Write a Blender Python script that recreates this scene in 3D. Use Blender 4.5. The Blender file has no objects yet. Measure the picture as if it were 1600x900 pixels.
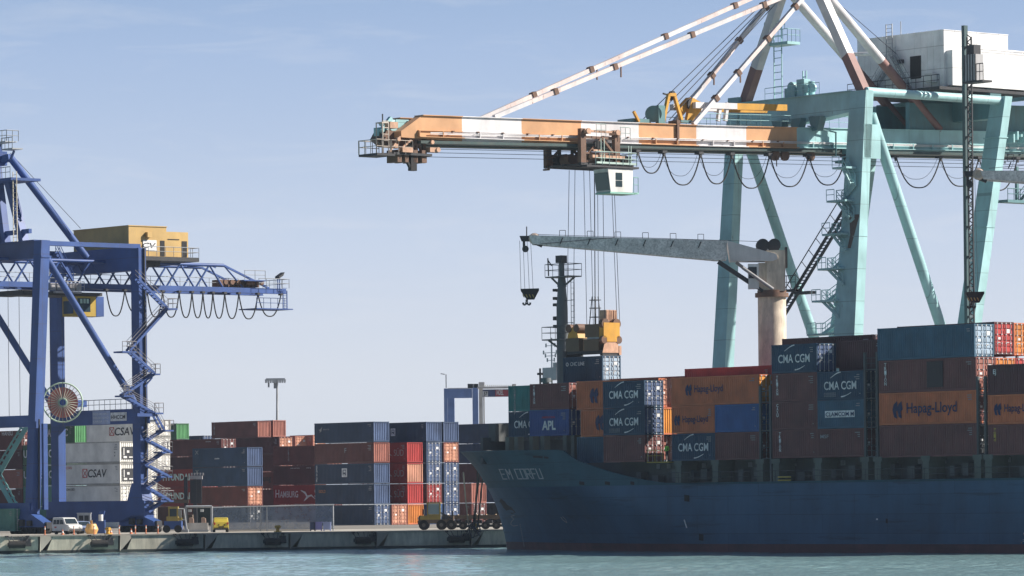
import bpy, bmesh, math, random
from mathutils import Vector, Matrix
random.seed(7)
sc = bpy.context.scene
C = sc.collection
rad = math.radians

# ------------------------------------------------------------------ camera
F, HY, CH, ROLL = 7000.0, 783.0, 5.0, 0.0105      # focal (px at 1600 wide), horizon row, eye height, roll
cam = bpy.data.cameras.new('camera'); camo = bpy.data.objects.new('camera', cam); C.objects.link(camo)
cam.sensor_width = 36.0; cam.lens = 36.0 * F / 1600.0
cam.shift_y = (HY - 450.0) / 1600.0
cam.clip_start = 1.0; cam.clip_end = 30000.0
camo.matrix_world = Matrix.Translation((0, 0, CH)) @ Matrix.Rotation(ROLL, 4, 'Y') @ Matrix.Rotation(rad(90), 4, 'X')
sc.camera = camo

# ------------------------------------------------------------------ sky + sun
SUN_AZ = Vector((1.0, 0.01, 0)).normalized()      # horizontal direction towards the sun
SUN_EL = rad(35)
world = bpy.data.worlds.new("World"); sc.world = world; world.use_nodes = True
wn, wl = world.node_tree.nodes, world.node_tree.links
wn.clear()
wout = wn.new('ShaderNodeOutputWorld'); bg = wn.new('ShaderNodeBackground')
sky = wn.new('ShaderNodeTexSky'); sky.sky_type = 'NISHITA'; sky.sun_disc = False
sky.sun_elevation = SUN_EL
sky.sun_rotation = math.atan2(SUN_AZ.x, SUN_AZ.y)
sky.altitude = 0; sky.air_density = 1.0; sky.dust_density = 0.6; sky.ozone_density = 3.0
tc = wn.new('ShaderNodeTexCoord'); sep = wn.new('ShaderNodeSeparateXYZ')
wl.new(tc.outputs['Generated'], sep.inputs[0])
# thin high haze near the horizon whitens the sky, and faint cirrus
ramp = wn.new('ShaderNodeValToRGB')
els = ramp.color_ramp.elements
els[0].position = 0.0; els[0].color = (0.85, 0.87, 0.92, 1)
els[1].position = 1.0; els[1].color = (0.70, 0.92, 1.40, 1)
for p, c in ((0.25, (0.79, 0.835, 0.925, 1)), (0.50, (0.655, 0.75, 0.92, 1)), (0.78, (0.49, 0.62, 0.855, 1))):
    e = els.new(p); e.color = c
els[-1].color = (0.385, 0.535, 0.815, 1)
mr = wn.new('ShaderNodeMapRange'); mr.inputs['From Min'].default_value = 0.0; mr.inputs['From Max'].default_value = 0.115
wl.new(sep.outputs['Z'], mr.inputs['Value']); wl.new(mr.outputs[0], ramp.inputs[0])
mp = wn.new('ShaderNodeMapping'); mp.inputs['Scale'].default_value = (14, 14, 95); mp.inputs['Rotation'].default_value = (0.05, 0.12, 0.4)
nz = wn.new('ShaderNodeTexNoise'); nz.inputs['Scale'].default_value = 1.6; nz.inputs['Detail'].default_value = 7; nz.inputs['Roughness'].default_value = 0.62
nz.inputs['Distortion'].default_value = 0.6
wl.new(tc.outputs['Generated'], mp.inputs[0]); wl.new(mp.outputs[0], nz.inputs['Vector'])
cr = wn.new('ShaderNodeMapRange'); cr.inputs['From Min'].default_value = 0.50; cr.inputs['From Max'].default_value = 0.85; cr.inputs['To Max'].default_value = 0.32
wl.new(nz.outputs[0], cr.inputs['Value'])
cmx = wn.new('ShaderNodeMixRGB'); cmx.inputs[2].default_value = (0.86, 0.89, 0.96, 1)
wl.new(cr.outputs[0], cmx.inputs[0]); wl.new(ramp.outputs[0], cmx.inputs[1])
# blend: physically based sky overhead, measured haze colours low down
SKYG = 8.6 * 1.05 / 1.45 / 1.2
sc1 = wn.new('ShaderNodeVectorMath'); sc1.operation = 'SCALE'; sc1.inputs['Scale'].default_value = SKYG
# low sky dimmed away from the view, only to darken the shaded faces
azr = wn.new('ShaderNodeMapRange'); azr.interpolation_type = 'SMOOTHSTEP'; azr.inputs['From Min'].default_value = 0.45; azr.inputs['From Max'].default_value = 0.96
azr.inputs['To Min'].default_value = SKYG * 0.15; azr.inputs['To Max'].default_value = SKYG
wl.new(sep.outputs['Y'], azr.inputs['Value']); wl.new(azr.outputs[0], sc1.inputs['Scale']); wl.new(cmx.outputs[0], sc1.inputs[0])
up = wn.new('ShaderNodeMapRange'); up.inputs['From Min'].default_value = 0.10; up.inputs['From Max'].default_value = 0.24
wl.new(sep.outputs['Z'], up.inputs['Value'])
mx = wn.new('ShaderNodeMixRGB'); wl.new(up.outputs[0], mx.inputs[0]); wl.new(sc1.outputs[0], mx.inputs[1]); zs = wn.new('ShaderNodeVectorMath'); zs.operation = 'SCALE'; zs.inputs['Scale'].default_value = 0.50; wl.new(sky.outputs[0], zs.inputs[0]); wl.new(zs.outputs[0], mx.inputs[2])
wl.new(mx.outputs[0], bg.inputs['Color']); bg.inputs['Strength'].default_value = 0.10
wl.new(bg.outputs[0], wout.inputs['Surface'])

sl = bpy.data.lights.new('sun', 'SUN'); sl.energy = 5.0; sl.angle = rad(0.53); sl.color = (1.0, 0.93, 0.84)
so = bpy.data.objects.new('sun', sl); C.objects.link(so)
sv = Vector((SUN_AZ.x * math.cos(SUN_EL), SUN_AZ.y * math.cos(SUN_EL), math.sin(SUN_EL)))
so.rotation_euler = sv.to_track_quat('Z', 'Y').to_euler(); so.location = (0, 0, 200)
sc.view_settings.view_transform = 'Standard'; sc.view_settings.look = 'None'
sc.view_settings.gamma = 1.0; sc.view_settings.exposure = 0.80; sc.view_settings.use_curve_mapping = False

# ------------------------------------------------------------------ frames
TH = rad(50.5)
O = Vector((44.5, 389.0, 0.0))                 # the ship's near side at the right edge of the view
RZ = -TH
HAZE = 0.00007
MG = Matrix.Translation(O) @ Matrix.Rotation(RZ, 4, 'Z')
MGi = MG.inverted()
def ray(px, py):
    xc = (px - 800.0) / F; yc = -(py - HY) / F
    c, s = math.cos(ROLL), math.sin(ROLL)
    return Vector((xc * c + yc * s, 1.0, -xc * s + yc * c))
CAM = Vector((0, 0, CH))
def W(px, py, Y):                              # world point seen at px,py at depth Y
    return CAM + ray(px, py) * Y
def G(px, py, x=None, y=None, z=None, Y=None): # the same in port coordinates: x towards the stern, y inland, z up
    c = MGi @ CAM; r = MGi.to_3x3() @ ray(px, py)
    if Y is not None: return MGi @ W(px, py, Y)
    if x is not None: t = (x - c.x) / r.x
    elif y is not None: t = (y - c.y) / r.y
    else: t = (z - c.z) / r.z
    return c + r * t

# ------------------------------------------------------------------ materials
MATS = {}
def srgb(r, g, b):
    f = lambda v: (v / 255) / 12.92 if v / 255 <= 0.04045 else (((v / 255) + 0.055) / 1.055) ** 2.4
    return (f(r), f(g), f(b))
def paint(name, col, rough=0.5, metal=0.0, dirt=0.35, rust=0.0, scale=0.35, dcol=(0.10, 0.085, 0.07), spec=0.4, streak=True, seam=0.0):
    if name in MATS: return MATS[name]
    m = bpy.data.materials.new(name); m.use_nodes = True; n, l = m.node_tree.nodes, m.node_tree.links
    b = n['Principled BSDF']; b.inputs['Roughness'].default_value = rough; b.inputs['Metallic'].default_value = metal
    b.inputs['Specular IOR Level'].default_value = spec
    t = n.new('ShaderNodeTexCoord'); oi = n.new('ShaderNodeObjectInfo')
    add = n.new('ShaderNodeVectorMath'); add.operation = 'ADD'
    off = n.new('ShaderNodeVectorMath'); off.operation = 'SCALE'; off.inputs['Scale'].default_value = 57.0
    cx = n.new('ShaderNodeCombineXYZ'); l.new(oi.outputs['Random'], cx.inputs[0]); l.new(oi.outputs['Random'], cx.inputs[1])
    l.new(cx.outputs[0], off.inputs[0]); l.new(t.outputs['Object'], add.inputs[0]); l.new(off.outputs[0], add.inputs[1])
    mpn = n.new('ShaderNodeMapping'); mpn.inputs['Scale'].default_value = (1.0, 1.0, 0.22 if streak else 1.0)
    l.new(add.outputs[0], mpn.inputs[0])
    a = n.new('ShaderNodeTexNoise'); a.inputs['Scale'].default_value = scale * 4; a.inputs['Detail'].default_value = 8; a.inputs['Roughness'].default_value = 0.65
    l.new(mpn.outputs[0], a.inputs['Vector'])
    r1 = n.new('ShaderNodeMapRange'); r1.inputs['From Min'].default_value = 0.40; r1.inputs['From Max'].default_value = 0.78; r1.inputs['To Max'].default_value = dirt
    l.new(a.outputs[0], r1.inputs['Value'])
    mixd = n.new('ShaderNodeMixRGB'); mixd.inputs[1].default_value = (*col, 1); mixd.inputs[2].default_value = (*dcol, 1)
    l.new(r1.outputs[0], mixd.inputs[0])
    # slow fade of the paint, both ways
    hs = n.new('ShaderNodeHueSaturation'); l.new(mixd.outputs[0], hs.inputs['Color'])
    a2 = n.new('ShaderNodeTexNoise'); a2.inputs['Scale'].default_value = scale; a2.inputs['Detail'].default_value = 4
    l.new(add.outputs[0], a2.inputs['Vector'])
    r2 = n.new('ShaderNodeMapRange'); r2.inputs['From Min'].default_value = 0.3; r2.inputs['From Max'].default_value = 0.7
    r2.inputs['To Min'].default_value = 0.80; r2.inputs['To Max'].default_value = 1.18
    l.new(a2.outputs[0], r2.inputs['Value']); l.new(r2.outputs[0], hs.inputs['Value'])
    last = hs.outputs[0]
    if rust > 0:
        a3 = n.new('ShaderNodeTexNoise'); a3.inputs['Scale'].default_value = scale * 9; a3.inputs['Detail'].default_value = 9; a3.inputs['Roughness'].default_value = 0.7
        l.new(mpn.outputs[0], a3.inputs['Vector'])
        r3 = n.new('ShaderNodeMapRange'); r3.inputs['From Min'].default_value = 0.72 - 0.22 * rust; r3.inputs['From Max'].default_value = 0.80 - 0.18 * rust
        l.new(a3.outputs[0], r3.inputs['Value'])
        mr3 = n.new('ShaderNodeMixRGB'); mr3.inputs[2].default_value = (0.13, 0.045, 0.02, 1)
        l.new(r3.outputs[0], mr3.inputs[0]); l.new(last, mr3.inputs[1]); last = mr3.outputs[0]
        rr = n.new('ShaderNodeMapRange'); rr.inputs['To Min'].default_value = rough; rr.inputs['To Max'].default_value = 0.9
        l.new(r3.outputs[0], rr.inputs['Value']); l.new(rr.outputs[0], b.inputs['Roughness'])
    if seam > 0:                                # weld seams and the grime that gathers on them
        sp_ = n.new('ShaderNodeSeparateXYZ'); l.new(t.outputs['Object'], sp_.inputs[0]); acc = None
        for ax_, per in (('Z', seam), ('Y', seam * 1.37)):
            md = n.new('ShaderNodeMath'); md.operation = 'FLOORED_MODULO'; md.inputs[1].default_value = per; l.new(sp_.outputs[ax_], md.inputs[0])
            lt = n.new('ShaderNodeMath'); lt.operation = 'LESS_THAN'; lt.inputs[1].default_value = 0.07; l.new(md.outputs[0], lt.inputs[0])
            if acc is None: acc = lt.outputs[0]
            else:
                mxx = n.new('ShaderNodeMath'); mxx.operation = 'MAXIMUM'; l.new(acc, mxx.inputs[0]); l.new(lt.outputs[0], mxx.inputs[1]); acc = mxx.outputs[0]
        fc = n.new('ShaderNodeMath'); fc.operation = 'MULTIPLY'; fc.inputs[1].default_value = 0.38; l.new(acc, fc.inputs[0])
        ms = n.new('ShaderNodeMixRGB'); ms.inputs[2].default_value = (0.06, 0.045, 0.04, 1); l.new(fc.outputs[0], ms.inputs[0]); l.new(last, ms.inputs[1]); last = ms.outputs[0]
    l.new(last, b.inputs['Base Color'])
    MATS[name] = m
    return m
def glass(name, col=(0.02, 0.03, 0.035)):
    if name in MATS: return MATS[name]
    m = bpy.data.materials.new(name); m.use_nodes = True; b = m.node_tree.nodes['Principled BSDF']
    b.inputs['Base Color'].default_value = (*col, 1); b.inputs['Roughness'].default_value = 0.08; b.inputs['Specular IOR Level'].default_value = 0.9
    MATS[name] = m; return m

# ------------------------------------------------------------------ object helpers
OFF = {}
def tag(o, label=None, cat=None, group=None, kind=None):
    if label: o['label'] = label
    if cat: o['category'] = cat
    if group: o['group'] = group
    if kind: o['kind'] = kind
    return o
def thing(name, label, cat, origin, group=None, rz=RZ, world=False):
    """Empty at the thing's base. origin in port coordinates, or in world coordinates with its own turn."""
    o = bpy.data.objects.new(name, None); C.objects.link(o); o.empty_display_size = 0.5
    origin = Vector(origin)
    o.location = origin if world else MG @ origin
    o.rotation_euler = (0, 0, rz)
    OFF[o.name] = Vector((0, 0, 0)) if world else origin
    return tag(o, label, cat, group)
def shift_origin(o): return OFF.get(o.name, Vector((0, 0, 0)))

class MB:
    def __init__(s): s.v = []; s.f = []; s.m = []; s.mi = 0; s.smooth = []
    def add(s, vs, fs, sm=False):
        b = len(s.v); s.v += [tuple(v) for v in vs]
        for f in fs: s.f.append(tuple(b + i for i in f)); s.m.append(s.mi); s.smooth.append(sm)
        return s
    def hexa(s, p):                            # 8 corners: bottom ring then top ring
        return s.add(p, [(3, 2, 1, 0), (4, 5, 6, 7), (0, 1, 5, 4), (1, 2, 6, 5), (2, 3, 7, 6), (3, 0, 4, 7)])
    def box(s, x0, x1, y0, y1, z0, z1):
        return s.hexa([(x0, y0, z0), (x1, y0, z0), (x1, y1, z0), (x0, y1, z0), (x0, y0, z1), (x1, y0, z1), (x1, y1, z1), (x0, y1, z1)])
    def cbox(s, c, sx, sy, sz): return s.box(c[0] - sx / 2, c[0] + sx / 2, c[1] - sy / 2, c[1] + sy / 2, c[2] - sz / 2, c[2] + sz / 2)
    def beam(s, p, q, w, h, w2=None, h2=None, side=None):
        """rectangular bar; w is across (side), h is the other way"""
        p, q = Vector(p), Vector(q); d = (q - p).normalized()
        up = Vector((0, 0, 1)) if abs(d.z) < 0.95 else Vector((0, 1, 0))
        a = Vector(side).normalized() if side else d.cross(up).normalized()
        a = (a - d * a.dot(d)).normalized(); b = a.cross(d).normalized()
        w2 = w if w2 is None else w2; h2 = h if h2 is None else h2
        r = []
        for c, ww, hh in ((p, w, h), (q, w2, h2)):
            for i, j in ((-1, -1), (1, -1), (1, 1), (-1, 1)): r.append(c + a * (i * ww / 2) + b * (j * hh / 2))
        return s.hexa(r)
    def tube(s, p, q, r, r2=None, n=8, caps=True):
        p, q = Vector(p), Vector(q); d = (q - p)
        if d.length < 1e-6: return s
        d.normalize(); up = Vector((0, 0, 1)) if abs(d.z) < 0.95 else Vector((0, 1, 0))
        a = d.cross(up).normalized(); b = a.cross(d); r2 = r if r2 is None else r2
        vs = [p + (a * math.cos(k * 2 * math.pi / n) + b * math.sin(k * 2 * math.pi / n)) * r for k in range(n)]
        vs += [q + (a * math.cos(k * 2 * math.pi / n) + b * math.sin(k * 2 * math.pi / n)) * r2 for k in range(n)]
        s.add(vs, [(k, (k + 1) % n, n + (k + 1) % n, n + k) for k in range(n)], n > 5)
        if caps: s.add(vs, [tuple(range(n - 1, -1, -1)), tuple(range(n, 2 * n))])
        return s
    def path(s, pts, r, n=5):
        for a, b in zip(pts, pts[1:]): s.tube(a, b, r, n=n, caps=False)
        return s
    def prism(s, poly, axis, a, b):
        """poly of 2-D points in the plane normal to axis, from a to b"""
        def mk(p, t):
            if axis == 'x': return (t, p[0], p[1])
            if axis == 'y': return (p[0], t, p[1])
            return (p[0], p[1], t)
        n = len(poly); vs = [mk(p, a) for p in poly] + [mk(p, b) for p in poly]
        return s.add(vs, [(k, (k + 1) % n, n + (k + 1) % n, n + k) for k in range(n)] + [tuple(range(n - 1, -1, -1)), tuple(range(n, 2 * n))])
    def disc(s, c, axis, r, t, n=20, hole=0):
        c = Vector(c); ax = Vector(axis).normalized()
        return s.tube(c - ax * t / 2, c + ax * t / 2, r, n=n)
    def ring(s, c, axis, r, rr, n=28, m=6):
        c = Vector(c); ax = Vector(axis).normalized(); up = Vector((0, 0, 1)) if abs(ax.z) < 0.9 else Vector((1, 0, 0))
        a = ax.cross(up).normalized(); b = ax.cross(a); vs = []
        for i in range(n):
            d = a * math.cos(2 * math.pi * i / n) + b * math.sin(2 * math.pi * i / n)
            for j in range(m):
                t = 2 * math.pi * j / m; vs.append(c + d * (r + rr * math.cos(t)) + ax * (rr * math.sin(t)))
        return s.add(vs, [(i * m + j, i * m + (j + 1) % m, ((i + 1) % n) * m + (j + 1) % m, ((i + 1) % n) * m + j) for i in range(n) for j in range(m)], True)
    def rail(s, pts, h=1.1, step=1.5, r=0.035, mid=True):
        """guard rail along a polyline (posts, top and middle rails)"""
        for a, b in zip(pts, pts[1:]):
            a, b = Vector(a), Vector(b); n = max(1, round((b - a).length / step)); u = Vector((0, 0, 1))
            for k in range(n + 1):
                p = a.lerp(b, k / n); s.tube(p, p + u * h, r, n=4, caps=False)
            s.tube(a + u * h, b + u * h, r, n=4, caps=False)
            if mid: s.tube(a + u * h * .52, b + u * h * .52, r * .8, n=4, caps=False)
        return s
    def pieces(s, tight=False):
        """groups of faces that belong together: islands closer than half their size (or touching, when tight)"""
        n = len(s.v); par = list(range(n))
        def find(a):
            while par[a] != a: par[a] = par[par[a]]; a = par[a]
            return a
        for f in s.f:
            r = find(f[0])
            for k in f[1:]: par[find(k)] = r
        isl = {}
        for k, v in enumerate(s.v):
            r = find(k); e = isl.get(r)
            if e is None: isl[r] = [list(v[:3]), list(v[:3])]
            else:
                for c in range(3): e[0][c] = min(e[0][c], v[c]); e[1][c] = max(e[1][c], v[c])
        keys = list(isl); m = len(keys)
        if m == 1 or m > 500: return None
        size = [max(isl[k][1][c] - isl[k][0][c] for c in range(3)) for k in keys]; q = list(range(m))
        def fq(a):
            while q[a] != a: q[a] = q[q[a]]; a = q[a]
            return a
        for i in range(m):
            A = isl[keys[i]]
            for j in range(i + 1, m):
                B = isl[keys[j]]; lim = 0.012 if tight else max(0.02, 0.5 * max(size[i], size[j])) * 0.98
                g = 0.0
                for c in range(3):
                    d = max(0.0, A[0][c] - B[1][c], B[0][c] - A[1][c]); g += d * d
                if g <= lim * lim: q[fq(i)] = fq(j)
        grp = {}
        idx = {k: i for i, k in enumerate(keys)}
        for fi, f in enumerate(s.f): grp.setdefault(fq(idx[find(f[0])]), []).append(fi)
        return list(grp.values()) if len(grp) > 1 else None
    def build(s, name, mat, parent=None, smooth=False, each=False):
        """link as one mesh object; shapes that stand apart become objects of their own, same name"""
        if not any(w in name for w in ('letter', 'print', 'mark', 'number', 'name', 'sign', 'logo', 'emblem', 'water', 'plating', 'boot')):
            g = s.pieces(tight=each)
            if g:
                first = None
                for fs in g:
                    t = MB(); mp_ = {}
                    for fi in fs:
                        f = s.f[fi]
                        for k in f:
                            if k not in mp_: mp_[k] = len(t.v); t.v.append(s.v[k])
                        t.f.append(tuple(mp_[k] for k in f)); t.m.append(s.m[fi]); t.smooth.append(s.smooth[fi])
                    o = t.link(name, mat, parent); first = first or o
                return first
        return s.link(name, mat, parent)
    def link(s, name, mat, parent=None):
        off = shift_origin(parent) if parent else Vector((0, 0, 0))
        me = bpy.data.meshes.new(name)
        me.from_pydata([(v[0] - off.x, v[1] - off.y, v[2] - off.z) for v in s.v], [], s.f)
        mats = mat if isinstance(mat, (list, tuple)) else [mat]
        for m in mats: me.materials.append(m)
        for p, mi, sm in zip(me.polygons, s.m, s.smooth): p.material_index = min(mi, len(mats) - 1); p.use_smooth = sm
        bm = bmesh.new(); bm.from_mesh(me); bmesh.ops.recalc_face_normals(bm, faces=bm.faces); bm.to_mesh(me); bm.free()
        if any(s.smooth):
            try: me.set_sharp_from_angle(angle=rad(50))
            except Exception: pass
        o = bpy.data.objects.new(name, me); C.objects.link(o)
        if parent: o.parent = parent; OFF[o.name] = off
        return o
def stairs(mb, p, q, w=0.8, side=(0, 1, 0), rails=True, rr=0.035):
    """one flight: two stringers, treads, hand rails"""
    p, q = Vector(p), Vector(q); sd = Vector(side).normalized() * w / 2
    for k in (-1, 1):
        mb.beam(p + sd * k, q + sd * k, 0.10, 0.30, side=side)
        if rails:
            u = Vector((0, 0, 1.0)); mb.tube(p + sd * k + u, q + sd * k + u, rr, n=4); mb.tube(p + sd * k + u * .5, q + sd * k + u * .5, rr * .8, n=4)
            n = max(1, round((q - p).length / 1.6))
            for i in range(n + 1):
                a = p.lerp(q, i / n) + sd * k; mb.tube(a, a + u, rr, n=4, caps=False)
    n = max(2, int(abs(q.z - p.z) / 0.35)); d = (q - p); d.z = 0
    dd = d.normalized() * 0.12 if d.length > 1e-3 else Vector((0.12, 0, 0))
    for i in range(n):
        a = p.lerp(q, (i + .5) / n); mb.beam(a - dd, a + dd, w, 0.05, side=side)
def catenary(a, b, sag, n=12):
    a, b = Vector(a), Vector(b); r = []
    for i in range(n + 1):
        t = i / n; p = a.lerp(b, t); p.z -= sag * (1 - abs(2 * t - 1) ** 2.6); r.append(p)
    return r

# writing ------------------------------------------------------------------
TXT = {}
def text_geo(s, bold=0.0, space=1.0, shear=0.0):
    """flat letters as (vertices, faces, width), cap height 1"""
    k = (s, bold, space, shear)
    if k in TXT: return TXT[k]
    cu = bpy.data.curves.new('t', 'FONT'); cu.body = s; cu.size = 1.45; cu.offset = bold; cu.space_character = space; cu.shear = shear; cu.resolution_u = 3
    ob = bpy.data.objects.new('t', cu); C.objects.link(ob)
    dg = bpy.context.evaluated_depsgraph_get(); me = bpy.data.meshes.new_from_object(ob.evaluated_get(dg))
    vs = [tuple(v.co) for v in me.vertices]; fs = [tuple(p.vertices) for p in me.polygons]
    bpy.data.objects.remove(ob); bpy.data.curves.remove(cu); bpy.data.meshes.remove(me)
    x0 = min(v[0] for v in vs); x1 = max(v[0] for v in vs)
    vs = [(v[0] - x0, v[1], 0) for v in vs]; TXT[k] = (vs, fs, x1 - x0)
    return TXT[k]
def write(mb, s, fn, w, h, bold=0.0, space=1.0, shear=0.0, x=0.0, y=0.0):
    """letters w wide and h high placed by fn(u, v) -> point"""
    vs, fs, tw = text_geo(s, bold, space, shear)
    mb.add([fn(x + v[0] / tw * w, y + v[1] * h) for v in vs], fs)
def stroke(mb, fn, pts, wid):
    """thick flat polyline with varying width: pts of (u, v, width factor)"""
    L = []; R = []
    for i, p in enumerate(pts):
        a = pts[max(0, i - 1)]; b = pts[min(len(pts) - 1, i + 1)]; dx, dy = b[0] - a[0], b[1] - a[1]; l = math.hypot(dx, dy) or 1
        k = wid * (p[2] if len(p) > 2 else 1) / 2; L.append((p[0] - dy / l * k, p[1] + dx / l * k)); R.append((p[0] + dy / l * k, p[1] - dx / l * k))
    for i in range(len(pts) - 1): mb.add([fn(*L[i]), fn(*R[i]), fn(*R[i + 1]), fn(*L[i + 1])], [(0, 1, 2, 3)])
def poly(mb, fn, pts): mb.add([fn(*p) for p in pts], [tuple(range(len(pts)))])

# palette -------------------------------------------------------------------
WHITE = paint('white_paint', (0.72, 0.72, 0.70), dirt=0.3)
LETTER = paint('white_lettering', (0.78, 0.79, 0.79), dirt=0.5, scale=1.6)
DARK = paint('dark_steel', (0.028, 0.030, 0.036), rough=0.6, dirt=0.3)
BLACK = paint('black_rubber', (0.012, 0.012, 0.013), rough=0.75, dirt=0.2)
ROPE = paint('steel_rope', (0.035, 0.037, 0.05), rough=0.5, dirt=0.1)
GALV = paint('galvanised_steel', (0.38, 0.40, 0.42), rough=0.45, dirt=0.3)
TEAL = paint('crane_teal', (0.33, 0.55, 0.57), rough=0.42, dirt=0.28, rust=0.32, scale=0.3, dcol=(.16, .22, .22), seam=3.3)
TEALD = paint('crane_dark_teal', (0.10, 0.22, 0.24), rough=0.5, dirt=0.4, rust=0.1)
TAN = paint('crane_tan', (0.55, 0.30, 0.15), rough=0.5, dirt=0.18, rust=0.10, dcol=(0.2, 0.1, 0.06))
CWHITE = paint('crane_white', (0.66, 0.64, 0.65), rough=0.45, dirt=0.22, rust=0.12)
STAYW = paint('stay_pinkish_white', (0.66, 0.58, 0.56), rough=0.5, dirt=0.35, rust=0.55, dcol=(0.42, 0.2, 0.13))
CBROWN = paint('crane_red_brown', (0.25, 0.13, 0.115), rough=0.6, dirt=0.4, rust=0.3)
RUSTY = paint('rusty_machinery', (0.16, 0.085, 0.055), rough=0.7, dirt=0.6, rust=0.6, scale=1.2)
YELLOW = paint('machine_yellow', (0.58, 0.30, 0.035), rough=0.5, dirt=0.35, rust=0.3)
CBLUE = paint('crane_blue', (0.034, 0.080, 0.25), rough=0.5, dirt=0.25, rust=0.08, dcol=(0.05, 0.06, 0.12), seam=3.9)
HOUSEY = paint('house_yellow', (0.50, 0.33, 0.12), rough=0.55, dirt=0.15)
# ================================================================== setting
def wplane(name, poly2, z, mat, kind='structure', thick=0.0):
    mb = MB()
    if thick: mb.prism(poly2, 'z', z - thick, z)
    else: mb.add([(p[0], p[1], z) for p in poly2], [tuple(range(len(poly2)))])
    o = mb.build(name, mat); tag(o, kind=kind); return o
# water
def water_mat():
    m = bpy.data.materials.new('harbour_water'); m.use_nodes = True; n, l = m.node_tree.nodes, m.node_tree.links
    b = n['Principled BSDF']; b.inputs['Base Color'].default_value = (0.235, 0.385, 0.395, 1); b.inputs['Roughness'].default_value = 0.06
    b.inputs['IOR'].default_value = 1.33; b.inputs['Specular IOR Level'].default_value = 0.5
    t = n.new('ShaderNodeTexCoord')
    mp1 = n.new('ShaderNodeMapping'); mp1.inputs['Scale'].default_value = (1.0, 0.55, 1); l.new(t.outputs['Object'], mp1.inputs[0])
    a = n.new('ShaderNodeTexNoise'); a.inputs['Scale'].default_value = 0.9; a.inputs['Detail'].default_value = 9; a.inputs['Roughness'].default_value = 0.66; a.inputs['Distortion'].default_value = 0.4
    l.new(mp1.outputs[0], a.inputs['Vector'])
    g = n.new('ShaderNodeTexNoise'); g.inputs['Scale'].default_value = 0.045; g.inputs['Detail'].default_value = 3
    mp2 = n.new('ShaderNodeMapping'); mp2.inputs['Scale'].default_value = (0.35, 1.0, 1); l.new(t.outputs['Object'], mp2.inputs[0]); l.new(mp2.outputs[0], g.inputs['Vector'])
    gr = n.new('ShaderNodeMapRange'); gr.inputs['From Min'].default_value = 0.3; gr.inputs['From Max'].default_value = 0.7; gr.inputs['To Min'].default_value = 0.35; gr.inputs['To Max'].default_value = 1.0
    l.new(g.outputs[0], gr.inputs['Value'])
    bp = n.new('ShaderNodeBump'); bp.inputs['Distance'].default_value = 0.35; l.new(gr.outputs[0], bp.inputs['Strength']); l.new(a.outputs[0], bp.inputs['Height'])
    l.new(bp.outputs[0], b.inputs['Normal'])
    return m
WM = water_mat()
def sea():
    import numpy as np
    x0, x1, y0, y1, st = -95.0, 95.0, 255.0, 484.0, 0.38
    nx, ny = int((x1 - x0) / st) + 1, int((y1 - y0) / st) + 1
    X, Y = np.meshgrid(np.linspace(x0, x1, nx), np.linspace(y0, y1, ny)); Z = np.zeros_like(X); rs = np.random.RandomState(5)
    for i in range(46):                       # short wind chop
        lam = 1.1 * 1.075 ** i; a = rs.normal(0.35, 0.75); k = 2 * math.pi / lam
        Z += 0.0070 * lam ** 0.20 * np.sin(k * (X * math.cos(a) + Y * math.sin(a)) + rs.uniform(0, 6.28))
    gust = 0.62 + 0.38 * np.sin(X * .045 + 1.3 * np.sin(Y * .021 + 1)) * np.sin(Y * .06 + np.sin(X * .03))
    Z *= gust
    fade = np.clip(np.minimum(np.minimum(X - x0, x1 - X), np.minimum(Y - y0, y1 - Y)) / 4.0, 0, 1); Z *= fade
    me = bpy.data.meshes.new('water'); v = np.stack([X, Y, Z], -1).reshape(-1, 3)
    idx = np.arange(nx * ny).reshape(ny, nx); q = np.stack([idx[:-1, :-1], idx[:-1, 1:], idx[1:, 1:], idx[1:, :-1]], -1).reshape(-1, 4)
    b = len(v); outer = [(-9000, -300, 0), (9000, -300, 0), (9000, 14000, 0), (-9000, 14000, 0), (x0, y0, 0), (x1, y0, 0), (x1, y1, 0), (x0, y1, 0)]
    v = np.concatenate([v, np.array(outer)]); fs = np.concatenate([q, np.array([[b, b + 1, b + 5, b + 4], [b + 1, b + 2, b + 6, b + 5], [b + 2, b + 3, b + 7, b + 6], [b + 3, b, b + 4, b + 7]])])
    me.vertices.add(len(v)); me.vertices.foreach_set('co', v.ravel()); me.loops.add(fs.size); me.loops.foreach_set('vertex_index', fs.ravel().astype('i4'))
    me.polygons.add(len(fs)); me.polygons.foreach_set('loop_start', np.arange(0, fs.size, 4, dtype='i4')); me.polygons.foreach_set('loop_total', np.full(len(fs), 4, dtype='i4')); me.update(calc_edges=True)
    me.polygons.foreach_set('use_smooth', np.ones(len(fs), dtype=bool)); me.materials.append(WM); o = bpy.data.objects.new('water', me); C.objects.link(o); tag(o, kind='structure')
sea()
conc = paint('quay_concrete', (0.37, 0.345, 0.30), rough=0.9, dirt=0.35, scale=0.25, dcol=(0.14, 0.14, 0.13), spec=0.2)
concface = paint('quay_face_concrete', (0.60, 0.56, 0.45), rough=0.9, dirt=0.6, scale=0.35, dcol=(0.07, 0.085, 0.08), spec=0.2)
wet = paint('wet_quay_foot', (0.03, 0.04, 0.04), rough=0.5, dirt=0.5)
asph = paint('apron_paving', (0.22, 0.205, 0.185), rough=0.9, dirt=0.5, scale=0.06, dcol=(0.14, 0.13, 0.12), spec=0.2, streak=False)
QZ = 1.9
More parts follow.
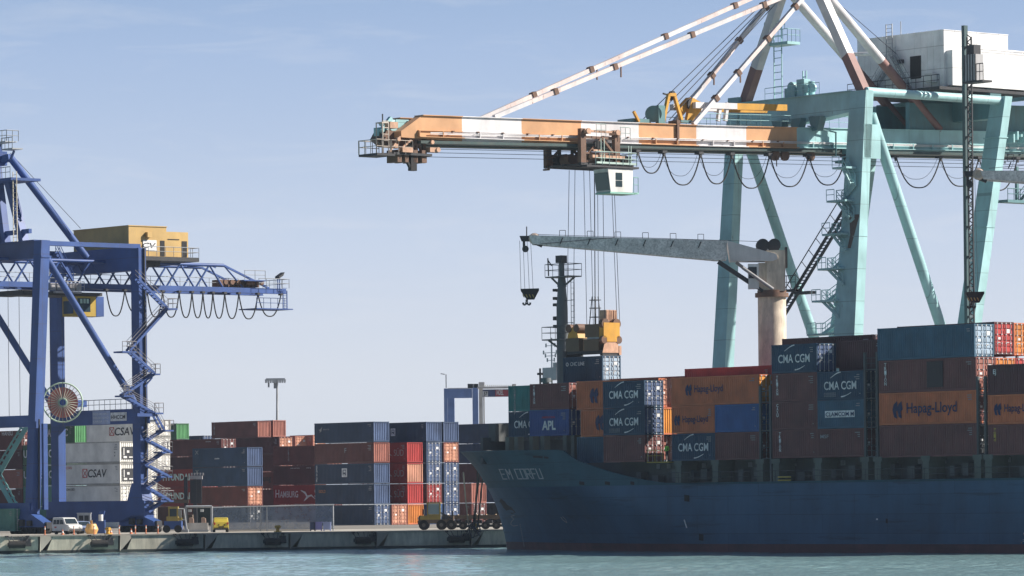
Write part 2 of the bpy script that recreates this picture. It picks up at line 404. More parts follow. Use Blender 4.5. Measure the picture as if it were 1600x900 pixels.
# front edge of the pier head runs from A to B, then the ship's berth runs back along the port axis
A = W(-1500, 838, 452); B_ = MG @ G(883, 830, y=33.5)
def qedge(px):                                  # point on the pier head edge line
    a = W(0, 838, 473); b = W(785, 828, 487); k = ray(px, 835); d = b - a
    # intersect in plan
    den = d.x - k.x * d.y
    t = (k.x * a.y - a.x) / den
    p = a + d * t; p.z = QZ; return p
A = qedge(-900)
# corner where that line meets y = 33.5 in port coordinates
a_, b_ = qedge(0), qedge(785); ga, gb = MGi @ a_, MGi @ b_
t_ = (33.5 - ga.y) / (gb.y - ga.y); CN = a_ + (b_ - a_) * t_
far1 = MG @ Vector((260, 33.5, 0)); far2 = MG @ Vector((260, 700, 0))
quay_poly = [(A.x, A.y), (CN.x, CN.y), (far1.x, far1.y), (far2.x + 4000, far2.y + 3000), (0, 9000), (-4000, 5000), (A.x - 2500, A.y + 900)]
mb = MB(); mb.add([(p[0], p[1], QZ) for p in quay_poly], [tuple(range(len(quay_poly)))]); tag(mb.build('quay_paving', conc), kind='structure')
# quay wall: caisson blocks with angled joints facing the light
qd = (b_ - a_).normalized(); qn = Vector((qd.y, -qd.x, 0))     # outward (towards the viewer)
blocks = [-300, -70, 62, 187, 320, 453, 588, 736, 860, 975]
qpts = [qedge(p) for p in blocks]
qgroup = 'concrete caisson blocks of the pier head'
spots = ['far left block of the pier head', 'under the blue crane leg by the white van', 'below the white van', 'below the orange traffic posts', 'below the yellow hatchback',
         'below the middle of the wire fence', 'below the tall navy container stack', 'below the flatbed trailer, next to the bow', 'behind the stem of the ship']
mbk = None
for i, (p, q) in enumerate(zip(qpts, qpts[1:])):
    o = thing('quay_wall_block', 'weathered grey concrete quay block, %s' % ['leftmost, beyond the picture edge', 'leftmost in view with a dark fender', 'below the white van', 'below the yellow cab of the straddle truck', 'below the yellow hatchback and the wire fence', 'below the tall navy container stack', 'below the yellow tractor', 'right beside the ship stem', 'hidden behind the bow'][i], 'quay wall', MGi @ p, qgroup)
    inv = MGi
    L = (q - p).length; d = (q - p).normalized()
    w = 1.5                                    # width of the slanted joint
    def Q(u, out, z): return inv @ (p + d * u + qn * out + Vector((0, 0, z - QZ)))
    b = MB()
    # body, set out 1.0 m at its face, chamfered at its left end (that slope faces the sun of the neighbour joint)
    zt, zb = QZ - 0.12, -1.5
    def ring(z, l0, l1): return [Q(l0, -2, z), Q(l1, -2, z), Q(l1, 0.0, z), Q(l0, 0.0, z)]
    b.add([Q(0.0, 0, zb), Q(L - w * 0.15, 0, zb), Q(L - w * 0.15, -2, zb), Q(0.0, -2, zb), Q(w * 0.95, 0, zt), Q(L - 0.15, 0, zt), Q(L - 0.15, -2, zt), Q(w * .95, -2, zt)],
          [(0, 1, 5, 4), (1, 2, 6, 5), (2, 3, 7, 6), (3, 0, 4, 7), (4, 5, 6, 7)])
    b.build('caisson', concface, o)
    b = MB(); b.hexa([Q(0, 0.12, QZ - 0.12), Q(L, 0.12, QZ - .12), Q(L, -1.2, QZ - .12), Q(0, -1.2, QZ - .12), Q(0, 0.12, QZ + .03), Q(L, 0.12, QZ + .03), Q(L, -1.2, QZ + .03), Q(0, -1.2, QZ + .03)]); b.build('coping', conc, o)
    b = MB(); b.hexa([Q(0, 0.05, -1), Q(L, 0.05, -1), Q(L, 0.0, -1), Q(0, 0.0, -1), Q(0, 0.05, 0.30), Q(L, 0.05, 0.30), Q(L, 0.0, .30), Q(0, 0.0, .30)]); b.build('waterline_stain', wet, o)
    b = MB(); b.add([Q(0, .42, zt), Q(w, .02, zt), Q(.08, .02, .15), Q(0, -.1, zt), Q(0, .1, .15), Q(0, -.1, .15)], [(0, 1, 2, 4), (0, 3, 5, 4), (0, 1, 3)]); b.build('sun_catch_wedge', conc, o)  # wedge added proud of the joint so its face catches the sun
# berth wall behind the ship
b = MB(); g0 = MGi @ CN; b.box(g0.x + 0.2, 260, 33.5, 35, -1.5, QZ - 0.01)
bw = b.build('berth_wall', concface, None); bw.matrix_world = MG; tag(bw, 'long concrete berth wall hidden behind the moored ship', 'quay wall')
# raised container yard
ya = W(-900, 826, 520); yb = W(700, 826, 535); yc = MG @ Vector((-60, 110, 0))
g = MB(); g.add([(ya.x, ya.y, QZ + .30), (yb.x, yb.y, QZ + .30), (1500, 2600, QZ + .30), (-3000, 2600, QZ + .30)], [(0, 1, 2, 3)])
g.add([(ya.x, ya.y, QZ + .30), (yb.x, yb.y, QZ + .30), (yb.x, yb.y - .5, QZ + .02), (ya.x, ya.y - .5, QZ + .02)], [(0, 1, 2, 3)])
tag(g.build('yard_ground', asph), kind='structure')
YZ = QZ + 0.304

# fenders, bollards, posts -----------------------------------------------
def fender(px, label):
    p = qedge(px); o = thing('quay_fender', label, 'fender', MGi @ p, 'rubber fenders on the quay wall')
    a = math.atan2(qd.y, qd.x); o.rotation_euler[2] = a; OFF[o.name] = Vector((0, 0, 0))
    b = MB(); b.tube((-.95, -.8, -0.95), (0.75, -.8, -0.95), 0.40, n=14)
    f = b.build('rubber_roll', BLACK, o); 
    b = MB(); b.tube((-.93, -.8, -.95), (-1.0, -.8, -.95), .22, n=12); b.tube((.74, -.8, -.95), (.81, -.8, -.95), .22, n=12); b.build('end_plate', DARK, f)
    b = MB(); b.box(-1.0, 1.5, -0.32, -0.1, -1.15, -0.75); b.box(.75, 1.45, -.33, -.1, -.75, -.35); b.box(-1.2, -.9, -.35, -.1, -.2, 0); b.box(1.0, 1.3, -.35, -.1, -.2, 0)
    for x in (-1.2, -.6, 0.1, .6, 1.3): b.beam((x, -0.3, -0.05), (x * .7, -.75, -0.6), .07, .07)
    b.build('bracket', DARK, o)
for i, px in enumerate((26, 155, 288, 425, 566, 712)):
    fender(px, ['black roll fender at the far left of the quay wall', 'black roll fender on the quay wall below the orange posts', 'black roll fender on the quay wall under the yellow cab',
                'black roll fender on the quay wall below the wire fence', 'black roll fender on the quay wall below the navy stack', 'black roll fender on the quay wall nearest the ship bow'][i])
ymat = paint('bollard_yellow', (0.62, 0.36, 0.05), rough=0.5, dirt=0.3, rust=0.3)
def bollard(px, back, label):
    p = qedge(px) - qn * back; o = thing('mooring_bollard', label, 'bollard', MGi @ p, 'bollards along the quay')
    OFF[o.name] = Vector((0, 0, 0))
    b = MB(); b.tube((0, 0, 0), (0, 0, .12), .42, n=14); b.tube((0, 0, .12), (0, 0, .55), .2, .17, n=12); b.tube((-.34, 0, .6), (.34, 0, .6), .17, n=12); b.build('bollard_body', ymat, o)
for px, bk, lb in ((171, .9, 'squat yellow bollard between the crane bogies'), (437, 1.0, 'lone yellow bollard on the quay edge in front of the wire fence'), (748, 1.0, 'yellow bollard with mooring ropes near the ship bow')): bollard(px, bk, lb)
pmat = paint('post_orange', (0.62, 0.20, 0.09), rough=0.6, dirt=0.2); 
for i, (px, t) in enumerate(((73, 0), (101, 1), (119, 0), (150, 0), (177, 1), (190, 0), (208, 1), (215, 0), (232, 0), (250, 0))):
    p = qedge(px) - qn * (1.2 + 0.15 * (i % 3)); lb = ['small orange cone', 'slim orange warning post']
    where = ['at the blue crane bogie left of the white van', 'in front of the white van, nearest its rear wheel', 'in front of the white van nose', 'right of the round yellow float', 'left of the yellow bollard',
             'right of the yellow bollard', 'in front of the middle of the crane sill', 'under the right part of the crane sill', 'in front of the right crane bogie', 'right of the right crane bogie']
    if t:
        o = thing('traffic_cone', 'small orange cone ' + where[i], 'cone', MGi @ p, 'cones on the quay edge'); OFF[o.name] = Vector((0, 0, 0))
        b = MB(); b.box(-.2, .2, -.2, .2, 0, .05); b.tube((0, 0, .05), (0, 0, .6), .16, .03, n=10); b.build('cone_body', pmat, o)
        b = MB(); b.tube((0, 0, .25), (0, 0, .4), .118, .08, n=10); b.build('white_band', WHITE, o)
    else:
        o = thing('warning_post', 'slim orange post ' + where[i], 'post', MGi @ p, 'warning posts on the quay edge'); OFF[o.name] = Vector((0, 0, 0))
        b = MB(); b.tube((0, 0, .0), (0, 0, .06), .16, n=10); b.tube((0, 0, .06), (0, 0, .95), .06, n=8); b.build('post_shaft', pmat, o)
        b = MB(); b.tube((0, 0, .6), (0, 0, .8), .068, n=8); b.build('white_band', WHITE, o)
# ================================================================== containers
CW = 2.438
def cmat(name, col, rust=0.30, dirt=0.34): return paint('container_' + name, col, rough=0.5, dirt=dirt, rust=rust, scale=0.5, dcol=tuple(c * 0.35 + 0.02 for c in col))
K = {
 'maroon': cmat('maroon', (0.159, 0.051, 0.045)), 'darkmaroon': cmat('dark_maroon', (0.100, 0.035, 0.038)), 'red': cmat('red', (0.45, 0.05, 0.045), .1),
 'hsred': cmat('bright_red', (0.30, 0.030, 0.030), .08), 'brick': cmat('brick_red', (0.36, 0.14, 0.105), .3), 'peach': cmat('sunlit_peach', (0.60, 0.30, 0.20), .4), 'orange': cmat('orange', (0.590, 0.171, 0.071), .2),  # peach is maroon paint with the sunlight put into its colour
 'hlorange': cmat('bright_orange', (0.60, 0.21, 0.04), .15), 'navy': cmat('navy', (0.033, 0.059, 0.118), .12), 'cma': cmat('dark_blue', (0.021, 0.061, 0.112), .12), 'blue': cmat('blue', (0.041, 0.118, 0.319), .15),
 'steel': cmat('steel_blue', (0.075, 0.115, 0.22), .2), 'teal': cmat('sea_teal', (0.041, 0.236, 0.224), .1), 'petrol': cmat('petrol_blue', (0.048, 0.120, 0.185), .15), 'green': cmat('green', (0.07, 0.155, 0.09), .1),
 'brightgreen': cmat('bright_green', (0.10, 0.30, 0.12), .1), 'palegreen': cmat('pale_green', (0.11, 0.27, 0.22), .15), 'white': cmat('off_white', (0.80, 0.785, 0.73), .12, .14), 'brown': cmat('brown', (0.177, 0.066, 0.061), .25),
 'greyblue': cmat('grey_blue', (0.35, 0.45, 0.55), .2), 'black': cmat('near_black', (0.02, 0.025, 0.03), .1), 'apl': cmat('royal_blue', (0.038, 0.088, 0.283), .1), 'yorange': cmat('yellow_orange', (0.72, 0.30, 0.045), .1)}
ROD = paint('lock_rod_steel', (0.60, 0.60, 0.60), rough=0.4, dirt=0.3, scale=2)
HLB = paint('logo_dark_blue', (0.012, 0.02, 0.085), dirt=0.1); ORL = paint('lettering_orange', (0.55, 0.2, 0.05), dirt=.1); YLL = paint('lettering_yellow', (0.5, 0.36, 0.06), dirt=.1)
REDL = paint('lettering_red', (0.5, 0.03, 0.03), dirt=.1); BLKL = paint('lettering_black', (0.015, 0.015, 0.02), dirt=.1); PATCH = paint('dark_repair_patch', (0.03, 0.022, 0.025), dirt=.3); FADEL = paint('faded_lettering', (0.30, 0.30, 0.31), dirt=.3)
MC = {}
def corr(mb, a, b, zl, zh, nrm, pitch=0.28, depth=0.06):
    """corrugated sheet from a to b (plan), facing nrm"""
    a, b = Vector(a), Vector(b); L = (b - a).length; n = max(3, round(L / pitch)); d = (b - a).normalized(); nr = Vector(nrm)
    pts = []
    for i in range(n):
        t0 = i * L / n; p = L / n
        for f, k in ((0.0, 0), (0.28, 0), (0.44, 1), (0.82, 1)): pts.append(a + d * (t0 + f * p) - nr * depth * k)
    pts.append(b)
    vs = []; fs = []
    for p in pts: vs += [(p.x, p.y, zl), (p.x, p.y, zh)]
    for i in range(len(pts) - 1): fs.append((2 * i, 2 * i + 2, 2 * i + 3, 2 * i + 1))
    mb.add(vs, fs)
def cmeshes(L, H, door, reefer=False):
    k = (L, round(H, 2), door, reefer)
    if k in MC: return MC[k]
    # local frame: x from -L to 0 (0 = the end that faces the stern), y from 0 (near side) to CW, z from 0
    b = MB(); pd = 0.06; zl, zh = 0.16, H - 0.11
    if reefer:
        for yy, nn in ((0.02, -1), (CW - 0.02, 1)):
            b.box(-L + .1, -.1, min(yy, yy - nn * .03), max(yy, yy - nn * .03), zl, zh)
    else:
        corr(b, (-L + .1, 0.03, 0), (-.1, 0.03, 0), zl, zh, (0, -1, 0)); corr(b, (-L + .1, CW - .03, 0), (-.1, CW - .03, 0), zl, zh, (0, 1, 0))
    corr(b, (-L + .04, .1, 0), (-L + .04, CW - .1, 0), zl, zh, (-1, 0, 0))
    if not door: corr(b, (-.04, .1, 0), (-.04, CW - .1, 0), zl, zh, (1, 0, 0))
    b.box(-L + .05, -.05, .05, CW - .05, H - .06, H - .03); b.box(-L + .05, -.05, .05, CW - .05, .1, .15)
    body = b
    b = MB()
    for x in (-L, -.12):
        for y in (0, CW - .12): b.box(x, x + .12, y, y + .12, .12, H - .12)
    for y in (0.0, CW - .06): b.box(-L + .12, -.12, y, y + .06, H - .12, H - .01); b.box(-L + .12, -.12, y, y + .06, .02, .17)
    for x in (-L, -.06): b.box(x, x + .06, .12, CW - .12, H - .13, H - .01); b.box(x, x + .06, .12, CW - .12, .02, .17)
    frame = b
    b = MB()
    for x in (-L - .004, -.174):
        for y in (-.004, CW - .158):
            for z in (0, H - .12): b.box(x, x + .178, y, y + .162, z, z + .12)
    frame.add(b.v, b.f)
    doors = []; rods = []; plac = []
    if door:
        for s in (0, 1):
            d = MB(); y0, y1 = (.13, CW / 2 - .01) if s == 0 else (CW / 2 + .01, CW - .13)
            d.box(-.095, -.075, y0, y1, .18, H - .14)
            nb = 5; hh = (H - .32) / nb
            for i in range(nb): d.box(-.075, -.015, y0 + .05, y1 - .05, .18 + hh * i + hh * .18, .18 + hh * i + hh * .80)
            doors.append(d)
            r = MB()
            for yy in (y0 + .26, y1 - .26):
                r.tube((.012, yy, .06), (.012, yy, H - .04), .024, n=6)
                for zz in (.10, H * .35, H * .62, H - .12): r.box(-.02, .035, yy - .07, yy + .07, zz - .04, zz + .04)
                r.box(0.0, .05, yy - .02, yy + .32 if yy < (y0 + y1) / 2 else yy + .02, 1.05, 1.11)
            rods.append(r)
            p = MB()
            if s == 1: p.box(-.014, -.008, y0 + .36, y1 - .36, H * .66, H * .78)
            else: p.box(-.014, -.008, y0 + .38, y1 - .42, H * .46, H * .53)
            plac.append(p)
    MC[k] = dict(body=body, frame=frame, doors=doors, rods=rods, plac=plac, objs={})
    return MC[k]
def meshobj(cache, key, mb, mat, parent, name):
    if key not in cache:
        o = mb.link(name, mat); me = o.data; bpy.data.objects.remove(o); cache[key] = me
    o = bpy.data.objects.new(name, cache[key]); C.objects.link(o); o.parent = parent
    o.material_slots[0].link = 'OBJECT'; o.material_slots[0].material = mat
    OFF[o.name] = Vector((0, 0, 0))
    return o
def corner_marks(kind, L, H):
    """small operator codes by the top corner of the side"""
    pass
def logo(o, spec, L, H, base):
    """writing on the near side (plane y = -0.012)"""
    F0 = lambda u, v: (-L + u, -0.014, v)
    kind = spec[0]
    b = MB()
    if kind == 'cma':
        w = L * .70; x = L * .15; z = H * .36; h = H * .28
        write(b, 'CMA CGM', F0, w, h, bold=.022, x=x, y=z)
        stroke(b, F0, [(x + w * (.20 + .32 * t), z + h * 1.45 + (H * .20) * math.sin(t * 1.45), .5 + .8 * t) for t in [i / 10 for i in range(11)]], .09)
        stroke(b, F0, [(x + w * (.52 + .32 * t), z - h * .45 - (H * .15) * math.cos(t * 1.5) + .05, 1.3 - .8 * t) for t in [i / 10 for i in range(11)]], .09)
        b.build('shipping_line_lettering', LETTER, o)
        if len(spec) > 1:
            c = MB(); 
            for i in range(3): write(c, 'EEEEEEEE', F0, L * .26, H * .035, x=x, y=z - h * .5 - i * H * .055)
            c.build('small_print', FADEL, o)
        return
    if kind == 'hl':     # logo of curved sails + name
        x, z, w, h = spec[1:5]
        def sail(x0, z0, s):
            poly(b, F0, [(x0, z0), (x0 + s * .12, z0 - s * .42), (x0 + s * .38, z0 - s * .5), (x0 + s * .30, z0 - s * .10), (x0 + s * .46, z0 + s * .02), (x0 + s * .36, z0 + s * .5), (x0 + s * .1, z0 + s * .3)])
        s = h * 2.0; sail(x, z + h * .4, s); sail(x + s * .38, z + h * .4, s)
        if w: write(b, 'Hapag-Lloyd', F0, w, h * 1.15, bold=.018, x=x + s * 1.15, y=z)
        b.build('shipping_line_lettering', HLB, o); return
    if kind == 'vert':   # vertical lettering near the left end (and small data block at the right)
        s, x, mat = spec[1], spec[2], spec[3]
        h = H * .105
        for i, ch in enumerate(s): write(b, ch, F0, h * .95, h, bold=.03, x=x, y=H * .82 - i * h * 1.12)
        b.build('vertical_lettering', mat, o)
        c = MB()
        for i in range(0): write(c, 'HHH', F0, .35, .07, x=L - .75, y=H * .83 - i * .16)
        return
    if kind == 'text':   # ('text', string, x, z, w, h, mat, bold)
        s, x, z, w, h, mat = spec[1:7]; bold = spec[7] if len(spec) > 7 else .02
        write(b, s, F0, w, h, bold=bold, x=x, y=z); b.build('shipping_line_lettering', mat, o); return
    if kind == 'boxx':   # red crossed square + name
        x, z, w, h = spec[1:5]
        c = MB(); t = .09; q = h * 1.05
        for p1, p2 in (((x, z), (x + q, z)), ((x + q, z), (x + q, z + q)), ((x + q, z + q), (x, z + q)), ((x, z + q), (x, z)), ((x, z), (x + q, z + q)), ((x, z + q), (x + q, z))): stroke(c, F0, [p1, p2], t)
        c.build('red_cross_square', REDL, o)
        write(b, 'CSAV', F0, w, h, bold=.015, shear=.15, x=x + q * 1.15, y=z); b.build('shipping_line_lettering', BLKL, o); return
    if kind == 'square': # white square with a small dark figure
        x, z, q = spec[1:4]; poly(b, F0, [(x, z), (x + q, z), (x + q, z + q), (x, z + q)]); b.build('white_square_sign', LETTER, o)
        c = MB(); F1 = lambda u, v: (-L + u, -0.02, v); stroke(c, F1, [(x + q * .25, z + q * .2), (x + q * .25, z + q * .8), (x + q * .75, z + q * .8), (x + q * .75, z + q * .45), (x + q * .25, z + q * .45)], q * .12)
        stroke(c, F1, [(x + q * .5, z + q * .45), (x + q * .8, z + q * .2)], q * .12); c.build('square_sign_figure', HLB, o); return
    if kind == 'board':
        x, z, w, h = spec[1:5]; F1 = lambda u, v: (-L + u, -0.010, v); poly(b, F1, [(x, z), (x + w, z), (x + w, z + h), (x, z + h)]); b.build('white_sign_board', LETTER, o); return
    if kind == 'bird':
        x, z, q = spec[1:4]; stroke(b, F0, [(x, z + q * .5, .2), (x + q * .5, z + q * .2, 1), (x + q, z + q * .5, 1.4), (x + q * 1.5, z + q * 1.1, .2)], q * .3)
        stroke(b, F0, [(x + q * .4, z - q * .3, .3), (x + q * .9, z + q * .1, 1.2), (x + q * 1.3, z + q * .2, .3)], q * .3)
        write(b, 'SENATOR', F0, q * 2.6, q * .35, x=x + q * 1.8, y=z + q * .25); b.build('swan_emblem', FADEL, o); return
    if kind == 'hs':     # HAMBURG + swoosh (+ SUD)
        write(b, 'H', F0, .85, 1.05, bold=.01, x=.5, y=.95); write(b, 'AMBURG', F0, 4.1, .85, bold=.01, x=1.5, y=.95)
        stroke(b, F0, [(6.2, 1.9, .3), (7.2, 1.55, 1.2), (7.7, .95, 1.6), (6.9, .45, .3)], .28); stroke(b, F0, [(7.6, 1.0, 1.4), (8.6, 1.2, 1.0), (9.4, .7, .2)], .22)
        write(b, 'SÜD', F0, 2.3, 1.05, bold=.01, x=9.3, y=.95); b.build('shipping_line_lettering', LETTER, o); return
    if kind == 'sud':
        write(b, 'SÜD', F0, 2.0, .8, x=L - 2.7, y=.85); stroke(b, F0, [(L - 4.5, 1.7, .3), (L - 3.9, 1.2, 1), (L - 3.1, .9, .3)], .2)
        b.build('shipping_line_lettering', paint('dull_lettering', (.42, .40, .41)), o); return
NC = 0
def container(pos, L, H, col, label, end=None, door=True, lg=None, group=None, endcol=None, reefer=False, extra=None, castm=None):
    """pos: the near bottom corner at the stern-facing end, in port coordinates"""
    o = thing('shipping_container', label, 'container', pos, group)
    OFF[o.name] = Vector((0, 0, 0))
    c = cmeshes(L, H, door, reefer); m = K[col]; em = K[endcol] if endcol else m
    k = (L, round(H, 2), door, reefer)
    meshobj(c['objs'], 'body', c['body'], m, o, 'corrugated_body'); f = meshobj(c['objs'], 'frame', c['frame'], paint('reefer_frame_grey', (.42, .41, .38), dirt=.5, rust=.4) if reefer else m, o, 'frame')
    for i, d in enumerate(c['doors']):
        dd = meshobj(c['objs'], 'door%d' % i, d, em, o, 'door')
        meshobj(c['objs'], 'rod%d' % i, c['rods'][i], ROD if endcol is None or endcol != 'peach' else em, dd, 'lock_rod'); meshobj(c['objs'], 'plac%d' % i, c['plac'][i], LETTER, dd, 'placard')
    if endcol and not door:
        b = MB(); corr(b, (-.036, .1, 0), (-.036, CW - .1, 0), .16, H - .11, (1, 0, 0)); b.box(-.12, 0.003, 0.003, .12, .12, H - .12); b.box(-.12, .003, CW - .12, CW, .12, H - .12)
        b.build('end_wall', em, o)
    if L > 7 or door:
        mb_ = MB(); rr = random.Random(int(abs(pos[0]) * 31 + abs(pos[2]) * 7)); x1 = -.55 if L > 7 else -.5
        for q in range(rr.choice((2, 3, 3, 4))): w_ = rr.uniform(.3, .75); z_ = H * .84 - q * .19; mb_.add([(x1 - w_, -.008, z_), (x1, -.008, z_), (x1, -.008, z_ + .075), (x1 - w_, -.008, z_ + .075)], [(0, 1, 2, 3)])
        if rr.random() < .5: x2_ = -rr.uniform(.3, .8); mb_.add([(x2_ - .1, -.008, .45), (x2_, -.008, .45), (x2_, -.008, .55), (x2_ - .1, -.008, .55)], [(0, 1, 2, 3)])
        mb_.link('code_marks', FADEL, o)
    if lg:
        for s in (lg if isinstance(lg, list) else [lg]): logo(o, s, L, H, m)
    if extra: extra(o)
    return o
L20, L40 = 6.058, 12.192
# ================================================================== the ship
BEAM = 30.0; YC = BEAM / 2
HULL = paint('hull_blue', (0.042, 0.118, 0.205), rough=0.55, dirt=0.35, rust=0.10, scale=0.12, dcol=(0.012, 0.030, 0.045))
def hullify(m):
    n, l = m.node_tree.nodes, m.node_tree.links; b = n['Principled BSDF']; src = b.inputs['Base Color'].links[0].from_socket
    t = n.new('ShaderNodeTexCoord'); sx_ = n.new('ShaderNodeSeparateXYZ'); l.new(t.outputs['Object'], sx_.inputs[0]); cx = n.new('ShaderNodeCombineXYZ'); l.new(sx_.outputs['X'], cx.inputs[0]); l.new(sx_.outputs['Z'], cx.inputs[1])
    br = n.new('ShaderNodeTexBrick'); br.inputs['Color1'].default_value = (1, 1, 1, 1); br.inputs['Color2'].default_value = (.86, .88, .9, 1); br.inputs['Mortar'].default_value = (.55, .55, .55, 1); br.inputs['Scale'].default_value = 1.0
    br.inputs['Mortar Size'].default_value = .025; br.inputs['Brick Width'].default_value = 8.5; br.inputs['Row Height'].default_value = 1.75; l.new(cx.outputs[0], br.inputs['Vector'])
    m1 = n.new('ShaderNodeMixRGB'); m1.blend_type = 'MULTIPLY'; m1.inputs[0].default_value = .8; l.new(src, m1.inputs[1]); l.new(br.outputs['Color'], m1.inputs[2])
    last = m1.outputs[0]
    for scv, lo, hi, col, fac in (((.10, 1.3, 1), .56, .74, (.012, .014, .016, 1), .75), ((1.6, .10, 1), .64, .78, (.09, .05, .035, 1), .35), ((.5, 2.2, 1), .66, .80, (.16, .19, .22, 1), .35)):
        mp_ = n.new('ShaderNodeMapping'); mp_.inputs['Scale'].default_value = scv; l.new(cx.outputs[0], mp_.inputs[0]); q = n.new('ShaderNodeTexNoise'); q.inputs['Scale'].default_value = 1.0; q.inputs['Detail'].default_value = 9; q.inputs['Roughness'].default_value = .68; l.new(mp_.outputs[0], q.inputs['Vector'])
        r = n.new('ShaderNodeMapRange'); r.inputs['From Min'].default_value = lo; r.inputs['From Max'].default_value = hi; r.inputs['To Max'].default_value = fac; l.new(q.outputs[0], r.inputs['Value']); mm = n.new('ShaderNodeMixRGB'); mm.inputs[2].default_value = col; l.new(r.outputs[0], mm.inputs[0]); l.new(last, mm.inputs[1]); last = mm.outputs[0]
    l.new(last, b.inputs['Base Color'])
    w = n.new('ShaderNodeTexNoise'); w.inputs['Scale'].default_value = .35; w.inputs['Detail'].default_value = 2; l.new(cx.outputs[0], w.inputs['Vector']); bp = n.new('ShaderNodeBump'); bp.inputs['Strength'].default_value = .35; bp.inputs['Distance'].default_value = .25; l.new(w.outputs[0], bp.inputs['Height']); l.new(bp.outputs[0], b.inputs['Normal'])
HULLUP = paint('bulwark_teal_blue', (0.046, 0.125, 0.160), rough=0.65, spec=0.15, dirt=0.25, rust=0.05, scale=0.12, dcol=(0.02, 0.045, 0.06))
BOOT = paint('boot_top_red', (0.15, 0.045, 0.05), rough=0.55, dirt=0.5, scale=0.3, dcol=(0.03, 0.02, 0.022))
DECKM = paint('deck_grey_green', (0.13, 0.15, 0.14), rough=0.7, dirt=0.5, rust=0.3)
hullify(HULL); hullify(HULLUP); hullify(BOOT)
stem_px = [(793, 862), (791, 850), (789, 838), (783, 815), (775, 790), (766, 770), (752, 745), (737, 724), (720, 707)]
stem = [G(px, py, y=YC) for px, py in stem_px]
def stem_x(z):
    s = sorted([(p.z, p.x) for p in stem])
    if z <= s[0][0]: return s[0][1] + (s[0][0] - z) * 0.05
    for (z0, x0), (z1, x1) in zip(s, s[1:]):
        if z <= z1: return x0 + (x1 - x0) * (z - z0) / (z1 - z0)
    (z0, x0), (z1, x1) = s[-2:]; return x1 + (x1 - x0) / (z1 - z0) * (z - z1)
ztop = G(890, 704, y=2.0).z; zdeck = G(1300, 752, y=0).z; zkn = G(900, 760, y=3).z
xa = G(893, 704, y=1.2).x; xb = G(907, 718, y=.8).x; xc_ = G(1042, 752, y=0).x; zb_ = G(907, 718, y=.8).z
boot = G(1200, 850, y=0).z
print('ship', 'ztop', ztop, 'zdeck', zdeck, 'zkn', zkn, 'xa', xa, xc_, 'stem', stem[0], stem[-1], 'boot', boot)
def top_z(x):
    if x < xa: return stem[-1].z + (ztop - stem[-1].z) * min(max((x - stem[-1].x) / (xa - stem[-1].x), 0), 1)
    if x < xb: return ztop + (zb_ - ztop) * (x - xa) / (xb - xa)
    if x < xc_:
        t = (x - xb) / (xc_ - xb); return zb_ + (zdeck - zb_) * (t * (2 - t) * .55 + t * .45)
    return zdeck
def hb(x, z):
    """half breadth"""
    s0 = stem_x(z)
    if x <= s0: return 0.0
    k = min(max(z / zkn, 0), 1)
    Lz = 50 - 17 * k ** 1.4; p = 1.50 + 0.12 * k
    if z > zkn: Lz = 33 - 1.0 * (z - zkn) / 4; p = 1.62 + .02 * (z - zkn)
    t = min((x - s0) / Lz, 1.0)
    return YC * (1 - (1 - t) ** p)
ship = thing('container_ship', 'long dark blue container ship with a raked bow, loaded with stacked containers', 'ship', (0, YC, 0))
xs = [-99 + i * 1.0 for i in range(62)] + [-37 + i * 4 for i in range(30)]
xs = [x for x in xs]
def skin(name, zlo, zhi, nz, mat, side):
    """hull plating between two heights; zlo, zhi are functions of x"""
    b = MB(); rows = []
    for x in xs:
        r = []
        for j in range(nz + 1):
            z = zlo(x) + (zhi(x) - zlo(x)) * j / nz; sx = max(x, stem_x(z)); r.append((sx, YC - side * hb(sx, z), z))
        rows.append(r)
    vs = [p for r in rows for p in r]; n = nz + 1
    fs = [(i * n + j, (i + 1) * n + j, (i + 1) * n + j + 1, i * n + j + 1) for i in range(len(xs) - 1) for j in range(nz)]
    b.add(vs, fs, True); return b
for nm, lo, hi, nz_, m in (('boot_top', lambda x: -1.5, lambda x: boot, 3, BOOT), ('hull_plating', lambda x: boot, lambda x: zkn, 8, HULL), ('upper_plating', lambda x: zkn, top_z, 5, HULLUP)):
    b = MB()
    for sd in (1, -1):
        q = skin(nm, lo, hi, nz_, m, sd); b.add(q.v, q.f, True)
    bm = b.build(nm, m, ship); 
# remove zero faces
for o in ship.children:
    g = bmesh.new(); g.from_mesh(o.data); bmesh.ops.remove_doubles(g, verts=g.verts, dist=1e-4); bmesh.ops.dissolve_degenerate(g, dist=1e-4, edges=g.edges); bmesh.ops.recalc_face_normals(g, faces=g.faces); g.to_mesh(o.data); g.free()
xe_ = xs[-1]
b = MB(); b.box(xe_ - .3, xe_ + .02, .02, BEAM - .02, -1.5, zdeck); b.build('transom', HULL, ship)
# deck and bulwark cap
b = MB(); vs = []; 
for x in xs:
    z = top_z(x); zz = zdeck - 0.15 if x > xa else ztop - 1.1; h_ = max(0.02, hb(max(x, stem_x(zz)), zz) - 0.15); sx = max(x, stem_x(zz) + .15)
    vs += [(sx, YC - h_, zz), (sx, YC + h_, zz)]
b.add(vs, [(2 * i, 2 * i + 2, 2 * i + 3, 2 * i + 1) for i in range(len(xs) - 1)]); b.build('deck', DECKM, ship)
b = MB()
for sd in (1, -1):
    pts = []
    for x in xs:
        z = top_z(x); sx = max(x, stem_x(z)); pts.append(Vector((sx, YC - sd * hb(sx, z), z + 0.02)))
    for p, q in zip(pts, pts[1:]):
        if (q - p).length > .05: b.beam(p, q, .22, .10)
b.build('bulwark_cap', HULLUP, ship)
